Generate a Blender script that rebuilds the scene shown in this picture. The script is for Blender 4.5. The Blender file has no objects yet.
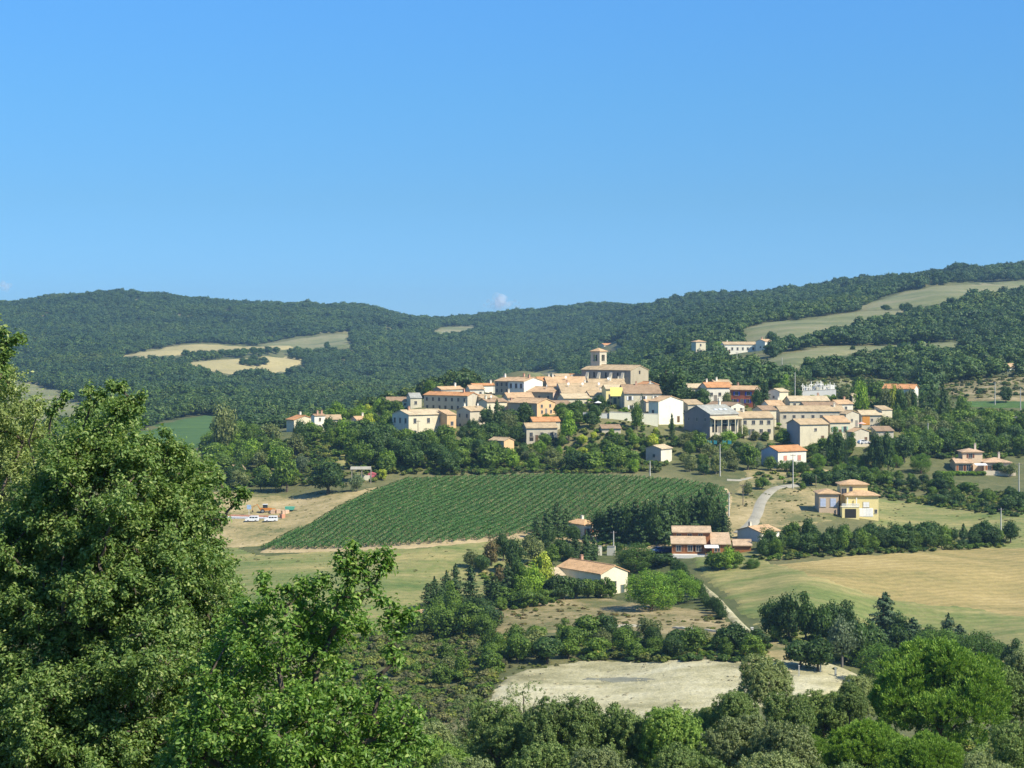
import bpy, math, random
import numpy as np
from mathutils import Vector

sc = bpy.context.scene
col = sc.collection
R = math.radians
F = 1900.0            # focal length in pixels
U0, V0 = 512.0, 330.0 # principal column, horizon row

# ---------------------------------------------------------------- camera
cd = bpy.data.cameras.new('camera')
cam = bpy.data.objects.new('camera', cd)
col.objects.link(cam)
cam.location = (0, 0, 0)
cam.rotation_euler = (R(90), 0, 0)
cd.sensor_width = 36
cd.lens = 36 * F / 1024
cd.shift_y = -(384 - V0) / 1024
cd.clip_start = 0.1
cd.clip_end = 30000
sc.camera = cam

# ---------------------------------------------------------------- light
SUN = Vector((0.82, -0.57, 0)).normalized()
SUN_EL = R(45)
sun_dir = Vector((SUN.x * math.cos(SUN_EL), SUN.y * math.cos(SUN_EL), math.sin(SUN_EL)))
w = bpy.data.worlds.new('World')
sc.world = w
w.use_nodes = True
nt = w.node_tree
bg = nt.nodes['Background']
sky = nt.nodes.new('ShaderNodeTexSky')
sky.sky_type = 'NISHITA'
sky.sun_disc = False
sky.sun_elevation = SUN_EL
sky.sun_rotation = math.atan2(SUN.x, SUN.y)
sky.altitude = 400
sky.air_density = 0.75
sky.dust_density = 0.0
sky.ozone_density = 4.5
gm = nt.nodes.new('ShaderNodeHueSaturation')
gm.inputs['Saturation'].default_value = 1.12
nt.links.new(sky.outputs[0], gm.inputs['Color'])
# clear air close to the horizon: the blue runs almost unbroken down to the hills
tcw = nt.nodes.new('ShaderNodeTexCoord'); sep = nt.nodes.new('ShaderNodeSeparateXYZ')
nt.links.new(tcw.outputs['Generated'], sep.inputs[0])
rw = nt.nodes.new('ShaderNodeValToRGB')
nt.links.new(sep.outputs[2], rw.inputs[0])
for e, (p_, c_) in zip([rw.color_ramp.elements[0], rw.color_ramp.elements[1]] + [rw.color_ramp.elements.new(q_) for q_ in (.0315, .068, .12, .169, .4)],
                       [(0, (.185, .31, .495, 1)), (1, (1, 1, 1, 1)), (.0315, (.206, .338, .485, 1)), (.068, (.252, .376, .455, 1)), (.12, (.318, .482, .54, 1)), (.169, (.38, .575, .645, 1)), (.4, (.85, .95, 1, 1))]):
    e.position = p_; e.color = c_
mw = nt.nodes.new('ShaderNodeMix'); mw.data_type = 'RGBA'; mw.blend_type = 'MULTIPLY'; mw.inputs[0].default_value = 1
nt.links.new(gm.outputs[0], mw.inputs[6]); nt.links.new(rw.outputs[0], mw.inputs[7])
nt.links.new(mw.outputs[2], bg.inputs[0])
bg.inputs[1].default_value = 0.15
sl = bpy.data.lights.new('sun', 'SUN')
sl.energy = 4.6
sl.angle = R(0.5)
sl.color = (1.0, 0.93, 0.77)
so = bpy.data.objects.new('sun', sl)
col.objects.link(so)
so.rotation_euler = sun_dir.to_track_quat('Z', 'Y').to_euler()
sc.view_settings.view_transform = 'Standard'
sc.view_settings.look = 'None'
sc.view_settings.exposure = 0.78
sc.view_settings.gamma = 1
sc.cycles.volume_bounces = 0
sc.cycles.max_bounces = 6
sc.cycles.transparent_max_bounces = 64

# ---------------------------------------------------------------- small helpers
def tag(o, label=None, cat=None, group=None, kind=None):
    if label: o['label'] = label
    if cat: o['category'] = cat
    if group: o['group'] = group
    if kind: o['kind'] = kind
    return o

def link(name, data, parent=None, loc=None, rz=None):
    o = bpy.data.objects.new(name, data)
    col.objects.link(o)
    if parent: o.parent = parent
    if loc is not None: o.location = loc
    if rz is not None: o.rotation_euler = (0, 0, rz)
    return o

def np_mesh(name, V, Q, mats=None, mi=None):
    V = np.asarray(V, dtype=np.float32); Q = np.asarray(Q, dtype=np.int32)
    m = bpy.data.meshes.new(name)
    m.vertices.add(len(V)); m.vertices.foreach_set('co', V.ravel())
    k = Q.shape[1]
    m.loops.add(Q.size); m.loops.foreach_set('vertex_index', Q.ravel())
    m.polygons.add(len(Q))
    m.polygons.foreach_set('loop_start', np.arange(0, Q.size, k, dtype=np.int32))
    try: m.polygons.foreach_set('loop_total', np.full(len(Q), k, dtype=np.int32))
    except Exception: pass
    for mt in (mats or []): m.materials.append(mt)
    if mi is not None: m.polygons.foreach_set('material_index', np.asarray(mi, dtype=np.int32))
    m.update(calc_edges=True)
    return m

class MB:
    def __init__(s): s.v = []; s.f = []; s.m = []
    def poly(s, pts, faces, mi=0):
        b = len(s.v); s.v += [tuple(p) for p in pts]
        for f in faces: s.f.append([b + i for i in f]); s.m.append(mi)
    def box(s, x0, x1, y0, y1, z0, z1, mi=0):
        s.poly([(x0,y0,z0),(x1,y0,z0),(x1,y1,z0),(x0,y1,z0),(x0,y0,z1),(x1,y0,z1),(x1,y1,z1),(x0,y1,z1)],
               [(0,3,2,1),(4,5,6,7),(0,1,5,4),(1,2,6,5),(2,3,7,6),(3,0,4,7)], mi)
    def extr(s, prof, ax, a, b, mi=0):
        # prof: list of 2-D points; ax 'x' -> prof is (y,z), 'y' -> prof is (x,z), 'z' -> (x,y)
        n = len(prof)
        P = lambda p, t: (t, p[0], p[1]) if ax == 'x' else ((p[0], t, p[1]) if ax == 'y' else (p[0], p[1], t))
        pts = [P(p, a) for p in prof] + [P(p, b) for p in prof]
        fs = [tuple(range(n))[::-1], tuple(range(n, 2 * n))]
        fs += [(i, (i + 1) % n, n + (i + 1) % n, n + i) for i in range(n)]
        s.poly(pts, fs, mi)
    def tube(s, pts, rad, n=6, mi=0, cap=True):
        pts = [Vector(p) for p in pts]
        b = len(s.v)
        for i, p in enumerate(pts):
            d = (pts[min(i + 1, len(pts) - 1)] - pts[max(i - 1, 0)])
            if d.length < 1e-6: d = Vector((0, 0, 1))
            d.normalize()
            a = d.cross(Vector((0, 1, 0)) if abs(d.y) < .9 else Vector((1, 0, 0))).normalized()
            c = d.cross(a)
            for k in range(n):
                t = 2 * math.pi * k / n
                s.v.append(tuple(p + (a * math.cos(t) + c * math.sin(t)) * rad[i]))
        for i in range(len(pts) - 1):
            for k in range(n):
                s.f.append([b + i*n + k, b + i*n + (k+1) % n, b + (i+1)*n + (k+1) % n, b + (i+1)*n + k]); s.m.append(mi)
        if cap:
            s.f.append([b + k for k in range(n)][::-1]); s.m.append(mi)
            s.f.append([b + (len(pts)-1)*n + k for k in range(n)]); s.m.append(mi)
    def mesh(s, name, mats):
        m = bpy.data.meshes.new(name)
        m.from_pydata(s.v, [], s.f)
        if not isinstance(mats, (list, tuple)): mats = [mats]
        for t in mats: m.materials.append(t)
        m.polygons.foreach_set('material_index', s.m)
        import bmesh
        bm = bmesh.new(); bm.from_mesh(m)
        bmesh.ops.recalc_face_normals(bm, faces=bm.faces)
        bm.to_mesh(m); bm.free()
        m.update()
        return m
    def build(s, name, mats, parent=None, loc=None, rz=None):
        return link(name, s.mesh(name, mats), parent, loc, rz)

# ---------------------------------------------------------------- materials
def lin(r, g, b):
    f = lambda c: (c / 12.92 if c <= .04045 else ((c + .055) / 1.055) ** 2.4)
    return (f(r / 255), f(g / 255), f(b / 255), 1)

def newmat(name):
    m = bpy.data.materials.new(name); m.use_nodes = True
    t = m.node_tree
    p = t.nodes['Principled BSDF']
    try: p.inputs['Specular IOR Level'].default_value = .25
    except KeyError: pass
    return m, t, p

def noise_node(t, scale, detail=4, rough=.6, vec=None, stretch=None, rot=0):
    n = t.nodes.new('ShaderNodeTexNoise')
    n.inputs['Scale'].default_value = scale
    n.inputs['Detail'].default_value = detail
    n.inputs['Roughness'].default_value = rough
    if vec is not None:
        if stretch:
            mp = t.nodes.new('ShaderNodeMapping')
            mp.inputs['Scale'].default_value = stretch
            mp.inputs['Rotation'].default_value = (0, 0, rot)
            t.links.new(vec, mp.inputs['Vector']); vec = mp.outputs[0]
        t.links.new(vec, n.inputs['Vector'])
    return n

def ramp(t, fac, stops):
    r = t.nodes.new('ShaderNodeValToRGB')
    el = r.color_ramp.elements
    while len(el) < len(stops): el.new(.5)
    for e, (p, c) in zip(el, stops):
        e.position = p; e.color = c if len(c) == 4 else (*c, 1)
    t.links.new(fac, r.inputs[0])
    return r

def mix(t, fac, a, b, mode='MIX'):
    n = t.nodes.new('ShaderNodeMix'); n.data_type = 'RGBA'; n.blend_type = mode
    for sock, val in ((n.inputs[0], fac), (n.inputs[6], a), (n.inputs[7], b)):
        if isinstance(val, (int, float)): sock.default_value = val
        elif isinstance(val, tuple): sock.default_value = val if len(val) == 4 else (*val, 1)
        else: t.links.new(val, sock)
    return n.outputs[2]

def ground_mat(name, stops, s1=.02, s2=.35, streak=None, bump=.3, rough=.95, bscale=1.5, rot=0, lines=None):
    """natural ground: large patches blended by noise, finer mottling on top"""
    m, t, p = newmat(name)
    g = t.nodes.new('ShaderNodeNewGeometry')
    n1 = noise_node(t, s1, 5, .6, g.outputs['Position'], streak, rot)
    n2 = noise_node(t, s2, 6, .7, g.outputs['Position'])
    add = t.nodes.new('ShaderNodeMath'); add.operation = 'MULTIPLY_ADD'
    t.links.new(n2.outputs[0], add.inputs[0]); add.inputs[1].default_value = .55
    t.links.new(n1.outputs[0], add.inputs[2])
    sub = t.nodes.new('ShaderNodeMath'); sub.operation = 'SUBTRACT'
    t.links.new(add.outputs[0], sub.inputs[0]); sub.inputs[1].default_value = .275
    r = ramp(t, sub.outputs[0], stops)
    out = r.outputs[0]
    if lines:   # mower and plough lines
        mp = t.nodes.new('ShaderNodeMapping'); mp.inputs['Rotation'].default_value = (0, 0, lines[1]); t.links.new(g.outputs['Position'], mp.inputs['Vector'])
        wv = t.nodes.new('ShaderNodeTexWave'); wv.inputs['Scale'].default_value = lines[0]; wv.inputs['Distortion'].default_value = 9; wv.inputs['Detail'].default_value = 4; wv.inputs['Detail Scale'].default_value = .6; wv.inputs['Detail Roughness'].default_value = .75
        t.links.new(mp.outputs[0], wv.inputs['Vector'])
        rl = ramp(t, wv.outputs[1], [(.2, (lines[2],) * 3), (.8, (1.08,) * 3)])
        out = mix(t, 1.0, out, rl.outputs[0], 'MULTIPLY')
    nf = noise_node(t, s2 * 6, 4, .8, g.outputs['Position'])
    rf = ramp(t, nf.outputs[0], [(.3, (.74,) * 3), (.7, (1.18,) * 3)])
    out = mix(t, .8, out, rf.outputs[0], 'MULTIPLY')
    t.links.new(out, p.inputs['Base Color'])
    p.inputs['Roughness'].default_value = rough
    n3 = noise_node(t, bscale, 5, .7, g.outputs['Position'])
    b = t.nodes.new('ShaderNodeBump'); b.inputs['Strength'].default_value = bump; b.inputs['Distance'].default_value = .5
    t.links.new(n3.outputs[0], b.inputs['Height']); t.links.new(b.outputs[0], p.inputs['Normal'])
    return m

MC = {}
def wall_mat(c, stain=.6, name='wall_plaster'):
    k = ('w', c, stain)
    if k in MC: return MC[k]
    m, t, p = newmat(name)
    tc = t.nodes.new('ShaderNodeTexCoord')
    n1 = noise_node(t, .45, 6, .7, tc.outputs['Object'], (1, 1, .5))
    n2 = noise_node(t, 3.5, 4, .7, tc.outputs['Object'])
    dark = tuple(x * .62 for x in c[:3]); lite = tuple(min(.9, x * 1.12) for x in c[:3])
    r = ramp(t, n1.outputs[0], [(.25, dark), (.5, c[:3]), (.75, lite)])
    o = mix(t, stain, c, r.outputs[0])
    r2 = ramp(t, n2.outputs[0], [(.3, (.8, .8, .8)), (.7, (1.08, 1.08, 1.08))])
    o = mix(t, .6, o, r2.outputs[0], 'MULTIPLY')
    t.links.new(o, p.inputs['Base Color']); p.inputs['Roughness'].default_value = .9
    b = t.nodes.new('ShaderNodeBump'); b.inputs['Strength'].default_value = .3; b.inputs['Distance'].default_value = .05
    t.links.new(n2.outputs[0], b.inputs['Height']); t.links.new(b.outputs[0], p.inputs['Normal'])
    MC[k] = m; return m

def roof_mat(c, name='roof_tiles'):
    k = ('r', c)
    if k in MC: return MC[k]
    m, t, p = newmat(name)
    tc = t.nodes.new('ShaderNodeTexCoord')
    n1 = noise_node(t, .5, 6, .75, tc.outputs['Object'])
    n2 = noise_node(t, 4, 3, .7, tc.outputs['Object'])
    dark = (c[0] * .62, c[1] * .62, c[2] * .62); lite = tuple(min(.9, x * 1.22 + .02) for x in c[:3])
    r = ramp(t, n1.outputs[0], [(.3, dark), (.5, c[:3]), (.72, lite)])
    r2 = ramp(t, n2.outputs[0], [(.3, (.72, .74, .76)), (.7, (1.12, 1.08, 1.05))])
    o = mix(t, .8, r.outputs[0], r2.outputs[0], 'MULTIPLY')
    t.links.new(o, p.inputs['Base Color']); p.inputs['Roughness'].default_value = .85
    wv = t.nodes.new('ShaderNodeTexWave'); wv.bands_direction = 'X'; wv.inputs['Scale'].default_value = 1.6
    t.links.new(tc.outputs['Object'], wv.inputs['Vector'])
    b = t.nodes.new('ShaderNodeBump'); b.inputs['Strength'].default_value = .5; b.inputs['Distance'].default_value = .08
    t.links.new(wv.outputs[1], b.inputs['Height']); t.links.new(b.outputs[0], p.inputs['Normal'])
    MC[k] = m; return m

def plain_mat(c, rough=.6, metal=0, name='paint', emit=None):
    k = ('p', c, rough, metal, name)
    if k in MC: return MC[k]
    m, t, p = newmat(name)
    tc = t.nodes.new('ShaderNodeTexCoord')
    n1 = noise_node(t, 2.5, 4, .6, tc.outputs['Object'])
    r = ramp(t, n1.outputs[0], [(.3, tuple(x * .85 for x in c[:3])), (.7, tuple(min(.95, x * 1.08) for x in c[:3]))])
    t.links.new(r.outputs[0], p.inputs['Base Color'])
    p.inputs['Roughness'].default_value = rough; p.inputs['Metallic'].default_value = metal
    MC[k] = m; return m

def leaf_mat(name, a, b, c=None, trans=.3, rough=.55, per_obj=.5):
    """foliage: every leaf takes its own tint between a and b, every plant its own brightness"""
    m, t, p = newmat(name)
    g = t.nodes.new('ShaderNodeNewGeometry')
    oi = t.nodes.new('ShaderNodeObjectInfo')
    stops = [(0.0, a), (.8, b), (1.0, c or b)]
    r = ramp(t, g.outputs['Random Per Island'], stops)
    v = ramp(t, oi.outputs['Random'], [(0, (1 - .45 * per_obj,) * 3), (.5, (1, 1, 1)), (1, (1 + .5 * per_obj, 1 + .4 * per_obj, 1 + .1 * per_obj))])
    o = mix(t, 1.0, r.outputs[0], v.outputs[0], 'MULTIPLY')
    t.links.new(o, p.inputs['Base Color']); p.inputs['Roughness'].default_value = rough
    tr = t.nodes.new('ShaderNodeBsdfTranslucent')
    o2 = mix(t, 1.0, o, (1.25, 1.35, .6), 'MULTIPLY')
    t.links.new(o2, tr.inputs[0])
    ms = t.nodes.new('ShaderNodeMixShader'); ms.inputs[0].default_value = trans
    t.links.new(p.outputs[0], ms.inputs[1]); t.links.new(tr.outputs[0], ms.inputs[2])
    t.links.new(ms.outputs[0], t.nodes['Material Output'].inputs[0])
    return m

def bark_mat(name, a, b):
    m, t, p = newmat(name)
    tc = t.nodes.new('ShaderNodeTexCoord')
    n = noise_node(t, 6, 5, .7, tc.outputs['Object'], (1, 1, .25))
    r = ramp(t, n.outputs[0], [(.3, a), (.7, b)])
    t.links.new(r.outputs[0], p.inputs['Base Color']); p.inputs['Roughness'].default_value = .95
    bu = t.nodes.new('ShaderNodeBump'); bu.inputs['Strength'].default_value = .6; bu.inputs['Distance'].default_value = .03
    t.links.new(n.outputs[0], bu.inputs['Height']); t.links.new(bu.outputs[0], p.inputs['Normal'])
    return m

# ---------------------------------------------------------------- terrain
NEAR = [(-400, 4), (-200, 3), (-60, .5), (0, -1.7), (12, -5.5), (30, -12.5), (60, -22), (100, -31), (150, -40), (220, -53), (280, -60)]
COLS = {
 -300: [(330,700),(420,610),(520,545),(600,505),(700,470),(850,445),(1000,430),(1200,412),(1500,398),(1900,378),(2200,358),(2500,333),(2900,306),(3050,303)],
 0:    [(330,700),(420,610),(520,545),(600,505),(700,470),(850,445),(1000,430),(1200,412),(1500,396),(1900,377),(2200,357),(2500,332),(2900,309),(3000,307)],
 60:   [(330,700),(420,607),(520,542),(600,505),(700,469),(850,444),(1000,430),(1200,411),(1500,395),(1900,375),(2200,355),(2500,329),(2900,301),(3000,299)],
 110:  [(330,700),(420,605),(520,540),(600,505),(700,468),(850,443),(1000,430),(1200,410),(1500,394),(1900,374),(2200,354),(2500,328),(2900,298),(3000,296.5)],
 155:  [(330,698),(410,612),(500,555),(560,515),(650,480),(850,442),(1000,430),(1200,410),(1500,394),(1900,373),(2200,353),(2500,328),(2900,298.5),(3000,297)],
 200:  [(330,695),(400,620),(470,568),(520,528),(560,495),(600,482),(700,455),(850,440),(1000,430),(1200,410),(1500,395),(1900,372),(2200,352),(2500,328),(2900,304),(3000,302)],
 280:  [(330,690),(400,615),(460,570),(520,522),(560,495),(600,470),(650,432),(750,432),(900,440),(1000,428),(1200,410),(1500,396),(1900,371),(2200,350),(2500,330),(2900,309),(3000,307)],
 350:  [(330,690),(390,630),(460,568),(520,512),(560,485),(600,455),(650,430),(700,420),(760,424),(900,440),(1200,412),(1500,395),(1900,372),(2200,350),(2500,332),(2900,312),(3000,309)],
 430:  [(330,690),(380,640),(440,585),(475,547),(565,482),(590,462),(620,438),(650,410),(700,398),(760,402),(900,430),(1200,412),(1500,395),(1900,375),(2300,350),(2700,329),(2950,321),(3000,321)],
 520:  [(330,675),(380,630),(440,583),(480,548),(570,480),(600,462),(625,440),(660,408),(700,390),(740,385),(780,379),(850,371.5),(900,373),(1000,395),(1300,400),(1700,375),(2200,350),(2700,328),(3100,314)],
 600:  [(330,675),(380,628),(440,590),(475,558),(565,479),(600,462),(620,430),(650,408),(690,387),(760,382),(900,395),(1200,385),(1500,370),(2000,345),(2600,322),(3000,308)],
 700:  [(330,665),(380,628),(420,597),(462,556),(500,528),(560,486),(600,462),(640,428),(680,408),(730,395),(850,385),(1000,372),(1200,352),(1500,338),(2000,320),(2600,302)],
 750:  [(330,664),(370,636),(410,600),(460,556),(500,528),(560,487),(600,464),(640,433),(680,410),(730,396),(850,384),(1000,366),(1150,349),(1350,336),(1650,318),(2000,309),(2500,300)],
 800:  [(330,664),(360,640),(400,600),(450,560),(500,525),(560,487),(600,464),(640,438),(680,412),(730,396),(850,380),(950,365),(1100,350),(1350,328),(1600,315),(2000,303),(2400,296)],
 900:  [(330,680),(380,650),(420,600),(460,556),(490,538),(540,515),(600,475),(640,448),(680,425),(730,408),(820,395),(950,375),(1100,352),(1300,330),(1500,309),(1700,296),(1900,287),(2150,281)],
 960:  [(330,685),(380,648),(420,605),(460,562),(490,545),(540,515),(595,480),(640,452),(700,420),(770,398),(880,380),(1000,362),(1200,336),(1400,312),(1550,298),(1700,286),(1900,279),(2100,273.5)],
 1024: [(330,690),(380,640),(420,610),(460,568),(490,545),(540,512),(590,485),(640,455),(720,410),(800,388),(900,372),(1050,352),(1300,325),(1500,302),(1620,291),(1720,282),(1900,276),(2100,272)],
 1330: [(330,690),(380,640),(420,610),(460,568),(490,545),(540,512),(590,485),(640,455),(720,410),(800,388),(900,372),(1050,352),(1300,325),(1500,302),(1620,291),(1720,282),(1900,276),(2100,272)],
}
def pchip(x, y, xi):
    x = np.asarray(x, float); y = np.asarray(y, float)
    h = np.diff(x); d = np.diff(y) / h
    m = np.zeros_like(y)
    for i in range(1, len(x) - 1):
        if d[i-1] * d[i] > 0:
            w1 = 2*h[i] + h[i-1]; w2 = h[i] + 2*h[i-1]
            m[i] = (w1 + w2) / (w1 / d[i-1] + w2 / d[i])
    m[0] = d[0]; m[-1] = d[-1]
    xi = np.clip(xi, x[0], x[-1])
    k = np.clip(np.searchsorted(x, xi) - 1, 0, len(x) - 2)
    t = (xi - x[k]) / h[k]
    return ((2*t**3 - 3*t**2 + 1) * y[k] + (t**3 - 2*t**2 + t) * h[k] * m[k]
            + (-2*t**3 + 3*t**2) * y[k+1] + (t**3 - t**2) * h[k] * m[k+1])

YG = np.concatenate([np.linspace(-400, 0, 41)[:-1], np.linspace(0, 200, 101)[:-1], np.exp(np.linspace(np.log(200), np.log(9000), 760))])
UG = np.linspace(-300, 1330, 164)
_cu = sorted(COLS)
_tab = []
for u in _cu:
    pr = COLS[u]
    yl, vl = pr[-1]
    zl = (V0 - vl) / F * yl
    Yp = [a for a, _ in NEAR] + [a for a, _ in pr] + [yl + 260, yl + 700, 9000]
    Zp = [z for _, z in NEAR] + [(V0 - v) / F * a for a, v in pr] + [zl - 12, zl - 70, zl - 110]
    _tab.append(pchip(Yp, Zp, YG))
_tab = np.array(_tab)
ZT = np.array([pchip(_cu, _tab[:, j], UG) for j in range(len(YG))]).T   # [u, Y]

_rng = np.random.RandomState(5)
_waves = [(_rng.uniform(-1, 1, 2), _rng.uniform(0, 6.28)) for _ in range(16)]
def und(x, y, L):
    s = 0
    for i, (k, ph) in enumerate(_waves):
        kk = k / np.linalg.norm(k) * 2 * np.pi / (L * (0.6 + 0.1 * i))
        s = s + np.sin(kk[0] * x + kk[1] * y + ph)
    return s / 4.0

PADS = []   # (x, y, radius, target z)
def ground0(x, y):
    x = np.asarray(x, float); y = np.asarray(y, float)
    Ys = np.maximum(y, 60.0)
    u = np.clip(U0 + F * x / Ys, UG[0], UG[-1] - 1e-3)
    i = (u - UG[0]) / (UG[1] - UG[0]); i0 = np.floor(i).astype(int); a = i - i0
    yy = np.clip(y, YG[0], YG[-1] - 1e-3)
    j0 = np.clip(np.searchsorted(YG, yy, side='right') - 1, 0, len(YG) - 2)
    b = (yy - YG[j0]) / (YG[j0+1] - YG[j0])
    z = (ZT[i0, j0] * (1-a) + ZT[i0+1, j0] * a) * (1-b) + (ZT[i0, j0+1] * (1-a) + ZT[i0+1, j0+1] * a) * b
    far = np.clip((y - 950) / 900, 0, 1)
    calm = np.clip((3050 - y) / 500, 0.25, 1)
    z = z + far * calm * (und(x * 1.0, y * .55, 300) * 5.5 + und(x + 900, y, 120) * 2.4)
    mid = np.clip((y - 290) / 80, 0, 1)
    z = z + mid * und(x, y, 45) * .22
    return z

def ground(x, y):
    z = ground0(x, y)
    if PADS:
        num = np.zeros_like(z); den = np.zeros_like(z) + .12
        for (px, py, r, dz) in PADS:
            d2 = ((x - px)**2 + (y - py)**2) / (r*r)
            wgt = np.exp(-np.minimum(d2, 40) ** 1.5)
            num = num + wgt * dz; den = den + wgt
        z = z + num / den
    return z

def cast(u, v, ymin=290.0, g=None):
    """world point where the line of sight through a pixel meets the ground"""
    g = g or ground
    u = np.atleast_1d(np.asarray(u, float)); v = np.atleast_1d(np.asarray(v, float))
    Y = np.exp(np.linspace(np.log(ymin), np.log(4500), 700))
    k = (u - U0) / F; s = (V0 - v) / F
    out = np.full((len(u), 3), np.nan)
    CH = 400
    for c in range(0, len(u), CH):
        kk = k[c:c+CH, None]; ss = s[c:c+CH, None]
        gz = g(kk * Y[None, :], np.broadcast_to(Y, (kk.shape[0], len(Y))))
        d = gz - ss * Y[None, :]
        hit = d >= 0
        j = np.argmax(hit, axis=1)
        ok = hit.any(axis=1)
        j = np.maximum(j, 1)
        r = np.arange(len(j))
        d0 = d[r, j-1]; d1 = d[r, j]
        t = np.clip(-d0 / (d1 - d0 + 1e-9), 0, 1)
        yy = Y[j-1] + (Y[j] - Y[j-1]) * t
        res = np.stack([kk[:, 0] * yy, yy, ss[:, 0] * yy], 1)
        res[~ok] = np.nan
        out[c:c+CH] = res
    return out
def cast1(u, v, ymin=290.0): 
    p = cast([u], [v], ymin)[0]
    return p

def inpoly(px, py, poly):
    poly = np.asarray(poly, float)
    c = np.zeros(np.shape(px), bool)
    n = len(poly); j = n - 1
    for i in range(n):
        xi, yi = poly[i]; xj, yj = poly[j]
        if yi != yj:
            t = ((yi > py) != (yj > py)) & (px < (xj - xi) * (py - yi) / (yj - yi) + xi)
            c ^= t
        j = i
    return c
def px_of(x, y, z): return U0 + F * x / y, V0 - F * z / y
# ---------------------------------------------------------------- where the houses stand (data; built further down)
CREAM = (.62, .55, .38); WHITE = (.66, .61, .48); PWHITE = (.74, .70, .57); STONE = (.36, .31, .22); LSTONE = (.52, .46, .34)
GREY = (.33, .32, .31); YEL = (.80, .66, .30); ORW = (.66, .43, .22); PINKW = (.60, .45, .34); BRICK = (.48, .13, .06); WOOD = (.26, .095, .035)
T_OR = (.55, .27, .11); T_TAN = (.47, .35, .20); T_BR = (.34, .23, .135); T_PALE = (.55, .44, .27); T_GR = (.36, .36, .31); T_SAL = (.54, .36, .195)
HOUSES = []
def H(label, uc, Y, ve, vb, wf, ws, th, **k):
    th_r = R(th)
    if Y is None: Y = cast([uc], [vb], 290, ground0)[0][1]
    s = Y / F
    if th:
        W = k.get('W') or wf * s / math.cos(th_r); D = k.get('D') or ws * s / abs(math.sin(th_r))
    else:
        W = wf * s; D = k['D']
    near = ((W/2 if th < 0 else -W/2), -D/2)
    x0 = (uc - U0) / F * Y
    cx = x0 - (near[0] * math.cos(th_r) - near[1] * math.sin(th_r))
    cy = Y - (near[0] * math.sin(th_r) + near[1] * math.cos(th_r))
    zb = (V0 - vb) / F * Y; Hh = (vb - ve) / F * Y
    d = dict(label=label, x=cx, y=cy, z=zb, W=W, D=D, H=Hh, th=th_r, px=uc, Y=Y); d.update(k)
    HOUSES.append(d)
    r = max(6, .62 * max(W, D))
    if k.get('pad', True):
        PADS.append((cx, cy, r, zb - float(ground0(np.array([cx]), np.array([cy]))[0])))
    return d

VIL = 'houses of the hilltop village'
# --- left end of the village
H('large three storey cream house with pale gabled roof at the village left end', 408.7, 625, 415, 439, 37, 18, 36, roofc=T_PALE, wall=CREAM, wl=WHITE,
  win=[('f', 3, 2, 1.0, 1.5, None), ('l', 3, 2, 1.0, 1.6, None)], chim=1, group=VIL, pitch=14, ridge='x', pitchroof=1)
H('small apricot annex with flat tiled roof against the large cream house', 447, 628, 415, 432, 9, 4, 30, D=6, roofc=T_SAL, wall=ORW, roof='shed', win=[('f', 1, 1, .9, 1.2, None)], group=VIL)
H('low white outbuilding with brown roof at the far left of the village', 386, 668, 401, 407.5, 23, 0, 0, D=7, roofc=T_BR, wall=PWHITE, win=[('f', 3, 1, .7, .7, None)], group=VIL)
H('cream house with grey green sheet roof beside the low white outbuilding', 410.5, 660, 398, 407.5, 11, 1.5, 12, D=9, roofc=T_GR, wall=CREAM, win=[('f', 1, 1, .8, 1, None)], group=VIL)
H('long dark stone house with bright orange roof and shaded side of many windows', 467.5, 665, 396, 412, 11, 45, 55, ridge='y', roofc=T_OR, wall=LSTONE, win=[('l', 7, 2, .8, 1.2, None)], chim=1, group=VIL)
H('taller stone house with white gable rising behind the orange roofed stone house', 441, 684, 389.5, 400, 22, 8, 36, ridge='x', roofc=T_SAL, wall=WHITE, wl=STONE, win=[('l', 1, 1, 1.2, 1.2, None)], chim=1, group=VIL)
H('plain beige shed roofed house right of the orange roofed stone house', 481, 668, 398, 412, 16, 6, 30, roofc=T_TAN, wall=LSTONE, roof='shed', win=[('f', 2, 1, .8, 1, None)], group=VIL)
H('white gabled house with a big blank sunlit wall left of the tall windowed house', 473, 712, 385.5, 398, 22, 4, 30, ridge='x', roofc=T_OR, wall=PWHITE, win=[('f', 1, 1, .8, .8, None)], chim=1, group=VIL)
hb = H('tall white fronted house with two rows of windows and blank white gable', 524, 690, 381.5, 400, 19, 15.5, 45, ridge='y', roofc=T_SAL, wall=PWHITE, win=[('l', 3, 2, 1.1, 1.6, (.75, .75, .7))], chim=2, group=VIL, pitch=15)
H('tall brown stone house joined to the left of the tall white fronted house', 508.8, 690 + hb['D'] * math.cos(R(45)), 381.5, 400, 18, 14, 45, ridge='y', W=hb['W'], roofc=T_SAL, wall=STONE, win=[('l', 3, 3, .9, 1.3, None)], chim=1, group=VIL, pitch=15)
H('beige hip roofed house with sunlit gable below the tall white fronted house', 487, 655, 402, 412, 20, 9, 36, ridge='x', roofc=T_BR, wall=CREAM, win=[('f', 1, 1, .8, 1.2, None)], chim=1, group=VIL, dish=1)
H('brown stone house with tan roof and shaded left wall above the dark conifers', 470, 640, 411, 431, 17, 14, 40, ridge='x', roofc=T_TAN, wall=LSTONE, win=[('l', 2, 2, .8, 1.2, None), ('f', 1, 1, .8, 1.0, None)], chim=1, group=VIL, dish=1)
H('apricot house with long tan roof in the middle of the left village', 537, 648, 403.5, 415, 18.5, 29, 48, ridge='y', roofc=T_SAL, wall=ORW, wl=STONE, win=[('f', 2, 2, .9, 1.0, None)], group=VIL)
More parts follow.
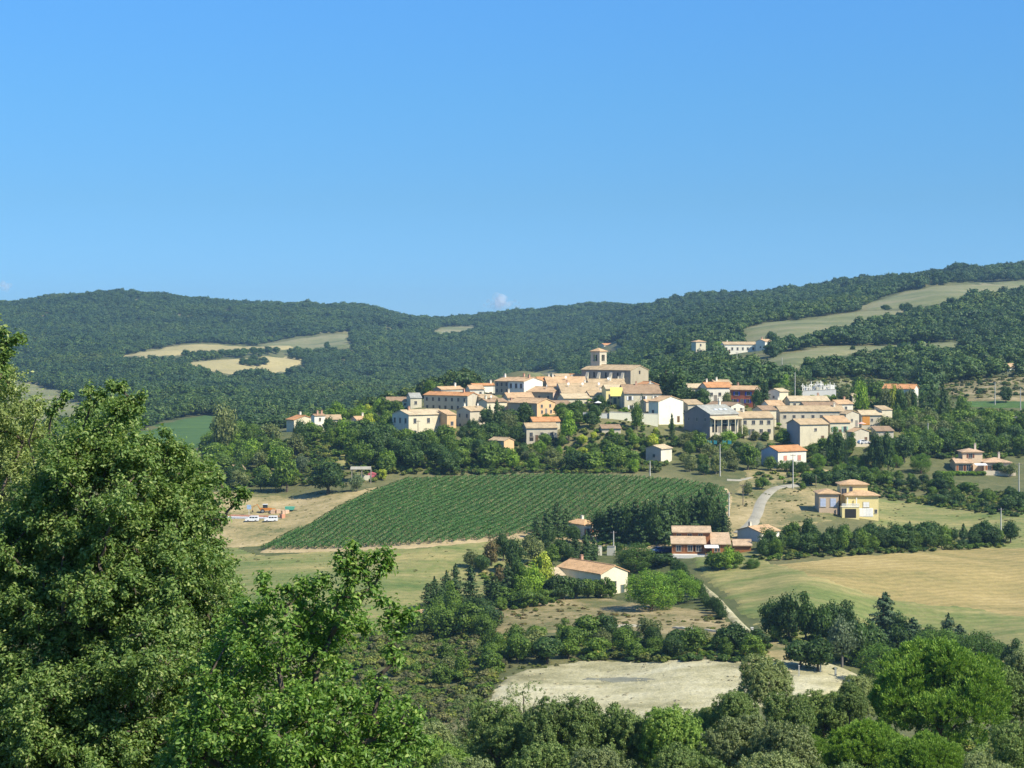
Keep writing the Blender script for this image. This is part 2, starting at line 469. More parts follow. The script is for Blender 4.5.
H('stone house with arched cellar openings and tan roof on the slope below the village', 526.5, 618, 428, 441.5, 31, 3, 10, D=8, ridge='x', roofc=T_TAN, wall=LSTONE, win=[('f', 3, 1, .9, 1.4, None), ('f', 3, 1, 1.3, 1.6, None, -.36)], group=VIL)
H('orange roofed upper house directly behind the stone house with cellar openings', 533, 628, 421.5, 431, 27, 3, 10, D=7, ridge='x', roofc=T_OR, wall=CREAM, win=[('f', 3, 1, .8, .8, None)], group=VIL)
H('small square stone hut with apricot side standing alone among trees below the village', 504, None, 441, 457, 10, 15, 52, ridge='y', roofc=T_TAN, wall=ORW, wl=LSTONE, win=[('l', 1, 1, 1.2, 1.6, None)], group=VIL)
# --- centre
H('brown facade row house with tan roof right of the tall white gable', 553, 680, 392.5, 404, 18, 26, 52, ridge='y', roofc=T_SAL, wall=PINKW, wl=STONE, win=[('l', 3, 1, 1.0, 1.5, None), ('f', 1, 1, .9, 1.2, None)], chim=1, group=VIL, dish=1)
H('long tan roofed row house with red shutters below the church', 562, 676, 393, 404.5, 44, 3, 8, D=16, pitch=21, ridge='x', roofc=T_TAN, wall=PINKW, win=[('f', 6, 1, .9, 1.5, (.45, .08, .05))], chim=2, group=VIL, dish=3)
H('wide tan roofed house in the second row left of the church', 548, 700, 386, 396, 40, 3, 8, D=15, ridge='x', roofc=T_SAL, wall=LSTONE, win=[('f', 4, 1, .8, .9, None)], chim=2, group=VIL, pitch=22, dish=1)
H('cream house with brown roof squeezed in front of the church buttresses', 590, 690, 386, 396, 36, 3, 6, D=12, ridge='x', roofc=T_TAN, wall=CREAM, win=[('f', 4, 1, .8, .9, None)], chim=2, group=VIL, pitch=20, dish=1)
H('long stone house with tan roof behind the white blank gable', 508, 676, 398, 407, 26, 3, 12, D=10, ridge='x', roofc=T_SAL, wall=LSTONE, win=[('f', 3, 1, .8, .9, None)], chim=1, group=VIL)
H('pale house with tan roof under the tan roofed row houses', 564, 664, 398.5, 409, 26, 4, 14, D=9, ridge='x', roofc=T_PALE, wall=CREAM, win=[('f', 3, 1, .8, 1.0, None)], group=VIL)
H('low sandy house with pale roof between the red house and the long barn', 790, 668, 401, 408, 40, 2, 5, D=9, ridge='x', roofc=T_PALE, wall=CREAM, win=[('f', 4, 1, .8, .9, None)], chim=1, group=VIL)
H('little white house with salmon roof tucked behind the long dark stone house', 470, 690, 389, 397, 14, 3, 14, D=7, ridge='x', roofc=T_SAL, wall=WHITE, win=[('f', 2, 1, .7, .8, None)], group=VIL)
H('narrow stone house between the beige hip roofed and apricot houses', 512, 660, 404, 413, 9, 8, 40, ridge='y', roofc=T_BR, wall=LSTONE, win=[('f', 1, 1, .8, .9, None)], chim=1, group=VIL)
H('low stone annex with brown roof right of the apricot house', 556, 655, 405.5, 413, 16, 3, 12, D=6, roof='shed', roofc=T_BR, wall=LSTONE, win=[('f', 2, 1, .7, .8, None)], group=VIL)
H('cream row house with tan roof left of the yellow awning', 590, 668, 395.5, 406, 17, 3, 10, D=9, ridge='x', roofc=T_TAN, wall=CREAM, win=[('f', 2, 1, .8, 1.0, None)], chim=1, group=VIL)
H('small gabled house in the gap left of the large blank cream gable', 646, 648, 402, 412, 12, 5, 30, ridge='x', roofc=T_SAL, wall=LSTONE, win=[('f', 1, 1, .8, .9, None)], chim=1, group=VIL)
H('low tan roofed shed right of the large blank cream gable', 688, 652, 404.5, 411, 15, 4, 16, D=6, roof='shed', roofc=T_TAN, wall=LSTONE, win=[('f', 1, 1, .7, .7, None)], group=VIL)
H('grey stone house with brown roof behind the red house', 716, 700, 384, 392, 16, 3, 12, D=8, ridge='x', roofc=T_TAN, wall=LSTONE, win=[('f', 2, 1, .7, .8, None)], chim=1, group=VIL)
H('small brown roofed house between the pale farmhouse and the long barn', 762, 640, 410, 420, 15, 4, 20, D=7, ridge='x', roofc=T_BR, wall=CREAM, win=[('f', 1, 1, .8, .9, None)], group=VIL)
H('long low shed roof against the back of the long stone barn', 806, 662, 407, 413, 34, 2, 5, D=6, roof='shed', roofc=T_BR, wall=LSTONE, win=[('f', 3, 1, .6, .6, None)], group=VIL)
H('pale cottage with orange roof behind the sunlit stone gable house', 838, 668, 404, 412, 16, 4, 20, D=7, ridge='x', roofc=T_SAL, wall=WHITE, win=[('f', 1, 1, .8, .9, None)], chim=1, group=VIL)
H('low brown roofed lean-to in the trees right of the low garage', 876, 622, 431, 437, 18, 2, 6, D=5, roof='shed', roofc=T_BR, wall=LSTONE, win=[('f', 1, 1, .6, .6, None)], group=VIL)
H('small house with orange roof and white walls left of the church nave', 541, 705, 381, 390, 13, 4, 25, D=8, ridge='x', roofc=T_OR, wall=CREAM, win=[('f', 1, 1, .8, 1, None)], chim=1, group=VIL)
H('low house with orange roof touching the left end of the church', 572, 722, 378, 386, 12, 3, 20, D=8, ridge='x', roofc=T_OR, wall=LSTONE, win=[('f', 1, 1, .8, .8, None)], group=VIL)
H('small flat topped beige house behind the roofs left of the church', 557.5, 715, 377.5, 388, 14, 3, 20, D=7, ridge='x', roofc=T_TAN, wall=CREAM, win=[('f', 1, 1, .8, .8, None)], group=VIL)
H('pale stone building with rust brown roof on the terrace below the church', 624.5, 652, 393.5, 412, 37, 3, 6, D=14, pitch=21, ridge='x', roofc=T_BR, wall=CREAM, win=[('f', 3, 2, 1.0, 1.3, (.8, .8, .78))], chim=2, group=VIL)
H('grey gabled house with orange roof at the foot of the church gable', 644, 676, 385, 396, 15, 7, 36, ridge='y', roofc=T_OR, wall=GREY, group=VIL, win=[('f', 1, 1, .7, .7, None)])
H('bright cream terrace house behind the yellow awning', 606, 662, 389, 404, 18, 2, 8, D=8, ridge='x', roofc=T_PALE, wall=YEL, win=[('f', 2, 1, 1.0, 1.4, None)], group=VIL)
H('large blank cream white gabled house right of the long white wall', 658.5, 636, 401.5, 423, 26.5, 9, 36, ridge='y', roofc=T_SAL, wall=(.80, .76, .58), win=[('l', 1, 1, 1, 1.2, None)], group=VIL, pitch=16)
H('low brown roofed shed under the long white wall', 602, 618, 428.5, 432, 19, 2, 6, D=4, roof='shed', roofc=T_BR, wall=LSTONE, win=[('f', 1, 1, .7, .7, None)], group=VIL)
H('small pink gabled house with pale roof below the barn by the cypress slope', 661, None, 449, 463, 14, 8, -34, W=5.5, D=7, ridge='y', roofc=T_PALE, wall=PINKW, wr=WHITE, win=[('f', 1, 1, .8, .9, None)], group=VIL)
# --- right half
H('big grey roofed farmhouse with dark gable and shaded loggia at mid village', 710, 622, 414.5, 433, 31, 23, 36, ridge='x', roofc=T_GR, wall=LSTONE, wl=(.28, .24, .22), win=[('f', 3, 1, 2.2, 2.6, None, -.28), ('f', 3, 1, 1.6, 1.4, None, .62), ('l', 3, 1, .6, 1.1, None, .7)], chim=1, group=VIL, pitch=22, sky=3, porch=1)  # left gable coloured darker to imitate its shaded side
H('pale stone farmhouse with tan roof joined to the grey roofed farmhouse', 741, 632, 418, 435.5, 33, 3, 8, D=11, ridge='x', roofc=T_TAN, wall=CREAM, win=[('f', 4, 2, 1.0, 1.2, None)], chim=1, group=VIL)
H('white house with orange roof above the grey roofed farmhouse', 707, 686, 387.5, 401, 26, 3, 10, D=10, ridge='x', roofc=T_OR, wall=PWHITE, win=[('f', 3, 1, .9, 1.1, None)], chim=1, group=VIL)
H('low beige house left of the white house with orange roof', 688.5, 694, 388, 398, 17, 2, 8, D=8, ridge='x', roofc=T_PALE, wall=LSTONE, win=[('f', 2, 1, .8, .9, None)], group=VIL)
H('brick red house with bright blue shutters in the upper village', 754.5, 674, 390, 405, 23.5, 8, -22, ridge='x', roofc=T_SAL, wall=BRICK, wr=PINKW, win=[('f', 2, 2, 1.1, 1.3, (.03, .06, .38)), ('r', 1, 1, .9, 1.1, (.03, .06, .38))], chim=1, group=VIL)
H('white gabled house with cream side right of the brick red house', 779.5, 676, 391.5, 403, 9.5, 10, -50, ridge='y', roofc=T_PALE, wall=PWHITE, wr=CREAM, win=[('f', 1, 1, .7, .7, None)], group=VIL)
H('small house with orange roof just below the white gable right of the brick red house', 769, 654, 405.5, 413, 16, 2, 10, D=9, ridge='x', roofc=T_SAL, wall=PWHITE, win=[('f', 1, 1, .9, .8, None)], chim=1, group=VIL)
H('low brown roofed house behind the grey roofed farmhouse', 731, 655, 406, 413, 15, 22, 40, ridge='y', roofc=T_BR, wall=WHITE, win=[('f', 2, 1, .8, .8, None)], chim=1, group=VIL)
H('long low stone barn with tan roof stretching across the right village', 780, 648, 411.5, 430, 66, 2, 5, D=10, ridge='x', roofc=T_TAN, wall=LSTONE, win=[('f', 7, 1, .9, 1.0, None, .72)], chim=1, group=VIL)
H('sunlit stone gable house closing the right end of the long low barn', 846, 640, 414, 427, 15, 5, 36, ridge='y', roofc=T_TAN, wall=LSTONE, win=[('f', 1, 1, .8, .9, None)], group=VIL)
H('blank walled beige barn with tan roof left of the house with green shutters', 800, 616, 424.5, 442.5, 30, 7, 20, D=9, ridge='x', roofc=T_TAN, wall=CREAM, wl=GREY, win=[('f', 1, 1, .8, .8, None, .7)], group=VIL)  # grey left side stands in for shade on the beige wall
H('cream house with green shutters and salmon roof beside the blank walled barn', 830, 620, 422.5, 436, 21, 3, 14, D=11, ridge='x', roofc=T_SAL, wall=CREAM, win=[('f', 2, 1, 1.0, 1.7, (.30, .48, .36))], group=VIL)
H('low garage with shallow orange roof and sunlit side right of the green shuttered house', 853, 611, 432, 444, 18, 5, 30, ridge='y', roofc=T_SAL, wall=LSTONE, group=VIL, win=[('l', 1, 1, 1, .8, None)])
H('beige barn with a large orange door at the right end of the village', 861.5, 648, 415, 425, 21, 2, 6, D=8, ridge='x', roofc=T_PALE, wall=LSTONE, win=[('f', 1, 1, .6, .8, None)], bigdoor=(-.28, 2.6, 3.0, (.62, .27, .05)), group=VIL)
H('roofless sunlit stone wall house right of the barn with orange door', 882, 650, 410, 425, 11, 3, 20, D=5, roof='shed', roofc=T_TAN, wall=CREAM, group=VIL, win=[('f', 1, 1, .7, .9, None)])
H('tiny cream shed in front of the cemetery hedge', 852.5, 700, 396.5, 402, 12, 1, 6, D=4, roof='shed', roofc=T_PALE, wall=CREAM, group=VIL, win=[('f', 1, 1, .7, .7, None)])
H('villa with orange roof and white gable half hidden by trees right of the cemetery', 914, 690, 389, 404, 29, 9, -22, D=9, ridge='x', roofc=T_OR, wall=PWHITE, win=[('f', 3, 1, .9, 1.2, None), ('r', 1, 1, .9, 1.2, None)], group=VIL)
# --- outside the village
OUT = 'scattered houses below the village'
H('white house with two pink shuttered windows and orange roof below the village road', 778, None, 451.5, 467, 30, 13.5, 30, W=11.2, D=8.5, ridge='x', roofc=T_OR, wall=PWHITE, wl=(.45, .5, .58), win=[('f', 2, 1, 1.2, 1.5, (.55, .25, .18), .55, 'closed')], group=OUT)  # left gable tinted blue-grey to imitate shade on the white wall
H('low white house with tan roof beside the bend of the concrete lane', 760, None, 532.5, 541, 22, 20, 42, ridge='x', roofc=T_SAL, wall=PWHITE, wl=(.6, .6, .58), win=[('f', 1, 1, .9, 1.0, None)], chim=1, group=OUT, pitch=15)
H('white walled house with hipped salmon roof above the gate pillars', 584, None, 525.5, 537, 15, 18, 38, roof='hip', pitch=21, roofc=(.60, .37, .18), wall=WHITE, win=[('f', 2, 1, 1.0, 1.2, (.6, .2, .08))], chim=1, group=OUT)
H('cream bungalow with wide salmon roof behind clipped bushes and round pines', 601, None, 574, 596, 28, 42, 36, ridge='y', roofc=(.60, .37, .18), wall=(.74, .67, .46), win=[('f', 1, 1, 1.2, 1.1, None), ('l', 3, 1, 1.2, 1.2, None)], chim=1, group=OUT, pitch=21)
H('small lean-to wing with pale canopy roof at the left of the cream bungalow', 553, None, 576, 588, 12, 5, 18, D=5, roof='shed', roofc=T_PALE, wall=WHITE, win=[('f', 1, 1, 1.4, 1.5, None)], group=OUT)
H('small low hut with orange roof showing above the scrub by the conifers', 407, None, 617, 626, 21, 3, 12, D=5, ridge='x', roofc=T_SAL, wall=WHITE, group=OUT, win=[('f', 1, 1, .6, .5, None)])
# left slope
LEFT = 'houses in the trees left of the village'
H('cream gabled house with orange roof leftmost on the wooded slope', 294, 655, 420, 432, 20, 9, 36, ridge='y', roofc=T_OR, wall=CREAM, win=[('f', 2, 1, .8, 1.0, None)], chim=1, group=LEFT)
H('tall white house with brown roof between the two low houses on the wooded slope', 314.5, 650, 416, 430, 10, 4, 36, ridge='x', roofc=T_BR, wall=PWHITE, win=[('f', 1, 2, .7, 1.0, None)], chim=2, group=LEFT)
H('low stone house with long tan roof right of the tall white house on the slope', 326, 660, 419.5, 430, 15, 2, 10, D=8, ridge='x', roofc=T_TAN, wall=LSTONE, win=[('f', 2, 1, .8, .9, None)], group=LEFT)
H('small salmon walled house at the right end of the wooded slope', 357, 655, 420.5, 430, 10, 3, 24, D=7, ridge='x', roofc=T_SAL, wall=PINKW, win=[('f', 1, 1, .8, .9, None)], chim=1, group=LEFT)
H('tiny yellow house with blue door at the foot of the wooded slope', 236, None, 470, 480, 9, 3, 20, D=5, roof='shed', roofc=T_TAN, wall=YEL, win=[('f', 1, 1, .9, 1.2, (.12, .2, .42))], group=LEFT)
H('pale hut almost buried in trees beside the tiny yellow house', 262, None, 474, 481, 9, 3, 20, D=5, roof='shed', roofc=T_TAN, wall=WHITE, win=[('f', 1, 1, .9, .9, None)], group=LEFT)
# far
FAR = 'buildings on the far hillsides'
H('square sandy tower house with tiled roof by the far hillside farm', 696, 1150, 342, 354, 8, 3, 20, W=6.5, D=6.5, roof='hip', roofc=T_SAL, wall=CREAM, win=[('f', 1, 2, .9, 1.3, None)], group=FAR)
H('long low pale farm with tan roof on the far hillside', 724, 1150, 344.5, 353, 38, 3, 8, D=9, ridge='x', roofc=T_TAN, wall=PWHITE, win=[('f', 7, 1, 1.0, 1.6, None)], chim=1, group=FAR)
H('raised end block with white gable at the right of the long far farm', 765, 1144, 341.5, 353, 8, 9, -50, ridge='y', roofc=T_SAL, wall=PWHITE, win=[('f', 1, 1, 1, 1, None)], chim=1, group=FAR)
H('lone house with bright orange roof in the dark wood behind the church', 604, 1850, 345, 352, 12, 4, 25, ridge='x', roofc=T_OR, wall=CREAM, win=[('f', 2, 1, .8, .8, None)], group=FAR)
H('ruined sandy chapel wall just below the far tower house', 692, 1090, 355, 360, 5, 2, 25, D=5, roof='shed', roofc=T_PALE, wall=CREAM, group=FAR, win=[('f', 1, 1, .8, 1.2, None)])
H('flat beige shed on the slope right behind the church trees', 662, 850, 377.5, 383, 14, 2, 10, D=8, ridge='x', roofc=T_PALE, wall=CREAM, group=FAR, win=[('f', 2, 1, .8, .8, None)])
H('white bungalow with salmon roof at the right edge of the far hillside', 1009, 905, 367, 372, 18, 3, 12, D=9, ridge='x', roofc=T_SAL, wall=PWHITE, win=[('f', 2, 1, 1.2, 1.3, None)], group=FAR)
H('pale grey flat shed left of the white bungalow at the right edge', 993, 908, 366.5, 370, 13, 1, 6, D=6, roof='shed', roofc=(.6, .62, .62), wall=WHITE, group=FAR, win=[('f', 2, 1, 1, .7, None)])
H('dark roofed stone hut with end wall at the right edge near the long low wall', 1018, 690, 420.5, 426, 10, 3, 20, D=6, ridge='x', roofc=(.12, .11, .12), wall=LSTONE, group=FAR, win=[('f', 1, 1, .9, 1, None)])

# places of the specially built buildings
def spot(uc, Y, vb, r, ddx=0, ddy=0):
    if Y is None: Y = cast([uc], [vb], 290, ground0)[0][1]
    x = (uc - U0) / F * Y; z = (V0 - vb) / F * Y
    PADS.append((x + ddx, Y + ddy, r, z - float(ground0(np.array([x + ddx]), np.array([Y + ddy]))[0])))
    return x, Y, z
CHURCH = spot(630.6, 702, 386, 15, -1, 9)
YHOUSE = spot(840, None, 517, 8, 5, 5)
WHOUSE = spot(672, None, 554.5, 9, 7, 6)
VILLA = spot(957.8, None, 471, 12, 8, 5)

# ---------------------------------------------------------------- the land
M_LAND = ground_mat('dry_meadow', [(.30, (.055, .075, .022)), (.45, (.10, .11, .04)), (.60, (.16, .15, .062)), (.75, (.24, .20, .095))], .012, .25, bscale=1.2, bump=.5)
tY = np.concatenate([np.linspace(-300, 0, 16)[:-1], np.linspace(0, 290, 60)[:-1], np.linspace(290, 760, 330)[:-1], np.exp(np.linspace(np.log(760), np.log(3150), 720))[:-1], np.exp(np.linspace(np.log(3150), np.log(7000), 60))])
a = np.linspace(-.36, .36, 330)
tT = np.concatenate([np.linspace(-1.3, -.36, 26)[:-1], a, np.linspace(.36, 1.3, 26)[1:]])
TT, YY = np.meshgrid(tT, tY)
XX = TT * (np.maximum(YY, 0) + 140)
ZZ = ground(XX.ravel(), YY.ravel()).reshape(XX.shape)
nj, ni = XX.shape
idx = np.arange(nj * ni).reshape(nj, ni)
Q = np.stack([idx[:-1, :-1], idx[:-1, 1:], idx[1:, 1:], idx[1:, :-1]], -1).reshape(-1, 4)
me = np_mesh('terrain', np.stack([XX, YY, ZZ], -1).reshape(-1, 3), Q, [M_LAND])
me.polygons.foreach_set('use_smooth', np.ones(len(Q), bool))
tag(link('terrain', me), kind='structure')

# fast height lookup on the finished land
def world_poly(pix, ymin=290.0):
    out = []
    n = len(pix)
    for i in range(n):
        a, b = pix[i], pix[(i + 1) % n]
        k = max(1, int(max(abs(a[0]-b[0]), abs(a[1]-b[1])) / 12))
        for j in range(k): out.append((a[0] + (b[0]-a[0]) * j / k, a[1] + (b[1]-a[1]) * j / k))
    p = cast([q[0] for q in out], [q[1] for q in out], ymin)
    return p[~np.isnan(p[:, 0])][:, :2]

def patch(name, pix, cell, mat, off, ymin=290.0, rough=0.6, ymax=None):
    P = world_poly(pix, ymin)
    if ymax: P = P[P[:, 1] < ymax]
    x0, y0 = P.min(0) - cell; x1, y1 = P.max(0) + cell
    nx = int((x1 - x0) / cell) + 2; ny = int((y1 - y0) / cell) + 2
    gx = x0 + np.arange(nx) * cell; gy = y0 + np.arange(ny) * cell
    X, Yy = np.meshgrid(gx, gy)
    cx = (X[:-1, :-1] + cell/2); cy = (Yy[:-1, :-1] + cell/2)
    wob = rough * cell
    jx = wob * (und(cx, cy, cell * 9) + .6 * und(cx + 77, cy, cell * 4)); jy = wob * (und(cx + 500, cy + 300, cell * 9))
    inside = inpoly(cx + jx, cy + jy, P)
    Z = ground(X.ravel(), Yy.ravel()).reshape(X.shape) + off
    id_ = np.arange(nx * ny).reshape(ny, nx)
    Qd = np.stack([id_[:-1, :-1], id_[:-1, 1:], id_[1:, 1:], id_[1:, :-1]], -1)[inside]
    used = np.unique(Qd)
    rem = -np.ones(nx * ny, int); rem[used] = np.arange(len(used))
    cntv = np.bincount(Qd.ravel(), minlength=nx * ny)
    Z = Z - np.where(cntv.reshape(Z.shape) < 4, off + .03, 0)      # the margin dips into the soil
    V = np.stack([X.ravel(), Yy.ravel(), Z.ravel()], -1)[used]
    m = np_mesh(name, V, rem[Qd], [mat])
    m.polygons.foreach_set('use_smooth', np.ones(len(Qd), bool))
    return tag(link(name, m), kind='structure')

GOLD = [(.28, (.18, .165, .055)), (.42, (.26, .21, .078)), (.58, (.31, .24, .092)), (.75, (.37, .29, .125))]
GOLDG = [(.28, (.085, .13, .03)), (.42, (.15, .175, .05)), (.56, (.22, .21, .075)), (.75, (.34, .28, .11))]
FARG = [(.30, (.10, .12, .045)), (.45, (.165, .175, .07)), (.58, (.21, .20, .095)), (.75, (.27, .235, .125))]
FARY = [(.30, (.24, .22, .085)), (.45, (.33, .28, .12)), (.75, (.42, .35, .16))]
M_STUB = ground_mat('stubble', GOLD, .03, .5, streak=(1, 3.5, 1), rot=R(12), lines=(.13, R(62), .93))
M_MEAD = ground_mat('pale_meadow', GOLDG, .03, .4, streak=(1, 3, 1), rot=R(-14), lines=(.10, R(95), .95))
M_BAREF = ground_mat('disturbed_soil', [(.36, (.12, .13, .045)), (.47, (.25, .21, .09)), (.56, (.34, .27, .125)), (.70, (.45, .355, .19))], .05, .6)
M_FARG = ground_mat('far_pasture', FARG, .006, .05, streak=(1, 3, 1), bscale=.2)
M_FARY = ground_mat('far_stubble', FARY, .006, .06, bscale=.2)
M_GREENF = ground_mat('green_crop', [(.35, (.040, .090, .018)), (.65, (.080, .145, .032))], .03, .3, streak=(1, 9, 1), rot=R(35))
M_QUAR = ground_mat('pale_clay', [(.28, (.20, .185, .09)), (.42, (.34, .31, .17)), (.55, (.44, .40, .24)), (.75, (.54, .50, .33))], .045, .22, streak=(1, 2.2, 1), bump=1.0, bscale=.6)
M_MUD = ground_mat('grey_mud', [(.3, (.17, .17, .12)), (.7, (.24, .235, .165))], .1, .8, rough=.8)
M_LANE = ground_mat('concrete_lane', [(.3, (.27, .25, .19)), (.7, (.37, .34, .26))], .2, 1.5, bump=.1)
M_GRASS = ground_mat('dry_grass', [(.32, (.11, .12, .04)), (.44, (.17, .15, .06)), (.55, (.26, .21, .10)), (.7, (.38, .30, .16))], .09, .5)

patch('stubble_field', [(716,572),(750,567),(800,562),(850,556),(905,553),(960,549),(1040,548),(1100,560),(1100,700),(1010,690),(940,668),(900,655),(850,645),(800,640),(785,640),(772,626),(757,610),(741,594),(724,580)], .9, M_STUB, .16)
patch('green_meadow_band', [(692,566),(715,558),(745,555),(790,567),(830,583),(870,595),(920,603),(980,609),(1040,621),(1100,640),(1100,700),(1010,690),(940,668),(900,655),(850,645),(800,640),(770,642),(759,628),(745,612),(728,596),(708,580)], .9, M_MEAD, .28, rough=1.2)
patch('pale_meadow', [(225,545),(262,556),(330,551),(420,548),(480,541),(545,530),(545,560),(500,590),(460,606),(420,622),(330,640),(235,640),(200,600)], .9, M_MEAD, .16)
patch('building_site_ground', [(205,492),(260,494),(330,495),(395,484),(420,482),(330,515),(262,546),(220,548),(200,530)], .8, M_BAREF, .16)
patch('bungalow_meadow', [(480,603),(600,598),(660,606),(720,612),(735,628),(700,640),(600,632),(500,634),(470,618)], .7, M_GRASS, .14)
patch('garden_meadow', [(700,568),(690,556),(720,548),(760,548),(800,556),(760,562),(720,572)], .6, M_MEAD, .22)
patch('villa_meadow', [(870,498),(960,506),(1040,516),(1040,560),(1000,550),(900,545),(850,540),(880,520)], .8, M_MEAD, .14)
patch('lane_bank', [(722,500),(735,492),(742,478),(770,480),(782,488),(840,488),(836,520),(800,526),(770,528),(757,520),(748,533),(722,545),(718,520)], .5, M_BAREF, .16)
patch('pit_bank', [(690,650),(720,640),(760,636),(800,650),(815,662),(790,664),(740,664),(690,664)], .6, M_BAREF, .12)
patch('terrace_bank', [(745,470),(800,468),(850,472),(850,486),(790,484),(748,480)], .5, M_BAREF, .2)
patch('clay_pit', [(500,682),(512,675),(522,671),(540,668),(588,661),(640,663),(700,660),(745,661),(800,660),(832,666),(862,680),(830,695),(760,705),(700,735),(600,745),(520,735),(484,716),(490,700),(494,690)], .5, M_QUAR, .18, rough=.9)
patch('mud_pool', [(581,681),(590,678.6),(604,679.2),(622,677.9),(645,678.8),(661,680.2),(650,681.6),(654,683.2),(632,683.0),(612,683.8),(600,682.0)], .35, M_MUD, .26)
patch('far_stubble_strip', [(117,356.5),(156,350),(184,344.5),(215,344.5),(255,346.5),(285,346),(300,349),(283,350),(255,351.5),(215,353),(190,354.5),(150,357.5)], 6, M_FARY, 1.0, 1000)
patch('far_stubble_field', [(185,364.5),(205,361),(230,359),(260,358),(285,356),(303,359),(304,364),(287,372),(230,375),(205,369.5)], 6, M_FARY, 1.0, 1000)
patch('far_pasture', [(255,347),(290,340),(349,333),(352,347),(330,350),(285,351),(300,349),(270,345)], 6, M_FARG, 1.2, 1000)
patch('far_dull_slope', [(0,378),(30,385),(60,392),(88,408),(110,420),(60,425),(0,425)], 6, M_FARG, .9, 800)
patch('far_clearing', [(425,332),(445,327),(478,326.5),(475,330),(440,334.5)], 6, M_FARG, .9, 1000)
patch('upper_pasture', [(858,308),(880,300),(905,292.5),(935,287),(965,284.5),(1045,280),(1045,290),(1000,293),(960,299),(930,305.5),(895,309),(870,310)], 6, M_FARG, 1.0, 1000)
patch('middle_pasture', [(742,329),(770,323),(800,321),(830,316),(862,312),(905,311),(900,316),(870,323),(840,330),(800,339),(770,344),(748,343)], 5, M_FARG, 1.0, 1000)
patch('strip_pasture', [(772,358),(790,353),(830,347),(880,347),(960,342),(963,347),(900,352),(850,355),(810,362),(785,374),(755,374),(762,366)], 4, M_FARG, .8, 760)
patch('hillside_meadow', [(955,383),(1000,378),(1040,378),(1040,406),(985,404),(960,398),(930,392)], 2, M_GRASS, .4, 700)
patch('bare_slope', [(790,386),(820,380),(870,379),(925,385),(900,394),(860,390),(800,393)], 2, M_FARG, .35, 700)
patch('ridge_field', [(508,382),(522,377),(536,373.5),(552,370.5),(556,375),(540,381)], 2, M_FARG, .5, 700)
patch('far_vineyard', [(130,440),(140,431),(170,422),(205,415.5),(222,417),(236,422),(245,432),(230,450),(180,450)], 4, M_GREENF, .6, 760)
patch('slope_vineyard', [(958,402),(1040,402),(1040,408),(958,407)], 1.5, M_GREENF, .5, 650)
patch('orchard_grass', [(305,458),(330,453),(350,456),(346,466),(318,470)], 1, M_MEAD, .2)
patch('farm_lawn', [(684,433),(740,434),(742,438),(690,440)], .7, M_MEAD, .2)

# lanes: ribbons draped on the ground
def ribbon(name, pix, width, mat, off=.24, ymin=290.0, step=1.0):
    P = cast([p[0] for p in pix], [p[1] for p in pix], ymin)
    P = P[~np.isnan(P[:, 0])][:, :2]
    seg = np.r_[0, np.cumsum(np.linalg.norm(np.diff(P, axis=0), axis=1))]
    n = max(3, int(seg[-1] / step))
    t = np.linspace(0, seg[-1], n)
    c = np.stack([pchip(seg, P[:, 0], t), pchip(seg, P[:, 1], t)], 1)
    d = np.gradient(c, axis=0); d /= np.linalg.norm(d, axis=1)[:, None] + 1e-9
    nrm = np.stack([-d[:, 1], d[:, 0]], 1)
    cols_ = 5; V = []
    for k in range(cols_):
        wv = (k / (cols_ - 1) - .5) * width
        q = c + nrm * wv
        z = ground(q[:, 0], q[:, 1]) + (off if 0 < k < cols_ - 1 else .0)
        V.append(np.c_[q, z])
    V = np.stack(V, 1).reshape(-1, 3)
    id_ = np.arange(n * cols_).reshape(n, cols_)
    Qd = np.stack([id_[:-1, :-1], id_[:-1, 1:], id_[1:, 1:], id_[1:, :-1]], -1).reshape(-1, 4)
    m = np_mesh(name, V, Qd, [mat])
    return tag(link(name, m), kind='structure')
ribbon('concrete_lane', [(738,534),(748,527),(757,515),(761,503),(767,495),(778,488),(795,485.5)], 4.0, M_LANE, .34)
ribbon('village_road', [(727,480),(738,480.5),(751,478)], 2.4, M_LANE, .26)
ribbon('dirt_track', [(700,585),(714,597),(726,610),(738,623),(750,634)], 1.9, M_QUAR, .3)
ribbon('pit_track', [(818,664),(838,670),(868,684)], 3.4, M_QUAR, .45)
# ---------------------------------------------------------------- foliage meshes
def quads(c, nrm, size, rng, asp=.7):
    """leaf-like rhombs at c facing roughly nrm"""
    n = len(c)
    nrm = nrm / (np.linalg.norm(nrm, axis=1)[:, None] + 1e-9)
    r = rng.normal(size=(n, 3))
    t = np.cross(nrm, r); t /= np.linalg.norm(t, axis=1)[:, None] + 1e-9
    b = np.cross(nrm, t)
    s = (size * rng.uniform(.7, 1.3, n))[:, None]
    V = np.stack([c - t*s, c - b*s*asp, c + t*s, c + b*s*asp], 1).reshape(-1, 3)
    Q = np.arange(4 * n).reshape(n, 4)
    return V, Q
def ball(rng, n):
    v = rng.normal(size=(n, 3)); return v / np.linalg.norm(v, axis=1)[:, None]

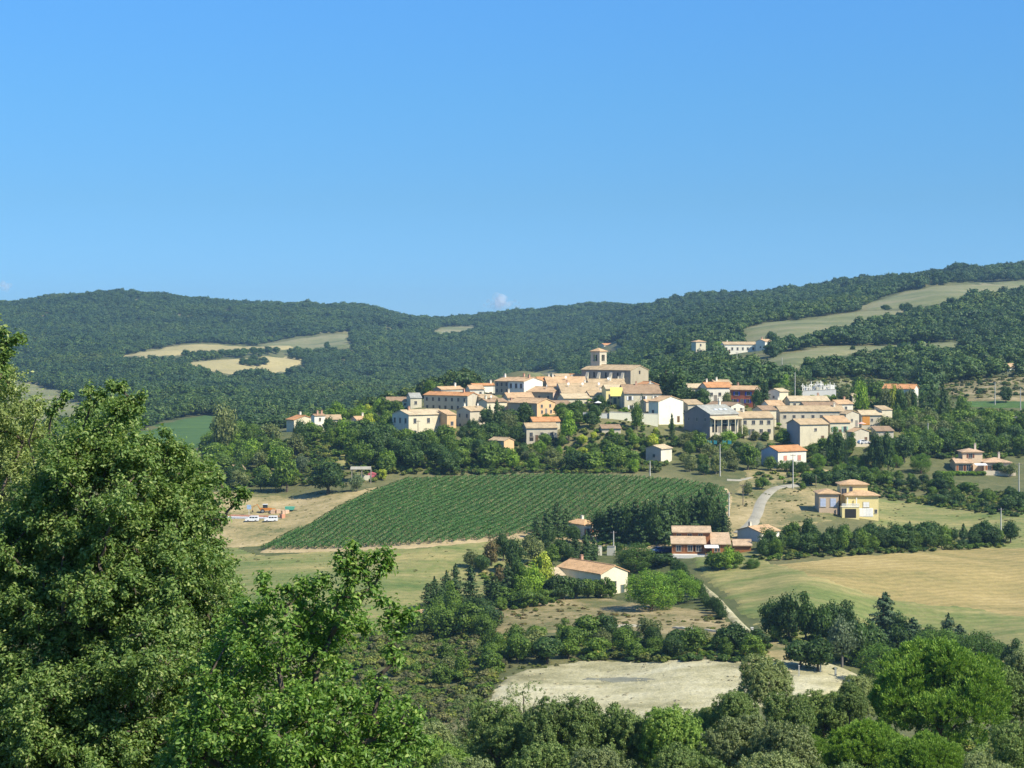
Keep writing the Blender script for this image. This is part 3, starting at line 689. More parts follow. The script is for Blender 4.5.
def crown_oak(seed, nclump=26, per=90, leaf=.035, flat=1.0, jitter=.9, low=-.85, open_=0.0):
    rng = np.random.RandomState(seed)
    d = ball(rng, nclump * 4); d = d[d[:, 2] > low][:nclump]
    lob = 1 + .16 * np.sin(d[:, 0] * 3 + seed) + .14 * np.sin(d[:, 1] * 4 + seed * 2) + rng.uniform(-.12, .12, len(d))
    rad = rng.uniform(.22, .42, len(d)) ** 1 * lob
    C = d * rad[:, None] * np.array([.86, .86, .86 * flat]); C[:, 2] += .49
    cr = rng.uniform(.12, .21, len(d))
    Vs = []; Qs = []; off = 0
    for c, r in zip(C, cr):
        n = int(per * (r / .16) ** 2)
        dd = ball(rng, n)
        rr = r * rng.uniform(.65, 1.08, n) * (1 + .18 * np.sin(dd[:, 0] * 9 + c[0] * 20) * np.sin(dd[:, 2] * 8))
        p = c + dd * rr[:, None] * np.array([1, 1, .82])
        out = p - np.array([0, 0, .5])
        nn = dd * 1.0 + out * .8 + rng.normal(size=(n, 3)) * .45 * jitter
        V, Q = quads(p, nn, leaf, rng)
        Vs.append(V); Qs.append(Q + off); off += len(V)
    # inner foliage so that the crown is not hollow
    n = int(nclump * per * .22)
    p = ball(rng, n) * (rng.uniform(0, 1, n) ** .5)[:, None] * .30; p[:, 2] += .52
    if open_ > 0: p = p[:int(n * (1 - open_))]
    V, Q = quads(p, rng.normal(size=(len(p), 3)), leaf * 1.7, rng)
    Vs.append(V); Qs.append(Q + off)
    V = np.concatenate(Vs); Q = np.concatenate(Qs)
    V[:, 2] = np.maximum(V[:, 2], .01)
    return V, Q

def crown_conifer(seed, n=2600, leaf=.03, width=.5, base=.02):
    """ragged conifer: boughs of uneven length, each a drooping fan of needles"""
    rng = np.random.RandomState(seed)
    Vs = []; Qs = []; off = 0
    lean = rng.uniform(-.03, .03, 2)
    nb = 74
    zb = np.sort(rng.uniform(0, 1, nb) ** 1.25)
    for i, z in enumerate(zb):
        az = i * 2.4 + rng.uniform(-.5, .5)
        L = width * min(1, (z + .25) * 2.6) * (1 - z) ** .62 * rng.uniform(.62, 1.08) + .03
        k = int(n / nb * (.45 + 1.3 * L / width))
        t = rng.uniform(.12, 1, k) ** .75
        sp = rng.normal(size=k) * .10 * (1 - .4 * t) * (L / width + .3)
        a = az + sp / np.maximum(t * L, .08) * .5
        r = t * L
        zz = base + z * .93 - r * .16 + t * t * L * .14 + rng.uniform(-.018, .022, k)
        p = np.stack([np.cos(a) * r + lean[0] * z, np.sin(a) * r + lean[1] * z, zz], 1)
        nn = np.stack([np.cos(a) * .7, np.sin(a) * .7, .9 + 0 * a], 1) + rng.normal(size=(k, 3)) * .4
        V, Q = quads(p, nn, leaf * .95, rng, .5)
        Vs.append(V); Qs.append(Q + off); off += len(V)
    k = n // 4     # dense heart round the stem
    z = rng.uniform(0, 1, k); a = rng.uniform(0, 6.28, k); r = .26 * (1 - z) ** .8 * rng.uniform(.2, 1, k)
    V, Q = quads(np.stack([np.cos(a) * r + lean[0] * z, np.sin(a) * r + lean[1] * z, base + z * .95], 1), rng.normal(size=(k, 3)), leaf * 1.2, rng, .6)
    Vs.append(V); Qs.append(Q + off)
    V = np.concatenate(Vs); V[:, 2] = np.maximum(V[:, 2], 0)
    return V, np.concatenate(Qs)

def crown_cypress(seed, n=1500, leaf=.022):
    rng = np.random.RandomState(seed)
    z = rng.uniform(0, 1, n)
    az = rng.uniform(0, 2 * np.pi, n)
    prof = np.sin(np.pi * np.clip(z * .86 + .12, 0, 1)) ** .6
    r = .5 * prof * (1 + .16 * np.sin(az * 3 + z * 9)) * rng.uniform(.7, 1.03, n)
    p = np.stack([np.cos(az) * r, np.sin(az) * r, .03 + z * .97], 1)
    nn = np.stack([np.cos(az), np.sin(az), .2 + 0 * az], 1) + rng.normal(size=(n, 3)) * .35
    V, Q = quads(p * np.array([1, 1, 1]), nn, leaf, rng, .5)
    return V, Q

def crown_pine(seed, nclump=64, per=85, leaf=.02, low=-.9):
    """stone pine: a wide dome of many small upright tufts, bare below"""
    rng = np.random.RandomState(seed)
    d = ball(rng, nclump * 4); d = d[d[:, 2] > low][:nclump]
    lob = 1 + .08 * np.sin(d[:, 0] * 5 + seed) + rng.uniform(-.09, .07, len(d))
    C = d * lob[:, None] * np.array([.41, .41, .43]); C[:, 2] += .5
    cr = rng.uniform(.075, .125, len(d))
    Vs = []; Qs = []; off = 0
    for c, r in zip(C, cr):
        n = int(per * (r / .1) ** 2)
        dd = ball(rng, n)
        p = c + dd * (r * rng.uniform(.6, 1.1, n))[:, None]
        nn = dd + rng.normal(size=(n, 3)) * .6
        V, Q = quads(p, nn, leaf, rng, .4)
        Vs.append(V); Qs.append(Q + off); off += len(V)
    n = int(nclump * per * (.35 if nclump < 90 else .10))
    dd = ball(rng, n); dd[:, 2] = np.abs(dd[:, 2]) * 1.3 - .45
    p = dd * (rng.uniform(.5, .95, n))[:, None] * np.array([.42, .42, .42]); p[:, 2] += .48
    V, Q = quads(p, rng.normal(size=(n, 3)), leaf * 1.6, rng)
    Vs.append(V); Qs.append(Q + off)
    return np.concatenate(Vs), np.concatenate(Qs)

def trunk_mesh(name, mat, seed, h=.55, r=.035, limbs=4, spread=.25, top=.7, deep=-.08):
    rng = random.Random(seed)
    mb = MB()
    bend = (rng.uniform(-.04, .04), rng.uniform(-.04, .04))
    mb.tube([(0, 0, deep), (bend[0] * .3, bend[1] * .3, h * .4), (bend[0], bend[1], h), (bend[0] * 1.3, bend[1] * 1.3, top)], [r * 1.4, r, r * .7, r * .3])
    for k in range(limbs):
        a = rng.uniform(0, 6.28); z0 = h * rng.uniform(.45, .95)
        e = (math.cos(a) * spread, math.sin(a) * spread, z0 + rng.uniform(.12, .28))
        m_ = (e[0] * .45, e[1] * .45, z0 + .08)
        mb.tube([(bend[0] * .7, bend[1] * .7, z0 - .03), m_, e], [r * .55, r * .38, r * .12], n=5)
    return mb.mesh(name, mat)

BARK = bark_mat('bark', (.055, .042, .030), (.15, .12, .09))
BARKG = bark_mat('grey_bark', (.10, .09, .075), (.24, .22, .19))
BARKR = bark_mat('pine_bark', (.07, .035, .022), (.18, .10, .07))
LEAF = {
 'oak':    leaf_mat('oak_foliage', (0.0540, 0.1066, 0.0142), (0.1260, 0.2056, 0.0263), (0.1890, 0.2589, 0.0354)),
 'dark':   leaf_mat('dark_foliage', (0.0288, 0.0670, 0.0162), (0.0684, 0.1249, 0.0263), (0.0990, 0.1523, 0.0304)),
 'bright': leaf_mat('bright_foliage', (0.0990, 0.1904, 0.0162), (0.1980, 0.3199, 0.0283), (0.2700, 0.3808, 0.0405)),
 'yellow': leaf_mat('yellow_green_foliage', (0.2160, 0.2894, 0.0223), (0.3960, 0.4417, 0.0455), (0.4860, 0.5027, 0.0607)),
 'olive':  leaf_mat('grey_green_foliage', (0.0990, 0.1371, 0.0455), (0.1980, 0.2285, 0.0759), (0.2520, 0.2742, 0.1012)),
 'blue':   leaf_mat('blue_green_foliage', (0.0990, 0.1523, 0.0759), (0.1980, 0.2513, 0.1265)),
 'brown':  leaf_mat('dry_foliage', (0.0900, 0.0852, 0.0352), (0.2400, 0.1768, 0.0660), (0.1800, 0.1904, 0.0550)),
 'fir':    leaf_mat('conifer_foliage', (0.0336, 0.0739, 0.0202), (0.0744, 0.1322, 0.0331), (0.0960, 0.1568, 0.0414), .2),
 'firblue':leaf_mat('cedar_foliage', (0.0504, 0.0918, 0.0405), (0.1056, 0.1624, 0.0690), None, .2),
 'pine':   leaf_mat('pine_foliage', (0.0720, 0.1599, 0.0162), (0.1440, 0.2513, 0.0223), (0.1980, 0.3046, 0.0304), .2),
 'pined':  leaf_mat('dark_pine_foliage', (0.0504, 0.1188, 0.0152), (0.0990, 0.1752, 0.0223), (0.1260, 0.1980, 0.0304), .2),
 'wood':   leaf_mat('far_wood_foliage', (0.0300, 0.0680, 0.0165), (0.0690, 0.1197, 0.0297), (0.1125, 0.1564, 0.0440), .15, per_obj=.55),
 'clod':   leaf_mat('clay_clod', (.34, .31, .19), (.50, .46, .31), None, 0, rough=.95),
 'scrub':  leaf_mat('scrub_foliage', (0.0810, 0.1219, 0.0253), (0.1800, 0.2132, 0.0455), (0.2880, 0.2437, 0.0708), .25, per_obj=.9),
 'heath':  leaf_mat('heath_foliage', (.085, .095, .036), (.155, .160, .062), (.22, .19, .09), .25, per_obj=.8),
}
SHAPES = {}
def shape(kind, i):
    k = (kind, i)
    if k not in SHAPES:
        if kind == 'oak': SHAPES[k] = crown_oak(10 + i, 27, 95, .034)
        if kind == 'tall': SHAPES[k] = crown_oak(60 + i, 30, 80, .030, flat=1.15, low=-.8)
        if kind == 'bush': SHAPES[k] = crown_oak(90 + i, 24, 90, .042, low=-.98)
        if kind == 'fir': SHAPES[k] = crown_conifer(20 + i)
        if kind == 'cypress': SHAPES[k] = crown_cypress(30 + i)
        if kind == 'pine': SHAPES[k] = crown_pine(40 + i, 90, 110, .018)
        if kind == 'olive': SHAPES[k] = crown_oak(50 + i, 22, 70, .032, jitter=1.4)
        if kind == 'airy': SHAPES[k] = crown_oak(70 + i, 20, 48, .030, jitter=1.6, open_=.7)
    return SHAPES[k]
# type -> (shape, material, trunk height, bark, width/height, everyday name)
TYPES = {
 'oak': ('oak', 'oak', BARK), 'dark': ('oak', 'dark', BARK), 'bright': ('tall', 'bright', BARK), 'tall': ('tall', 'oak', BARK),
 'talldark': ('tall', 'dark', BARK), 'yellow': ('oak', 'yellow', BARK), 'olive': ('olive', 'olive', BARKG), 'blue': ('tall', 'blue', BARKG),
 'brown': ('olive', 'brown', BARK), 'fir': ('fir', 'fir', BARKR), 'firblue': ('fir', 'firblue', BARKR), 'cypress': ('cypress', 'fir', BARK),
 'pine': ('pine', 'pine', BARKR), 'pined': ('pine', 'pined', BARKR), 'bush': ('bush', 'oak', BARK), 'bushdark': ('bush', 'dark', BARK),
 'bushbright': ('bush', 'bright', BARK), 'airy': ('airy', 'olive', BARKG), 'bushyellow': ('bush', 'yellow', BARK), 'bushblue': ('bush', 'blue', BARK),
}
WH = {'oak': 1.1, 'dark': 1.1, 'bright': .85, 'tall': .8, 'talldark': .75, 'yellow': 1, 'olive': 1.1, 'blue': .7, 'brown': 1.1, 'fir': .5, 'firblue': .62,
      'cypress': .2, 'pine': 1.15, 'pined': 1.2, 'bush': 1.3, 'bushdark': 1.3, 'bushbright': 1.3, 'airy': .9, 'bushyellow': 1.3, 'bushblue': 1.2}
MESHC = {}
def crown_mesh(ty, i):
    k = (ty, i)
    if k not in MESHC:
        sh, mt, bk = TYPES[ty]
        V, Q = shape(sh, i)
        MESHC[k] = np_mesh('crown', V, Q, [LEAF[mt]])
    return MESHC[k]
def trunk_of(ty, i):
    k = ('t', ty, i % 3)
    if k not in MESHC:
        sh, mt, bk = TYPES[ty]
        if sh in ('fir', 'cypress'): MESHC[k] = trunk_mesh('trunk', bk, i, .7, .022, 0, 0, .93)
        elif sh == 'pine': MESHC[k] = trunk_mesh('trunk', bk, i, .55, .03, 7, .28, .75)
        elif sh == 'bush': MESHC[k] = trunk_mesh('trunk', bk, i, .25, .03, 5, .25, .45)
        else: MESHC[k] = trunk_mesh('trunk', bk, i, .45, .032, 6, .26, .72)
    return MESHC[k]
KIND_NAME = {'oak': 'oak_tree', 'dark': 'oak_tree', 'bright': 'leafy_tree', 'tall': 'leafy_tree', 'talldark': 'leafy_tree', 'yellow': 'leafy_tree',
 'olive': 'olive_tree', 'blue': 'leafy_tree', 'brown': 'leafy_tree', 'fir': 'fir_tree', 'firblue': 'cedar_tree', 'cypress': 'cypress_tree', 'pine': 'pine_tree', 'pined': 'pine_tree',
 'bush': 'bush', 'bushdark': 'bush', 'bushbright': 'bush', 'airy': 'leafy_tree', 'bushyellow': 'bush', 'bushblue': 'bush'}
rt = random.Random(11)
NT = [0]
TREES = []   # footprint log
def put_tree(ty, x, y, z, h, w, label, group=None, var=None):
    i = rt.randrange(5) if var is None else var
    nm = KIND_NAME[ty]
    o = link(nm, None, None, (x, y, z - .1)); o.empty_display_size = .5
    o.rotation_euler = (0, 0, rt.uniform(0, 6.28)); o.scale = (w, w, h)
    tag(o, label, 'bush' if nm == 'bush' else 'tree', group)
    link('crown', crown_mesh(ty, i), o); link('trunk', trunk_of(ty, i), o)
    NT[0] += 1; TREES.append((x, y, w))
    return o
def tree(ty, u, vb, hpx, wpx, label, Y=None, group=None, var=None):
    if Y is None:
        p = cast1(u, vb)
    else:
        x = (u - U0) / F * Y; p = (x, Y, float(ground(np.array([x]), np.array([Y]))[0]))
        # keep the crown top where the photo shows it even if the foot is hidden
        hpx = (p[2] - (V0 - (vb - hpx)) / F * Y) * F / Y * -1
    s = p[1] / F
    if ty in ('fir', 'firblue'): wpx *= 1.3
    return put_tree(ty, p[0], p[1], p[2], max(1, hpx * s), wpx * s * 1.05, label, group, var)

ORD = ['first', 'second', 'third', 'fourth', 'fifth', 'sixth', 'seventh', 'eighth', 'ninth', 'tenth', 'eleventh', 'twelfth', 'thirteenth', 'fourteenth',
       'fifteenth', 'sixteenth', 'seventeenth', 'eighteenth', 'nineteenth', 'twentieth']
def ordw(i):
    if i < 20: return ORD[i]
    tens = {2: 'twenty', 3: 'thirty', 4: 'forty', 5: 'fifty', 6: 'sixty'}[(i + 1) // 10]; r = (i + 1) % 10
    return (tens[:-1] + 'ieth') if r == 0 else tens + '-' + ORD[r - 1]
def inside_house(x, y, m=1.0):
    for h in HOUSES:
        dx, dy = x - h['x'], y - h['y']
        c, s = math.cos(-h['th']), math.sin(-h['th'])
        lx, ly = dx * c - dy * s, dx * s + dy * c
        if abs(lx) < h['W']/2 + m and abs(ly) < h['D']/2 + m: return True
    for (sx, sy, _), rr in ((CHURCH, 16), (YHOUSE, 9), (WHOUSE, 9), (VILLA, 11)):
        if (sx - x) ** 2 + (sy + 6 - y) ** 2 < rr * rr: return True
    return False
def cluster(poly, n, types, hr, noun, place, mind=5.0, seed=1, maxtop=None, group=None):
    """trees with their feet inside a pixel polygon; each gets its own place-finding label"""
    rng = np.random.RandomState(seed)
    P = np.array(poly, float); lo = P.min(0); hi = P.max(0)
    cand = rng.uniform(lo, hi, (n * 40, 2)); cand = cand[inpoly(cand[:, 0], cand[:, 1], P)][:n * 12]
    W = cast(cand[:, 0], cand[:, 1])
    got = []
    names = [t for t, _ in types]; wt = np.array([b for _, b in types], float); wt /= wt.sum()
    for (u, v), p in zip(cand, W):
        if len(got) >= n: break
        if np.isnan(p[0]): continue
        if any((p[0] - g[0][0])**2 + ((p[1] - g[0][1]) * .6)**2 < mind * mind for g in got): continue
        ty = names[rng.choice(len(names), p=wt)]
        h = rng.uniform(*hr)
        if inside_house(p[0], p[1], h * WH[ty] * .3): continue
        got.append((p, u, ty, h))
    got.sort(key=lambda g: g[1])
    for i, (p, u, ty, h) in enumerate(got):
        lab = '%s %s from the left %s' % (ordw(i), noun, place)
        put_tree(ty, p[0], p[1], p[2], h, h * WH[ty] * rng.uniform(.88, 1.15), lab, group or ('%ss %s' % (noun, place)))
    return got

# ---------------------------------------------------------------- scattered masses (only what nobody could count)
def scatter(name, pts, scl, protos, label, rz=None, seed=0, idx=None):
    """one object: low plants or a far wood, instanced on points"""
    n = len(pts); rng = np.random.RandomState(seed)
    me = bpy.data.meshes.new(name)
    me.vertices.add(n); me.vertices.foreach_set('co', np.asarray(pts, np.float32).ravel())
    a = me.attributes.new('scl', 'FLOAT_VECTOR', 'POINT'); a.data.foreach_set('vector', np.asarray(scl, np.float32).ravel())
    rot = np.zeros((n, 3), np.float32); rot[:, 2] = rng.uniform(0, 6.28, n) if rz is None else rz
    a = me.attributes.new('rot', 'FLOAT_VECTOR', 'POINT'); a.data.foreach_set('vector', rot.ravel())
    a = me.attributes.new('pick', 'INT', 'POINT')
    a.data.foreach_set('value', (rng.randint(0, len(protos), n) if idx is None else idx).astype(np.int32))
    me.update()
    ob = link(name, me)
    co = bpy.data.collections.new(name + '_plants')
    for i, m in enumerate(protos):
        o = bpy.data.objects.new('plant_%02d' % i, m); co.objects.link(o)
    ng = bpy.data.node_groups.new(name, 'GeometryNodeTree')
    ng.interface.new_socket('Geometry', in_out='INPUT', socket_type='NodeSocketGeometry')
    ng.interface.new_socket('Geometry', in_out='OUTPUT', socket_type='NodeSocketGeometry')
    N = ng.nodes; L = ng.links
    gi = N.new('NodeGroupInput'); go = N.new('NodeGroupOutput')
    ip = N.new('GeometryNodeInstanceOnPoints'); ci = N.new('GeometryNodeCollectionInfo')
    ci.inputs['Collection'].default_value = co
    ci.inputs['Separate Children'].default_value = True; ci.inputs['Reset Children'].default_value = True
    def na(nm, ty):
        q = N.new('GeometryNodeInputNamedAttribute'); q.data_type = ty; q.inputs['Name'].default_value = nm
        return [s for s in q.outputs if s.enabled and s.name == 'Attribute'][0]
    L.new(gi.outputs[0], ip.inputs['Points']); L.new(ci.outputs[0], ip.inputs['Instance'])
    ip.inputs['Pick Instance'].default_value = True
    L.new(na('pick', 'INT'), ip.inputs['Instance Index'])
    e2r = N.new('FunctionNodeEulerToRotation'); L.new(na('rot', 'FLOAT_VECTOR'), e2r.inputs[0])
    L.new(e2r.outputs[0], ip.inputs['Rotation']); L.new(na('scl', 'FLOAT_VECTOR'), ip.inputs['Scale'])
    L.new(ip.outputs[0], go.inputs[0])
    md = ob.modifiers.new('plants', 'NODES'); md.node_group = ng
    tag(ob, label, 'plants', None, 'stuff')
    return ob

# the woods change species and vigour in broad patches
m_ = LEAF['wood']; t_ = m_.node_tree
oi_ = [n for n in t_.nodes if n.type == 'OBJECT_INFO'][0]
nz_ = noise_node(t_, .009, 5, .7, oi_.outputs['Location'])
rp_ = ramp(t_, nz_.outputs[0], [(.34, (.50, .60, .72)), (.46, (.92, .95, 1)), (.56, (1.15, 1.12, .85)), (.68, (1.5, 1.2, 1.0))])
for l_ in list(t_.links):
    if l_.to_node.type == 'BSDF_PRINCIPLED' and l_.to_socket.name == 'Base Color':
        src_ = l_.from_socket; o_ = mix(t_, 1.0, src_, rp_.outputs[0], 'MULTIPLY'); t_.links.new(o_, l_.to_socket); break
# far woods -------------------------------------------------------------
far_protos = []
for i in range(6):
    V, Q = crown_oak(200 + i, 16, 48, .055, low=-.45)
    far_protos.append(np_mesh('far_crown', V, Q, [LEAF['wood']]))
FIELDS_FAR = [
 [(115,357.5),(156,349.5),(184,343.5),(215,343.5),(255,346),(290,338),(349,332),(353,348),(330,352),(300,351),(283,351.5),(255,352.5),(215,354),(190,355.5),(150,358.5)],
 [(184,365),(205,360.5),(230,358.5),(260,357),(285,355),(304,358),(305,364),(287,373),(230,375.5),(203,369.5)],
 [(0,378),(30,384),(60,391),(88,408),(104,418),(60,424),(0,424)],
 [(428,332.5),(445,327),(478,326),(475,330.5),(440,335)],
 [(856,309),(880,299),(905,291.5),(935,286),(965,283),(1060,279),(1060,291),(1000,294),(960,300),(930,306.5),(895,310),(870,311)],
 [(738,330),(770,322),(800,320),(830,315),(862,311),(908,310),(900,317),(870,324),(840,331),(800,340),(770,345),(743,344)],
 [(760,366),(790,352),(830,346),(880,346),(962,341),(966,348),(900,353),(850,356),(810,363),(785,375),(750,375)],
 [(930,392),(955,382),(1000,377),(1060,377),(1060,410),(958,410),(945,402)],
 [(785,387),(820,379),(870,378),(925,384),(920,396),(860,397),(790,396)],
 [(504,383),(520,376),(536,372),(555,368),(560,378),(540,383)],
 [(120,445),(140,430),(170,421),(205,414.5),(222,416),(236,421),(247,432),(232,452),(180,452)],
]
rg = np.random.RandomState(3)
PTS = []
y = 735.0
# jittered rows, spacing grows a little with distance
while y < 3150:
    sp = 6.6 + max(0, y - 1200) / 900
    half = .31 * y + 40
    n = int(2 * half / sp)
    xs = -half + (np.arange(n) + rg.uniform(-.4, .4, n)) * sp
    PTS.append(np.stack([xs, y + rg.uniform(-.42, .42, n) * sp], 1))
    y += sp * .92
P = np.concatenate(PTS)
Z = ground(P[:, 0], P[:, 1])
uu, vv = px_of(P[:, 0], P[:, 1], Z)
keep = (uu > -60) & (uu < 1084)
hp_ = F * 7.0 / P[:, 1]
for f in FIELDS_FAR:
    for q_ in (0, .35, .65): keep &= ~inpoly(uu, vv - hp_ * q_, f)
# the village hill itself stays clear
keep &= ~((P[:, 1] < 860) & (uu > 470) & (uu < 660))
keep &= ~((P[:, 1] < 800) & (uu > 640) & (uu < 700) & (P[:, 1] < 745))
for h in HOUSES:
    if h['Y'] > 800: keep &= ~(((P[:, 0] - h['x'])**2 + (P[:, 1] - h['y'] + 5)**2) < (h['W'] * .62 + 6)**2) & ~((np.abs(P[:,0]-h['x']) < h['W']*.62) & (P[:,1] < h['y']) & (P[:,1] > h['y'] - 40))
# natural thinning: glades and rougher heath
thin = und(P[:, 0], P[:, 1], 210) + .6 * und(P[:, 0] + 50, P[:, 1], 60)
right_low = (uu > 700) & (vv > 356)
keep &= ~((thin > 1.45) & (rg.uniform(size=len(P)) < .55))
fine = und(P[:, 0] + 400, P[:, 1] + 90, 38)
keep &= ~((fine > 1.5) & (rg.uniform(size=len(P)) < .6))
keep &= ~((uu > 721) & (uu < 772) & (P[:, 1] > 985) & (P[:, 1] < 1165))
keep &= ~((uu > 598) & (uu < 620) & (P[:, 1] > 1600) & (P[:, 1] < 1870))
keep &= ~((uu > 691) & (uu < 707) & (P[:, 1] > 1040) & (P[:, 1] < 1160))
keep &= ~(right_low & (thin > 1.0) & (rg.uniform(size=len(P)) < .4))
keep &= ~((P[:, 1] < 1010) & (uu > 478) & (uu < 580))
# cull points hidden well behind nearer ground
P = P[keep]; Z = Z[keep]; uu = uu[keep]; vv = vv[keep]
Zt = Z + 9
vis = np.ones(len(P), bool)
for fr in np.linspace(.25, .97, 36):
    gz = ground0(P[:, 0] * fr, P[:, 1] * fr)
    vis &= gz < Zt * fr + 1.5
P = P[vis]; Z = Z[vis]
hs = rg.uniform(4.6, 10.5, len(P)) * (1 + .20 * und(P[:, 0], P[:, 1], 70))
hs = np.clip(hs, 3, 15)
ws = hs * rg.uniform(1.0, 1.35, len(P)) * (1 + np.clip((P[:, 1] - 1500) / 5000, 0, .25))
print('far wood trees', len(P))
scatter('far_woodland', np.c_[P, Z - .6], np.c_[ws, ws, hs], far_protos, 'dense green oak woodland covering the far hills behind the village', seed=4)

# clumps and single trees standing in the far pastures
def far_tree(u, v, hpx, wpx, label, ty='dark', group=None):
    p = cast1(u, v, 700); s = p[1] / F
    put_tree(ty, p[0], p[1], p[2], hpx * s, wpx * s, label, group)
for (a, u, v, h_, w_) in (('left', 902, 311.5, 9, 9), ('right', 908, 312.5, 11, 13)):
    far_tree(u, v, h_, w_, 'dark round tree at the upper pasture edge, %s one of the touching pair' % a, group='pair of trees at the upper pasture')
far_tree(885, 311, 7, 14, 'small dark bush left of the tree pair at the upper pasture edge', 'dark')
far_tree(822, 333, 4, 4, 'tiny lone bush in the middle pasture above the far farm')
far_tree(772, 344, 14, 14, 'dark tree at the right end of the far farm')
far_tree(853, 351, 6, 7, 'small round tree on the strip pasture, left of two')
far_tree(890, 352, 9, 14, 'broad grey green tree on the strip pasture, right of two', 'olive')
k = 0
for (u, v, w_) in [(186,358,12),(193,359,13),(200,358,13),(207,358.5,14),(214,358,13),(222,357.5,13),(229,357,14),(237,356.5,14),(245,356,13),(253,355,13),(260,355,12),(268,354.5,12),(276,354,10),
                   (244,366,13),(250,367,14),(257,367,14),(263,365,13),(292,360,10),(299,361,11),(305,362,10),(327,350,8),(254,363,12)]:
    far_tree(u, v, 9, w_, '%s round dark tree from the left between the far stubble fields' % ordw(k), 'dark', 'trees between the far stubble fields'); k += 1
# ---------------------------------------------------------------- the air
hm = bpy.data.materials.new('haze'); hm.use_nodes = True
ht = hm.node_tree; ht.nodes.clear()
ho = ht.nodes.new('ShaderNodeOutputMaterial'); hv = ht.nodes.new('ShaderNodeVolumePrincipled')
hv.inputs['Color'].default_value = (.46, .76, 1, 1); hv.inputs['Density'].default_value = .00009; hv.inputs['Anisotropy'].default_value = .2
ht.links.new(hv.outputs[0], ho.inputs['Volume'])
mb = MB(); mb.box(-9500, 9500, -420, 7400, -240, 150)
tag(mb.build('haze', hm), 'pale blue summer haze over the whole valley', 'haze', kind='stuff')

# ---------------------------------------------------------------- the vineyard
M_SOIL = ground_mat('vineyard_soil', [(.3, (.31, .235, .12)), (.7, (.47, .37, .20))], .1, 1.2)
VINE_PX = [(262,551),(290,537),(330,516),(365,498),(400,482),(450,480),(500,478.5),(560,477.5),(620,479),(680,483),(722,490),(729,498),(727,512),(718,540),(640,548),(560,535),(530,534),(480,541),(400,547),(330,550)]
patch('vineyard_soil', [(258,553),(400,480.5),(500,477),(620,477.5),(690,482),(728,489),(734,499),(731,512),(722,542),(640,552),(545,537),(480,543.5),(400,549.5),(330,552.5)], .45, M_SOIL, .2, rough=.2)
VP = world_poly(VINE_PX)
a_, b_ = cast1(262, 551), cast1(400, 482)
vd = np.array([b_[0] - a_[0], b_[1] - a_[1]]); vd /= np.linalg.norm(vd)
vn = np.array([vd[1], -vd[0]])
M_VINE = leaf_mat('vine_leaves', (.036, .098, .024), (.072, .170, .034), (.115, .22, .05), .25, per_obj=.12)
M_VWOOD = bark_mat('vine_wood', (.06, .045, .03), (.16, .12, .08))
off0 = (VP @ vn).min(); off1 = (VP @ vn).max()
rv = np.random.RandomState(8)
sp = 2.25
k = 0
oc = off0 + .4
while oc < off1:
    t = np.arange((VP @ vd).min() - 1, (VP @ vd).max() + 1, .25)
    q = vd[None] * t[:, None] + vn[None] * oc
    ins = inpoly(q[:, 0], q[:, 1], VP)
    # the longest unbroken run of the row
    e_ = np.flatnonzero(np.diff(np.r_[0, ins.astype(int), 0])); runs = list(zip(e_[::2], e_[1::2]))
    if runs:
        r0, r1 = max(runs, key=lambda r: r[1] - r[0]); ins = np.zeros_like(ins); ins[r0:r1] = True
    if ins.sum() > 44:
        tt = t[ins]
        n = int(len(tt) * .25 * 84)
        ts = rv.uniform(tt.min(), tt.max(), n)
        # only where the row really is (the field edge is not straight)
        j = np.clip(((ts - t[0]) / .25).astype(int), 0, len(t) - 1); ts = ts[ins[j]]; n = len(ts)
        gap = und(ts * 1.0, np.full(n, oc * 7.0), 9) + .6 * und(ts, np.full(n, oc * 3.), 3)
        hgt = 1.6 + .10 * gap
        hh = rv.uniform(0, 1, n) ** .7
        fr_ = (oc - off0) / (off1 - off0)
        wid = (.86 - .30 * min(1, max(0, (fr_ - .62) / .25))) * np.sqrt(np.clip(1 - (hh * .95 - .35) ** 2 * 1.7, .1, 1)) * (1 + .15 * gap)
        side = rv.choice([-1, 1], n) * rv.uniform(.35, 1.0, n) ** .6
        keepv = rv.uniform(size=n) > np.clip(-gap - 1.6, 0, .8)
        p2 = vd[None] * ts[:, None] + vn[None] * (oc + side * wid)[:, None]
        zz = ground(p2[:, 0], p2[:, 1]) + .38 + hh * (hgt - .38)
        nn = np.c_[vn[None] * side[:, None], hh * 1.1] + rv.normal(size=(n, 3)) * .45
        V, Q = quads(np.c_[p2, zz][keepv], nn[keepv], .16, rv)
        o = tag(link('vine_row', np_mesh('vine_row', V, Q, [M_VINE])), 'long row of green vines running up the large sloping vineyard', 'vine row', 'rows of vines in the large sloping vineyard')
        k += 1
    oc += sp
print('vine rows', k)

# ---------------------------------------------------------------- buildings
GLASS = plain_mat((.035, .045, .06), .15, name='window_glass')
FRAME = plain_mat((.42, .37, .29), .7, name='window_frame')
DARKO = plain_mat((.03, .028, .025), .9, name='opening_shade')  # near-black panels, the shade inside openings put into the colour
WMC = {}
def window_mesh(w, h, dark=False):
    k = ('win', round(w, 2), round(h, 2), dark)
    if k not in WMC:
        mb = MB(); f = .1
        mb.box(-w/2, w/2, -.03, .0, 0, h, 1)
        if not dark:
            mb.box(-w/2 - f, -w/2, -.08, 0, -f, h + f, 0); mb.box(w/2, w/2 + f, -.08, 0, -f, h + f, 0)
            mb.box(-w/2, w/2, -.08, 0, h, h + f, 0); mb.box(-w/2 - f - .05, w/2 + f + .05, -.14, -.081, -f - .04, 0, 0)
            mb.box(-.03, .03, -.06, -.031, 0, h, 0)
        WMC[k] = mb.mesh('window', [FRAME, GLASS if not dark else DARKO])
    return WMC[k]
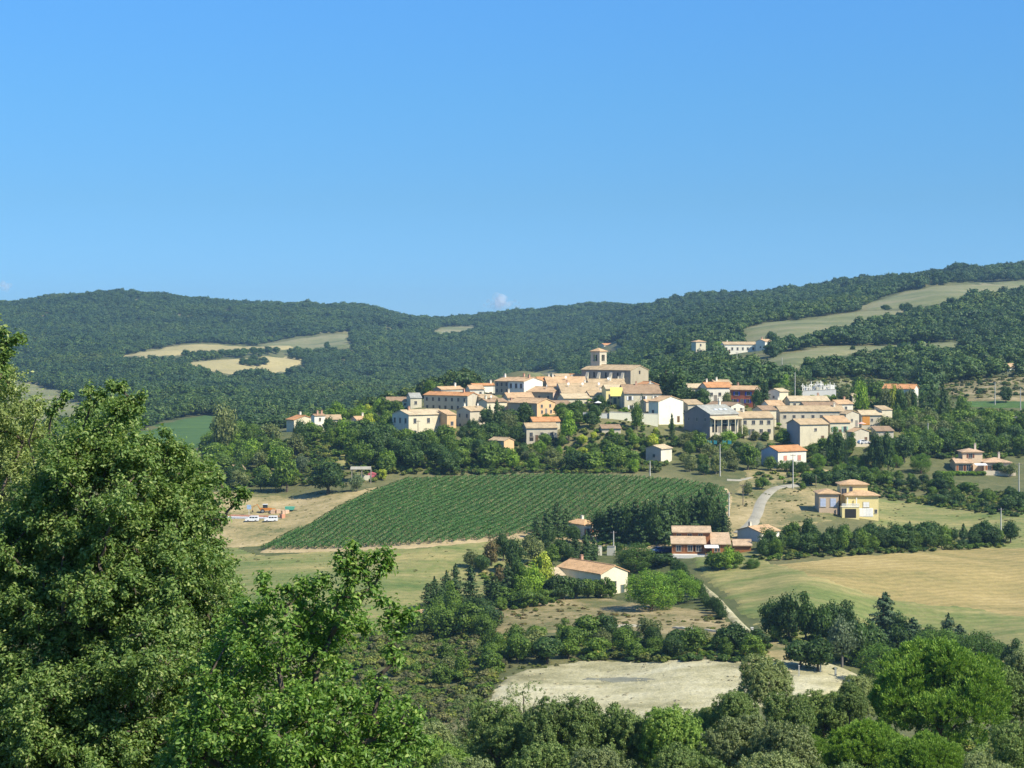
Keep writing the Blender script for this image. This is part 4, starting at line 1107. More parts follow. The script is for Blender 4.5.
def shutter_mesh(w, h, c):
    k = ('sh', round(w, 2), round(h, 2), c)
    if k not in WMC:
        mb = MB(); mb.box(0, w, -.10, -.05, 0, h)
        for i in range(1, 5): mb.box(.05, w - .05, -.115, -.101, h * i / 5 - .03, h * i / 5 + .03)
        WMC[k] = mb.mesh('shutter', plain_mat(c, .6, name='shutter_paint'))
    return WMC[k]
def facade(root, face, W, D, x, z, w, h, shut=None, closed=False, dark=False, nm='window'):
    loc, rz = {'f': ((x, -D/2, z), 0), 'b': ((-x, D/2, z), math.pi), 'l': ((-W/2, -x, z), -math.pi/2), 'r': ((W/2, x, z), math.pi/2)}[face]
    o = link(nm, window_mesh(w, h, dark), root, loc, rz)
    if shut:
        if closed:
            link('shutter', shutter_mesh(w / 2 - .01, h, shut), o, (-w/2, -.02, 0)); link('shutter', shutter_mesh(w / 2 - .01, h, shut), o, (.01, -.02, 0))
        else:
            link('shutter', shutter_mesh(w * .5, h, shut), o, (-w - .12, .03, 0)); link('shutter', shutter_mesh(w * .5, h, shut), o, (w * .5 + .12, .03, 0))
    return o

def walls_mesh(W, D, H, below, roof, ridge, tp, mats, wl, wr):
    """mats[0] front/back, [1] left, [2] right"""
    mb = MB(); hw, hd = W/2, D/2; b = -below
    gx = hd * tp if roof == 'gable' and ridge == 'x' else 0
    gy = hw * tp if roof == 'gable' and ridge == 'y' else 0
    sh = D * tp if roof == 'shed' else 0
    # front
    if gy: mb.poly([(-hw,-hd,b),(hw,-hd,b),(hw,-hd,H),(0,-hd,H+gy),(-hw,-hd,H)], [(0,1,2,3,4)], 0); mb.poly([(-hw,hd,b),(hw,hd,b),(hw,hd,H),(0,hd,H+gy),(-hw,hd,H)], [(4,3,2,1,0)], 0)
    else:
        mb.poly([(-hw,-hd,b),(hw,-hd,b),(hw,-hd,H),(-hw,-hd,H)], [(0,1,2,3)], 0); mb.poly([(-hw,hd,b),(hw,hd,b),(hw,hd,H+sh),(-hw,hd,H+sh)], [(3,2,1,0)], 0)
    if gx:
        mb.poly([(-hw,-hd,b),(-hw,hd,b),(-hw,hd,H),(-hw,0,H+gx),(-hw,-hd,H)], [(4,3,2,1,0)], 1)
        mb.poly([(hw,-hd,b),(hw,hd,b),(hw,hd,H),(hw,0,H+gx),(hw,-hd,H)], [(0,1,2,3,4)], 2)
    else:
        mb.poly([(-hw,-hd,b),(-hw,hd,b),(-hw,hd,H+sh),(-hw,-hd,H)], [(3,2,1,0)], 1)
        mb.poly([(hw,-hd,b),(hw,hd,b),(hw,hd,H+sh),(hw,-hd,H)], [(0,1,2,3)], 2)
    m = bpy.data.meshes.new('wall'); m.from_pydata(mb.v, [], mb.f)
    for t in mats: m.materials.append(t)
    m.polygons.foreach_set('material_index', mb.m); m.update()
    return m
def roof_mesh(W, D, H, roof, ridge, tp, mat, oh=.4, th=.2):
    mb = MB()
    if roof == 'gable':
        a = (D if ridge == 'x' else W) / 2; L = (W if ridge == 'x' else D) / 2 + oh * .6
        e = a + oh; ze = H - oh * tp + .012; zr = H + a * tp + .012
        prof = [(-e, ze), (0, zr), (e, ze), (e, ze + th), (0, zr + th), (-e, ze + th)]
        mb.extr(prof, ridge, -L, L)
        # ridge cap
        cap = [(-.22, zr + th - .02), (.22, zr + th - .02), (.12, zr + th + .12), (-.12, zr + th + .12)]
        mb.extr(cap, ridge, -L + .02, L - .02)
    elif roof == 'shed':
        a = D/2 + oh
        z0 = H - oh * tp + .012; z1 = H + (D + oh) * tp + .012
        mb.extr([(-a, z0), (a, z1), (a, z1 + th), (-a, z0 + th)], 'x', -W/2 - oh * .6, W/2 + oh * .6)
    else:
        x, y_ = W/2 + oh, D/2 + oh; z0 = H + .012
        r = max(x - y_, 0) ; q = max(y_ - x, 0); zr = z0 + th + min(x, y_) * tp
        mb.poly([(-x,-y_,z0),(x,-y_,z0),(x,y_,z0),(-x,y_,z0),(-x,-y_,z0+th),(x,-y_,z0+th),(x,y_,z0+th),(-x,y_,z0+th)],
                [(0,3,2,1),(0,1,5,4),(1,2,6,5),(2,3,7,6),(3,0,4,7)])
        if r >= .01 or q < .01:
            A, B = (-r - .02, 0, zr), (r + .02, 0, zr)
            mb.poly([(-x,-y_,z0+th),(x,-y_,z0+th),(x,y_,z0+th),(-x,y_,z0+th),A,B], [(0,1,5,4),(1,2,5),(2,3,4,5),(3,0,4)])
        else:
            A, B = (0, -q, zr), (0, q, zr)
            mb.poly([(-x,-y_,z0+th),(x,-y_,z0+th),(x,y_,z0+th),(-x,y_,z0+th),A,B], [(0,1,4),(1,2,5,4),(2,3,5),(3,0,4,5)])
    return mb.mesh('roof', mat)
CHIM = None
def chimney(parent, x, y, z, c=WHITE):
    mb = MB(); mb.box(-.3, .3, -.3, .3, -.8, .9); mb.box(-.36, .36, -.36, .36, .9, 1.0); mb.box(-.22, -.1, -.2, .2, 1.0, 1.2); mb.box(.1, .22, -.2, .2, 1.0, 1.2); mb.box(-.3, .3, -.3, .3, 1.2, 1.28)
    return mb.build('chimney', wall_mat(c), parent, (x, y, z))
def dish(parent, x, y, z):
    mb = MB()
    mb.tube([(0, 0, 0), (0, 0, 1.0)], [.04, .04])
    n = 14; pts = [(0, .06, 1.2)]; fs = []
    for r_, d_ in ((.25, .04), (.5, -.06)):
        for i in range(n):
            t = 2 * math.pi * i / n; pts.append((r_ * math.cos(t), d_, 1.2 + r_ * math.sin(t)))
    for i in range(n):
        j = (i + 1) % n; fs.append((0, 1 + i, 1 + j)); fs.append((1 + i, 1 + n + i, 1 + n + j, 1 + j))
    mb.poly(pts, fs); mb.tube([(0, -.05, .75), (0, -.5, 1.2)], [.02, .02], n=4)
    mb.build('satellite_dish', plain_mat((.75, .74, .70), .4, name='dish_paint'), parent, (x, y, z), R(25))

rh = random.Random(4)
def build_house(h):
    W, D, Hh, th = h['W'], h['D'], h['H'], h['th']
    roof = h.get('roof', 'gable'); ridge = h.get('ridge', 'x'); tp = math.tan(R(h.get('pitch', 17 if roof != 'shed' else 12)))
    nm = 'house' if not any(k in h['label'] for k in ('barn', 'shed', 'hut', 'garage', 'outbuilding')) else 'farm_building'
    root = link(nm, None, None, (h['x'], h['y'], h['z']), th); root.empty_display_size = 1
    tag(root, h['label'], 'house' if nm == 'house' else 'outbuilding', h.get('group'))
    cx = np.array([0, 1, 1, -1, -1]) * W/2; cy = np.array([0, -1, 1, 1, -1]) * D/2
    wx = h['x'] + cx * math.cos(th) - cy * math.sin(th); wy = h['y'] + cx * math.sin(th) + cy * math.cos(th)
    below = max(.4, h['z'] - float(ground(wx, wy).min()) + .5)
    wc = h.get('wall', CREAM)
    mats = [wall_mat(wc), wall_mat(h.get('wl', wc)), wall_mat(h.get('wr', wc))]  # left side has its own tone, on some houses darkened to imitate shade
    link('wall', walls_mesh(W, D, Hh, below, roof, ridge, tp, mats, None, None), root)
    rc = h.get('roofc', T_TAN)
    rf = link('roof', roof_mesh(W, D, Hh, roof, ridge, tp, roof_mat(rc), .4 if W > 5 else .25), root)
    for i in range(h.get('chim', 0)):
        if roof == 'gable':
            t = rh.choice([-.36, -.3, .3, .38]) if i == 0 else rh.choice([-.1, .12, .2])
            o = rh.uniform(-.12, .12)
            x, y = (W * t, D * o) if ridge == 'x' else (W * o, D * t)
            zz = Hh + ((D/2 - abs(y)) if ridge == 'x' else (W/2 - abs(x))) * tp + .3
        else: x, y, zz = W * .15, D * .1, Hh + (.6 * min(W, D) / 2) * tp + .3 if roof == 'hip' else Hh + D * .6 * tp + .3
        chimney(rf, x, y, zz, rh.choice([WHITE, PWHITE, (.5, .3, .2)]))
    for i in range(h.get('dish', 0)):
        t = rh.uniform(-.4, .4)
        if ridge == 'x': dish(root, W * t, -D * .2, Hh + D * .3 * tp + .15)
        else: dish(root, -W * .2, D * t, Hh + W * .3 * tp + .15)
    for i in range(h.get('sky', 0)):
        mb = MB(); a = math.atan(tp); y0 = -D * .28
        z0 = Hh + (D/2 - abs(y0)) * tp + .25
        mb.box(-.6, .6, -.5, .5, 0, .1)
        s_ = mb.build('skylight', plain_mat((.62, .66, .68), .2, name='skylight_glass'), rf, (W * (-.1 + .17 * i), y0, z0)); s_.rotation_euler = (a, 0, 0)
    if h.get('porch'):
        zp = Hh * .80
        mb = MB(); mb.extr([(-D/2 - 2.2, zp - .5), (-D/2 - .01, zp + .15), (-D/2 - .01, zp + .35), (-D/2 - 2.2, zp - .3)], 'x', -W/2 - .2, W/2 + .2)
        mb.build('porch_roof', roof_mat(T_PALE), root)
        for i in range(5):
            mb = MB(); mb.box(-.12, .12, -.12, .12, -.6, zp - .45); mb.build('porch_post', wall_mat(CREAM), root, (-W/2 + .2 + (W - .4) * i / 4, -D/2 - 2.0, 0))
    if 'bigdoor' in h:
        t, dw, dh, c = h['bigdoor']
        mb = MB(); mb.box(-dw/2, dw/2, -.08, 0, 0, dh); 
        for i in range(5): mb.box(-dw/2 + dw * i / 5 + .03, -dw/2 + dw * (i + 1) / 5 - .03, -.11, -.081, .1, dh - .1)
        mb.build('barn_door', plain_mat(c, .7, name='door_paint'), root, (W * t, -D/2, 0))
    for spec in h.get('win', []):
        face, nc, nr, w_, h_, shut = spec[:6]
        zf = spec[6] if len(spec) > 6 and not isinstance(spec[6], str) else None
        closed = 'closed' in spec
        L = W if face in 'fb' else D
        w_ = min(w_, L / (nc + .6)); 
        for r_ in range(nr):
            fh = Hh / nr
            hh_ = min(h_, fh * .7)
            z = fh * r_ + (fh - hh_) * .5 if zf is None else max(.15, Hh * abs(zf) - (hh_ * .5 if zf > 0 else hh_ * .9))
            for c in range(nc):
                x = L * ((c + .5) / nc - .5) + rh.uniform(-.06, .06) * L / nc
                dark = (zf is not None and zf < 0) or h_ > 2
                facade(root, face, W, D, x, z, w_, hh_, shut, closed, dark, 'window' if not (zf is not None and zf < 0) else 'doorway')
    # one door where the front is wide enough
    if h['D'] and Hh > 2.6 and W > 6 and 'bigdoor' not in h and not h.get('nodoor'):
        nc = max([s[1] for s in h.get('win', []) if s[0] == 'f'] + [1])
        x = W * (1.0 / nc - .5) if nc > 1 else W * .3
        mb = MB(); mb.box(-.5, .5, -.05, 0, 0, 2.05, 0); mb.box(-.6, -.5, -.09, 0, 0, 2.15, 1); mb.box(.5, .6, -.09, 0, 0, 2.15, 1); mb.box(-.5, .5, -.09, 0, 2.05, 2.15, 1)
        mb.build('door', [plain_mat(rh.choice([(.14, .08, .04), (.09, .12, .10), (.22, .20, .17)]), .6, name='door_paint'), FRAME], root, (x, -D/2, 0))
    return root
for h in HOUSES: build_house(h)

# ---------------------------------------------------------------- the church
x, Yc, z = CHURCH
th = R(50); s = Yc / F
Lc = 47.6 * s / math.sin(th); Wc = 24.4 * s / math.cos(th) * .80; Hn = 15.5 * s
cx = x - (-Wc/2 * math.cos(th) + Lc/2 * math.sin(th)); cy = Yc - (-Wc/2 * math.sin(th) - Lc/2 * math.cos(th))
ch = link('church', None, None, (cx, cy, z), th)
tag(ch, 'old stone church with buttressed nave and square bell tower topping the village', 'church')
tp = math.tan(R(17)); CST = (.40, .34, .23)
link('nave', walls_mesh(Wc, Lc, Hn, 6, 'gable', 'y', tp, [wall_mat(CST, .6), wall_mat((.30, .27, .22), .6), wall_mat(CST, .6)], None, None), ch)  # left wall of the nave coloured darker to imitate its shade
link('nave_roof', roof_mesh(Wc, Lc, Hn, 'gable', 'y', tp, roof_mat(T_TAN), .35), ch)
for t in (-.36, -.12, .12, .36):
    mb = MB(); mb.extr([(-Wc/2 - 1.5, -2), (-Wc/2 + .01, -2), (-Wc/2 + .01, Hn - .6), (-Wc/2 - .5, Hn - .9), (-Wc/2 - 1.5, Hn - 3.0)], 'y', -Lc * t - .6, -Lc * t + .6)
    mb.build('buttress', wall_mat(LSTONE, .5), ch)
for t in (-.24, 0, .24):
    facade(ch, 'l', Wc, Lc, Lc * t, Hn * .5, .7, 2.0, dark=True)
mb = MB()   # apse: half octagon at the right
pr = [(Wc/2 + .003, -Lc * .36), (Wc/2 + 2.2, -Lc * .30), (Wc/2 + 3.0, -Lc * .16), (Wc/2 + 2.2, -Lc * .02), (Wc/2 + .003, Lc * .04)]
mb.extr(pr, 'z', -5, Hn * .82); mb.build('apse', wall_mat(LSTONE, .5), ch)
mb = MB(); zt_ = Hn * .82
mb.poly([(q[0] * 1.03, q[1], zt_ + .01) for q in pr] + [(Wc/2 + .01, -Lc * .16, zt_ + 1.4)], [(0, 1, 5), (1, 2, 5), (2, 3, 5), (3, 4, 5), (4, 3, 2, 1, 0)])
mb.build('apse_roof', roof_mat(T_TAN), ch)
facade(ch, 'f', Wc, Lc, 0, Hn * .75, .9, 1.3, dark=True)
# bell tower behind the nave
tw = 4.3; tb = link('bell_tower', None, ch, (-Wc/2 + 6.4, Lc * .36, 0))
Ht = (386 - 353.2) * s + .4
mb = MB(); hw = tw/2
o_ = .55; ol = Ht - 3.6; oh_ = Ht - 1.2     # belfry openings cut as four corner piers
mb.box(-hw, hw, -hw, hw, -4, ol)
for sx in (-1, 1):
    for sy in (-1, 1): mb.box(min(sx*hw, sx*(hw-1.15)), max(sx*hw, sx*(hw-1.15)), min(sy*hw, sy*(hw-1.15)), max(sy*hw, sy*(hw-1.15)), ol, oh_)
mb.box(-hw, hw, -hw, hw, oh_, Ht)
mb.box(-hw - .1, hw + .1, -hw - .1, hw + .1, ol - .25, ol - .02)
mb.box(-.7, .7, -.7, .7, ol, oh_, 1)  # near-black core standing in for shade inside the belfry
mb.build('tower_wall', [wall_mat(LSTONE, .5), DARKO], tb)
link('tower_roof', roof_mesh(tw, tw, Ht, 'hip', 'x', math.tan(R(26)), roof_mat(T_SAL), .35), tb)
mb = MB(); mb.tube([(0, 0, 0), (0, 0, 1.5)], [.04, .03]); mb.box(-.35, .35, -.03, .03, .95, 1.02); mb.build('cross', plain_mat((.1, .1, .1), .5, name='iron'), tb, (0, 0, Ht + 1.3))

# ---------------------------------------------------------------- yellow villa
x, Yy_, z = YHOUSE; s = Yy_ / F
px = lambda n: n * s
yh = link('house', None, None, (x, Yy_, z))
tag(yh, 'yellow two storey villa with tile roofed square tower and white balustraded terrace', 'house', OUT)
YW = wall_mat((.74, .61, .28), .2)
def wing(nm, x0, x1, y0, y1, H_, wallm, rmat, roof='hip', pitch=17, below=2.5, z0=0, par=yh):
    W, D = x1 - x0, y1 - y0
    g = link(nm, None, par, ((x0 + x1) / 2, (y0 + y1) / 2, z0))
    link('wall', walls_mesh(W, D, H_, below, roof, 'x', math.tan(R(pitch)), [wallm] * 3, None, None), g)
    link('roof', roof_mesh(W, D, H_, roof, 'x', math.tan(R(pitch)), rmat, .5), g)
    return g, W, D
g1, W1, D1 = wing('main_wing', px(6), px(38.5), 0, 9, px(21), YW, roof_mat(T_SAL))
facade(g1, 'f', W1, D1, W1 * .12, px(10), 1.6, 1.3, (.78, .76, .72), True)
mb = MB(); mb.box(-1.9, 1.9, -.06, 0, 0, 2.3)
for i in range(4): mb.box(-1.8 + i * .93, -1.0 + i * .93, -.09, -.061, .15, 2.15)
mb.build('white_door', plain_mat((.78, .76, .72), .6, name='door_paint'), g1, (W1 * .12, -D1/2, .1))
for t in (-.22, .42): facade(g1, 'f', W1, D1, W1 * t, 1.1, .6, .9, None)
g2, W2, D2 = wing('tower', px(3), px(30), 3.5, 9.4, px(31), YW, roof_mat(T_SAL), below=0.5, z0=px(7))
g2.location.z = 0; 
facade(g2, 'f', W2, D2, -W2 * .12, px(24.5), .8, 1.1, None); facade(g2, 'f', W2, D2, -W2 * .38, px(22), 1.4, 1.5, None)
mb = MB()   # garage block with terrace
mb.box(0, px(17), -3.2, -.01, -2, px(11)); mb.build('garage_block', YW, yh)
mb = MB(); mb.box(-1.5, 1.5, -.05, 0, 0, 2.4); mb.build('garage_opening', DARKO, yh, (px(8.5), -3.2, .1))
mb = MB(); mb.box(-.05, px(17) + .05, -3.3, -3.1, px(11) + .82, px(11) + .94); mb.box(-.05, px(17) + .05, -3.3, -3.1, px(11), px(11) + .1)
for i in range(22): mb.tube([(px(17) * i / 21.0, -3.2, px(11) + .1), (px(17) * i / 21.0, -3.2, px(11) + .5), (px(17) * i / 21.0, -3.2, px(11) + .82)], [.05, .09, .05], n=5)
mb.build('balustrade', plain_mat((.80, .78, .72), .6, name='white_stone'), yh)
mb = MB(); 
for i in range(2): mb.tube([(px(7 + 9 * i), -.6, px(11)), (px(7 + 9 * i), -.6, px(19.5))], [.16, .16], n=8)
mb.build('column', plain_mat((.80, .78, .72), .6, name='white_stone'), yh)
g3, W3, D3 = wing('left_wing', -px(20), -px(.4), 1.5, 9, px(15.5), wall_mat((.50, .38, .26), .2), roof_mat(T_SAL), z0=px(7), below=6)
for t in (-.3, .22): facade(g3, 'f', W3, D3, W3 * t, px(3), 1.5, 2.2, (.45, .5, .62), True)

# ---------------------------------------------------------------- timber house
x, Yy_, z = WHOUSE; s = Yy_ / F
WM = wall_mat((.30, .125, .048), .3, 'timber_boards'); WR = roof_mat((.52, .38, .24))
wh = link('timber_house', None, None, (x, Yy_, z), R(-3))
tag(wh, 'reddish timber chalet with two stacked tile roofs and a veranda', 'house', OUT)
g1, W1, D1 = wing('lower_storey', 0, px(33), 0, 4.5, px(11), WM, WR, 'shed', 15, par=wh)
for t in (-.3, .05, .3): facade(g1, 'f', W1, D1, W1 * t, .9, 1.1, 1.3, (.16, .06, .025))
g2, W2, D2 = wing('upper_storey', px(1.5), px(39), 4.5, 11, px(20.5), WM, WR, 'gable', 16, par=wh, below=1)
for t in (-.34, -.05, .24): facade(g2, 'f', W2, D2, W2 * t, px(15), 1.0, .9, None)
g3, W3, D3 = wing('veranda_wing', px(40), px(58), 1.5, 9, px(10), WM, WR, 'shed', 13, par=wh)
facade(g3, 'f', W3, D3, -W3 * .2, .6, 1.2, 1.6, None)
g4, W4, D4 = wing('end_annex', px(62), px(79), 1, 8, px(9), WM, WR, 'gable', 14, par=wh)
mb = MB(); mb.extr([(-3.4, px(8.2)), (.0, px(9.6)), (.0, px(9.6) + .06), (-3.4, px(8.2) + .06)], 'x', px(32), px(46)); mb.build('white_awning', plain_mat((.78, .78, .76), .8, name='awning_cloth'), wh)
mb = MB(); mb.box(-.8, px(50), -2.8, -.01, -.6, .18); mb.build('deck', plain_mat((.58, .56, .50), .8, name='paving'), wh)
for i in range(3):
    mb = MB(); mb.box(-.08, .08, -.08, .08, .18, px(8)); mb.build('post', WM, wh, (px(33 + 6 * i), -2.6, 0))

# ---------------------------------------------------------------- sand coloured villa on the right
x, Yy_, z = VILLA; s = Yy_ / F
VW = wall_mat((.66, .49, .32), .2); VR = roof_mat((.52, .36, .22))
vl = link('house', None, None, (x, Yy_, z))
tag(vl, 'sand coloured villa with low square tower and white awning at the right', 'house', OUT)
g1, W1, D1 = wing('left_wing', -px(2), px(15), 0, 8, px(8), VW, VR, 'gable', 15, par=vl)
for t in (-.2, .25): facade(g1, 'f', W1, D1, W1 * t, .1, 1.3, 1.8, (.38, .14, .05))
g2, W2, D2 = wing('tower', px(7), px(27), 3, 9, px(18), VW, VR, 'hip', 17, par=vl, below=4)
facade(g2, 'f', W2, D2, -W2 * .1, px(12.5), 1.1, 1.3, (.20, .07, .03))
g3, W3, D3 = wing('right_wing', px(27.4), px(54), 1, 9, px(8), VW, VR, 'hip', 16, par=vl, below=4)
for t in (-.3, -.05, .3): facade(g3, 'f', W3, D3, W3 * t, .3, 1.2, 1.4, (.38, .14, .05))
mb = MB(); mb.extr([(-2.6, px(6.2)), (.0, px(7.4)), (.0, px(7.4) + .06), (-2.6, px(6.2) + .06)], 'x', px(16), px(28)); mb.build('awning', plain_mat((.80, .80, .78), .8, name='awning_cloth'), vl)
mb = MB(); mb.box(px(26), px(56), -2.5, -2.2, -3.5, .25); mb.build('terrace_wall', wall_mat((.62, .52, .38), .4), vl)
mb = MB(); mb.box(px(26), px(56), -2.199, .95, -.4, .05); mb.build('terrace', plain_mat((.5, .45, .36), .8, name='paving'), vl)
for i in range(2): chimney(vl, px(45) - i * px(24), 5, px(14) + i * px(9), (.6, .5, .4))
# ---------------------------------------------------------------- walls, graveyard, poles
def along_wall(name, pts_px, Y, h_m, thick, mat, label, cat='wall', group=None):
    """a straight masonry wall between two pixel columns; pts_px = (u0,vbase0,u1,vbase1)"""
    u0, v0, u1, v1 = pts_px
    Ya, Yb = Y
    if Ya is None: a = cast1(u0, v0); b = cast1(u1, v1)
    else: a = ((u0 - U0) / F * Ya, Ya, (V0 - v0) / F * Ya); b = ((u1 - U0) / F * Yb, Yb, (V0 - v1) / F * Yb)
    a = Vector(a); b = Vector(b); d = b - a; L = math.hypot(d.x, d.y)
    o = link(name, None, None, a, math.atan2(d.y, d.x))
    tag(o, label, cat, group)
    mb = MB(); n = max(2, int(L / 3)); dz = d.z
    prof_t = [(L * i / n) for i in range(n + 1)]
    if name == 'stone_wall':   # tumbled dry stone: uneven top
        n = max(6, int(L / .7)); prof_t = [(L * i / n) for i in range(n + 1)]; rw_ = random.Random(int(L * 10))
        hs_ = [h_m * rw_.uniform(.45, .75) for _ in prof_t]
        mb = MB(); mb.extr([(t, dz * t / L - 2) for t in prof_t] + [(t, dz * t / L + q) for t, q in zip(reversed(prof_t), reversed(hs_))], 'y', 0, thick)
        mb.build('wall_body', mat, o); return o
    pts = [(t, dz * t / L - 4) for t in prof_t] + [(t, dz * t / L + h_m) for t in reversed(prof_t)]
    mb.extr(pts, 'y', 0, thick)
    mb.build('wall_body', mat, o)
    mb = MB(); mb.extr([(t, dz * t / L + h_m + .002) for t in prof_t] + [(t, dz * t / L + h_m + .14) for t in reversed(prof_t)], 'y', -.08, thick + .08)
    mb.build('coping', wall_mat((.5, .46, .38)), o)
    return o
along_wall('retaining_wall', (583, 424, 609, 425), (634, 634), 11.5 * 634 / F, .6, wall_mat((.56, .56, .52), .5), 'greyish left stretch of the long white retaining wall under the church terrace')
along_wall('retaining_wall', (609.3, 425, 658, 427), (633.5, 633), 13 * 633 / F, .6, wall_mat((.78, .74, .55), .3), 'bright cream right stretch of the long white retaining wall under the church terrace')
along_wall('stone_wall', (612, 628, 660, 627), (None, None), .9, .5, wall_mat((.50, .46, .36), .9), 'low pale rubble wall above the scrub belt, longer left piece')
along_wall('stone_wall', (672, 629, 726, 634), (None, None), .8, .5, wall_mat((.50, .46, .36), .9), 'low pale rubble wall above the scrub belt, right piece beside the dirt track')
along_wall('stone_wall', (500, 456, 560, 459), (None, None), .9, .5, wall_mat((.58, .52, .40), .7), 'low pale wall under the lone stone hut on the village slope')
along_wall('stone_wall', (988, 425, 1022, 425), (690, 690), 1.2, .4, wall_mat((.40, .36, .28), .7), 'low wall joined to the dark roofed hut at the right edge')
along_wall('garden_wall', (598, 555.5, 602, 555.5), (None, None), 9 * .25, .5, wall_mat((.74, .68, .52), .3), 'left cream pillar wall of the driveway gate behind the round pine')
along_wall('garden_wall', (607, 555.5, 615, 555.5), (None, None), 9 * .25, .4, wall_mat((.74, .68, .52), .3), 'right cream pillar wall of the driveway gate behind the round pine')

M_TOMB = plain_mat((.78, .74, .64), .6, name='tomb_marble')
rr = random.Random(9)
along_wall('graveyard_wall', (801, 396, 836, 394.5), (716, 716), 1.9, .4, wall_mat((.66, .64, .58), .4), 'pale wall round the white graveyard above the long barn')
tm = {}
for i in range(26):
    kind_ = rr.choice(['chapel', 'cross', 'stele', 'cross', 'cross'])
    u = 802 + 33 * (i + .5) / 26 + rr.uniform(-.4, .4); Y = 718 + rr.uniform(1, 9)
    if kind_ not in tm:
        mb = MB()
        if kind_ == 'chapel': mb.box(-.5, .5, -.7, .7, -1, 1.8); mb.extr([(-.62, 1.8), (.62, 1.8), (0, 2.4)], 'y', -.8, .8); mb.box(-.06, .06, -.75, -.65, 2.3, 3.1)
        elif kind_ == 'cross': mb.box(-.5, .5, -.5, .5, -1, .8); mb.box(-.13, .13, -.13, .13, .8, 3.6); mb.box(-.7, .7, -.12, .12, 2.5, 2.78)
        else: mb.box(-.6, .6, -.4, .4, -1, .6); mb.extr([(-.5, .6), (.5, .6), (.4, 2.4), (0, 2.7), (-.4, 2.4)], 'y', -.15, .15)
        tm[kind_] = mb.mesh('tomb', M_TOMB)
    x = (u - U0) / F * Y
    z = (V0 - (393.5 + rr.uniform(-1.2, .6))) / F * Y
    g_ = {'chapel': ('tomb_chapel', 'small gabled white tomb in the graveyard above the long barn'), 'cross': ('stone_cross', 'tall white stone cross in the graveyard above the long barn'),
          'stele': ('gravestone', 'white rounded gravestone in the graveyard above the long barn')}[kind_]
    o = link(g_[0], tm[kind_], None, (x, Y, z), rr.uniform(-.3, .3)); o.scale = (1, 1, rr.uniform(.8, 1.3))
    tag(o, g_[1], 'grave', g_[0].replace('_', ' ') + 's in the graveyard')

M_CONC = plain_mat((.50, .48, .43), .9, name='pole_concrete'); M_WPOLE = bark_mat('pole_wood', (.10, .08, .06), (.22, .18, .14)); M_INS = plain_mat((.12, .10, .10), .3, name='insulator')
def pole(u, vb, vt, label, Y=None, wood=False, arm=True):
    if Y is None: p = cast1(u, vb, 290)
    else: x = (u - U0) / F * Y; p = (x, Y, (V0 - vb) / F * Y)
    h = (vb - vt) * p[1] / F
    o = link('utility_pole', None, None, tuple(p)); tag(o, label, 'pole', 'utility poles round the village')
    mb = MB(); r = .15 if not wood else .11
    mb.tube([(0, 0, -1.5), (0, 0, h)], [r * 1.25, r * .8], n=4 if not wood else 8); mb.build('post', M_WPOLE if wood else M_CONC, o)
    if arm:
        mb = MB(); mb.box(-.75, .75, -.06, .06, h - .5, h - .38); mb.build('cross_arm', M_INS, o)
        for t in (-.65, 0, .65):
            mb = MB(); mb.tube([(t, 0, h - .379), (t, 0, h - .3), (t, 0, h - .18)], [.05, .08, .04], n=6); mb.build('insulator', M_INS, o)
    return o
pole(720, 476, 444, 'tall concrete pole beside the road above the vineyard right end')
pole(793, 489, 454, 'concrete pole in front of the white house with pink shutters')
pole(1019, 504, 463, 'tall concrete pole at the right edge beside the sand coloured villa')
pole(1001, 537, 508, 'concrete pole standing in the meadow below the sand coloured villa')
pole(743, 506, 484, 'dark wooden pole between the vineyard corner and the lane', wood=True)
pole(729, 517, 492, 'pale pole at the right edge of the vineyard above the lane bank')
pole(613.5, 551, 531, 'pale pole right of the driveway gate behind the round pine')
pole(593, 550, 536, 'short pale pole left of the driveway gate behind the round pine', arm=False)
pole(418, 440, 420, 'thin wooden pole in front of the large cream house', 612, wood=True)
pole(494, 401, 379, 'thin pole beside the white blank gable in the left village', 705, wood=True)
pole(650, 476, 461, 'pole by the small pink gabled house', arm=False)
pole(774, 434, 418, 'wooden pole at the right end of the pale stone farmhouse', 624, wood=True)
pole(795, 404, 372, 'thin pole in front of the far strip pasture', 700, arm=False)
pole(718, 369, 352, 'pale pole on the hillside below the far farm, leftmost of two', 960)
pole(737, 362, 352, 'pale pole on the hillside below the far farm, right of two', 960)
pole(782, 372, 357, 'thin pole on the strip pasture edge', 900, arm=False)
pole(995, 401, 382, 'pale pole in the hillside meadow at right, leftmost of two', 730)
pole(1020.5, 406, 388, 'pale pole in the hillside meadow at right, rightmost of two', 700)
pole(928, 432, 423, 'small grey post among the trees right of the village', 640, arm=False)
pole(816, 488, 475, 'short wooden post on the terrace left of the yellow villa', wood=True, arm=False)
pole(673, 380, 372, 'thin pole beside the dark pines right of the church', 700, arm=False)

def post(u, vb, hpx, w, label, c=(.62, .60, .55)):
    p = cast1(u, vb); s = p[1] / F
    mb = MB(); mb.box(-w/2, w/2, -w/2, w/2, -.6, hpx * s); mb.box(-w/2 - .06, w/2 + .06, -w/2 - .06, w/2 + .06, hpx * s, hpx * s + .12)
    tag(mb.build('gate_post', plain_mat(c, .8, name='post_render'), None, tuple(p)), label, 'gate post', 'gate and fence posts by the tracks')
post(733.5, 634, 7, .45, 'pale gate post left of the dirt track end'); post(752, 635, 7, .45, 'pale gate post right of the dirt track end')
post(820.5, 673, 9, .25, 'grey fence post by the clay pit track, left of two', (.34, .36, .34)); post(835.5, 677, 8.5, .3, 'grey fence post by the clay pit track, right of two', (.34, .36, .34))
post(799, 677, 11, .15, 'thin grey stake at the clay pit edge', (.4, .4, .38))

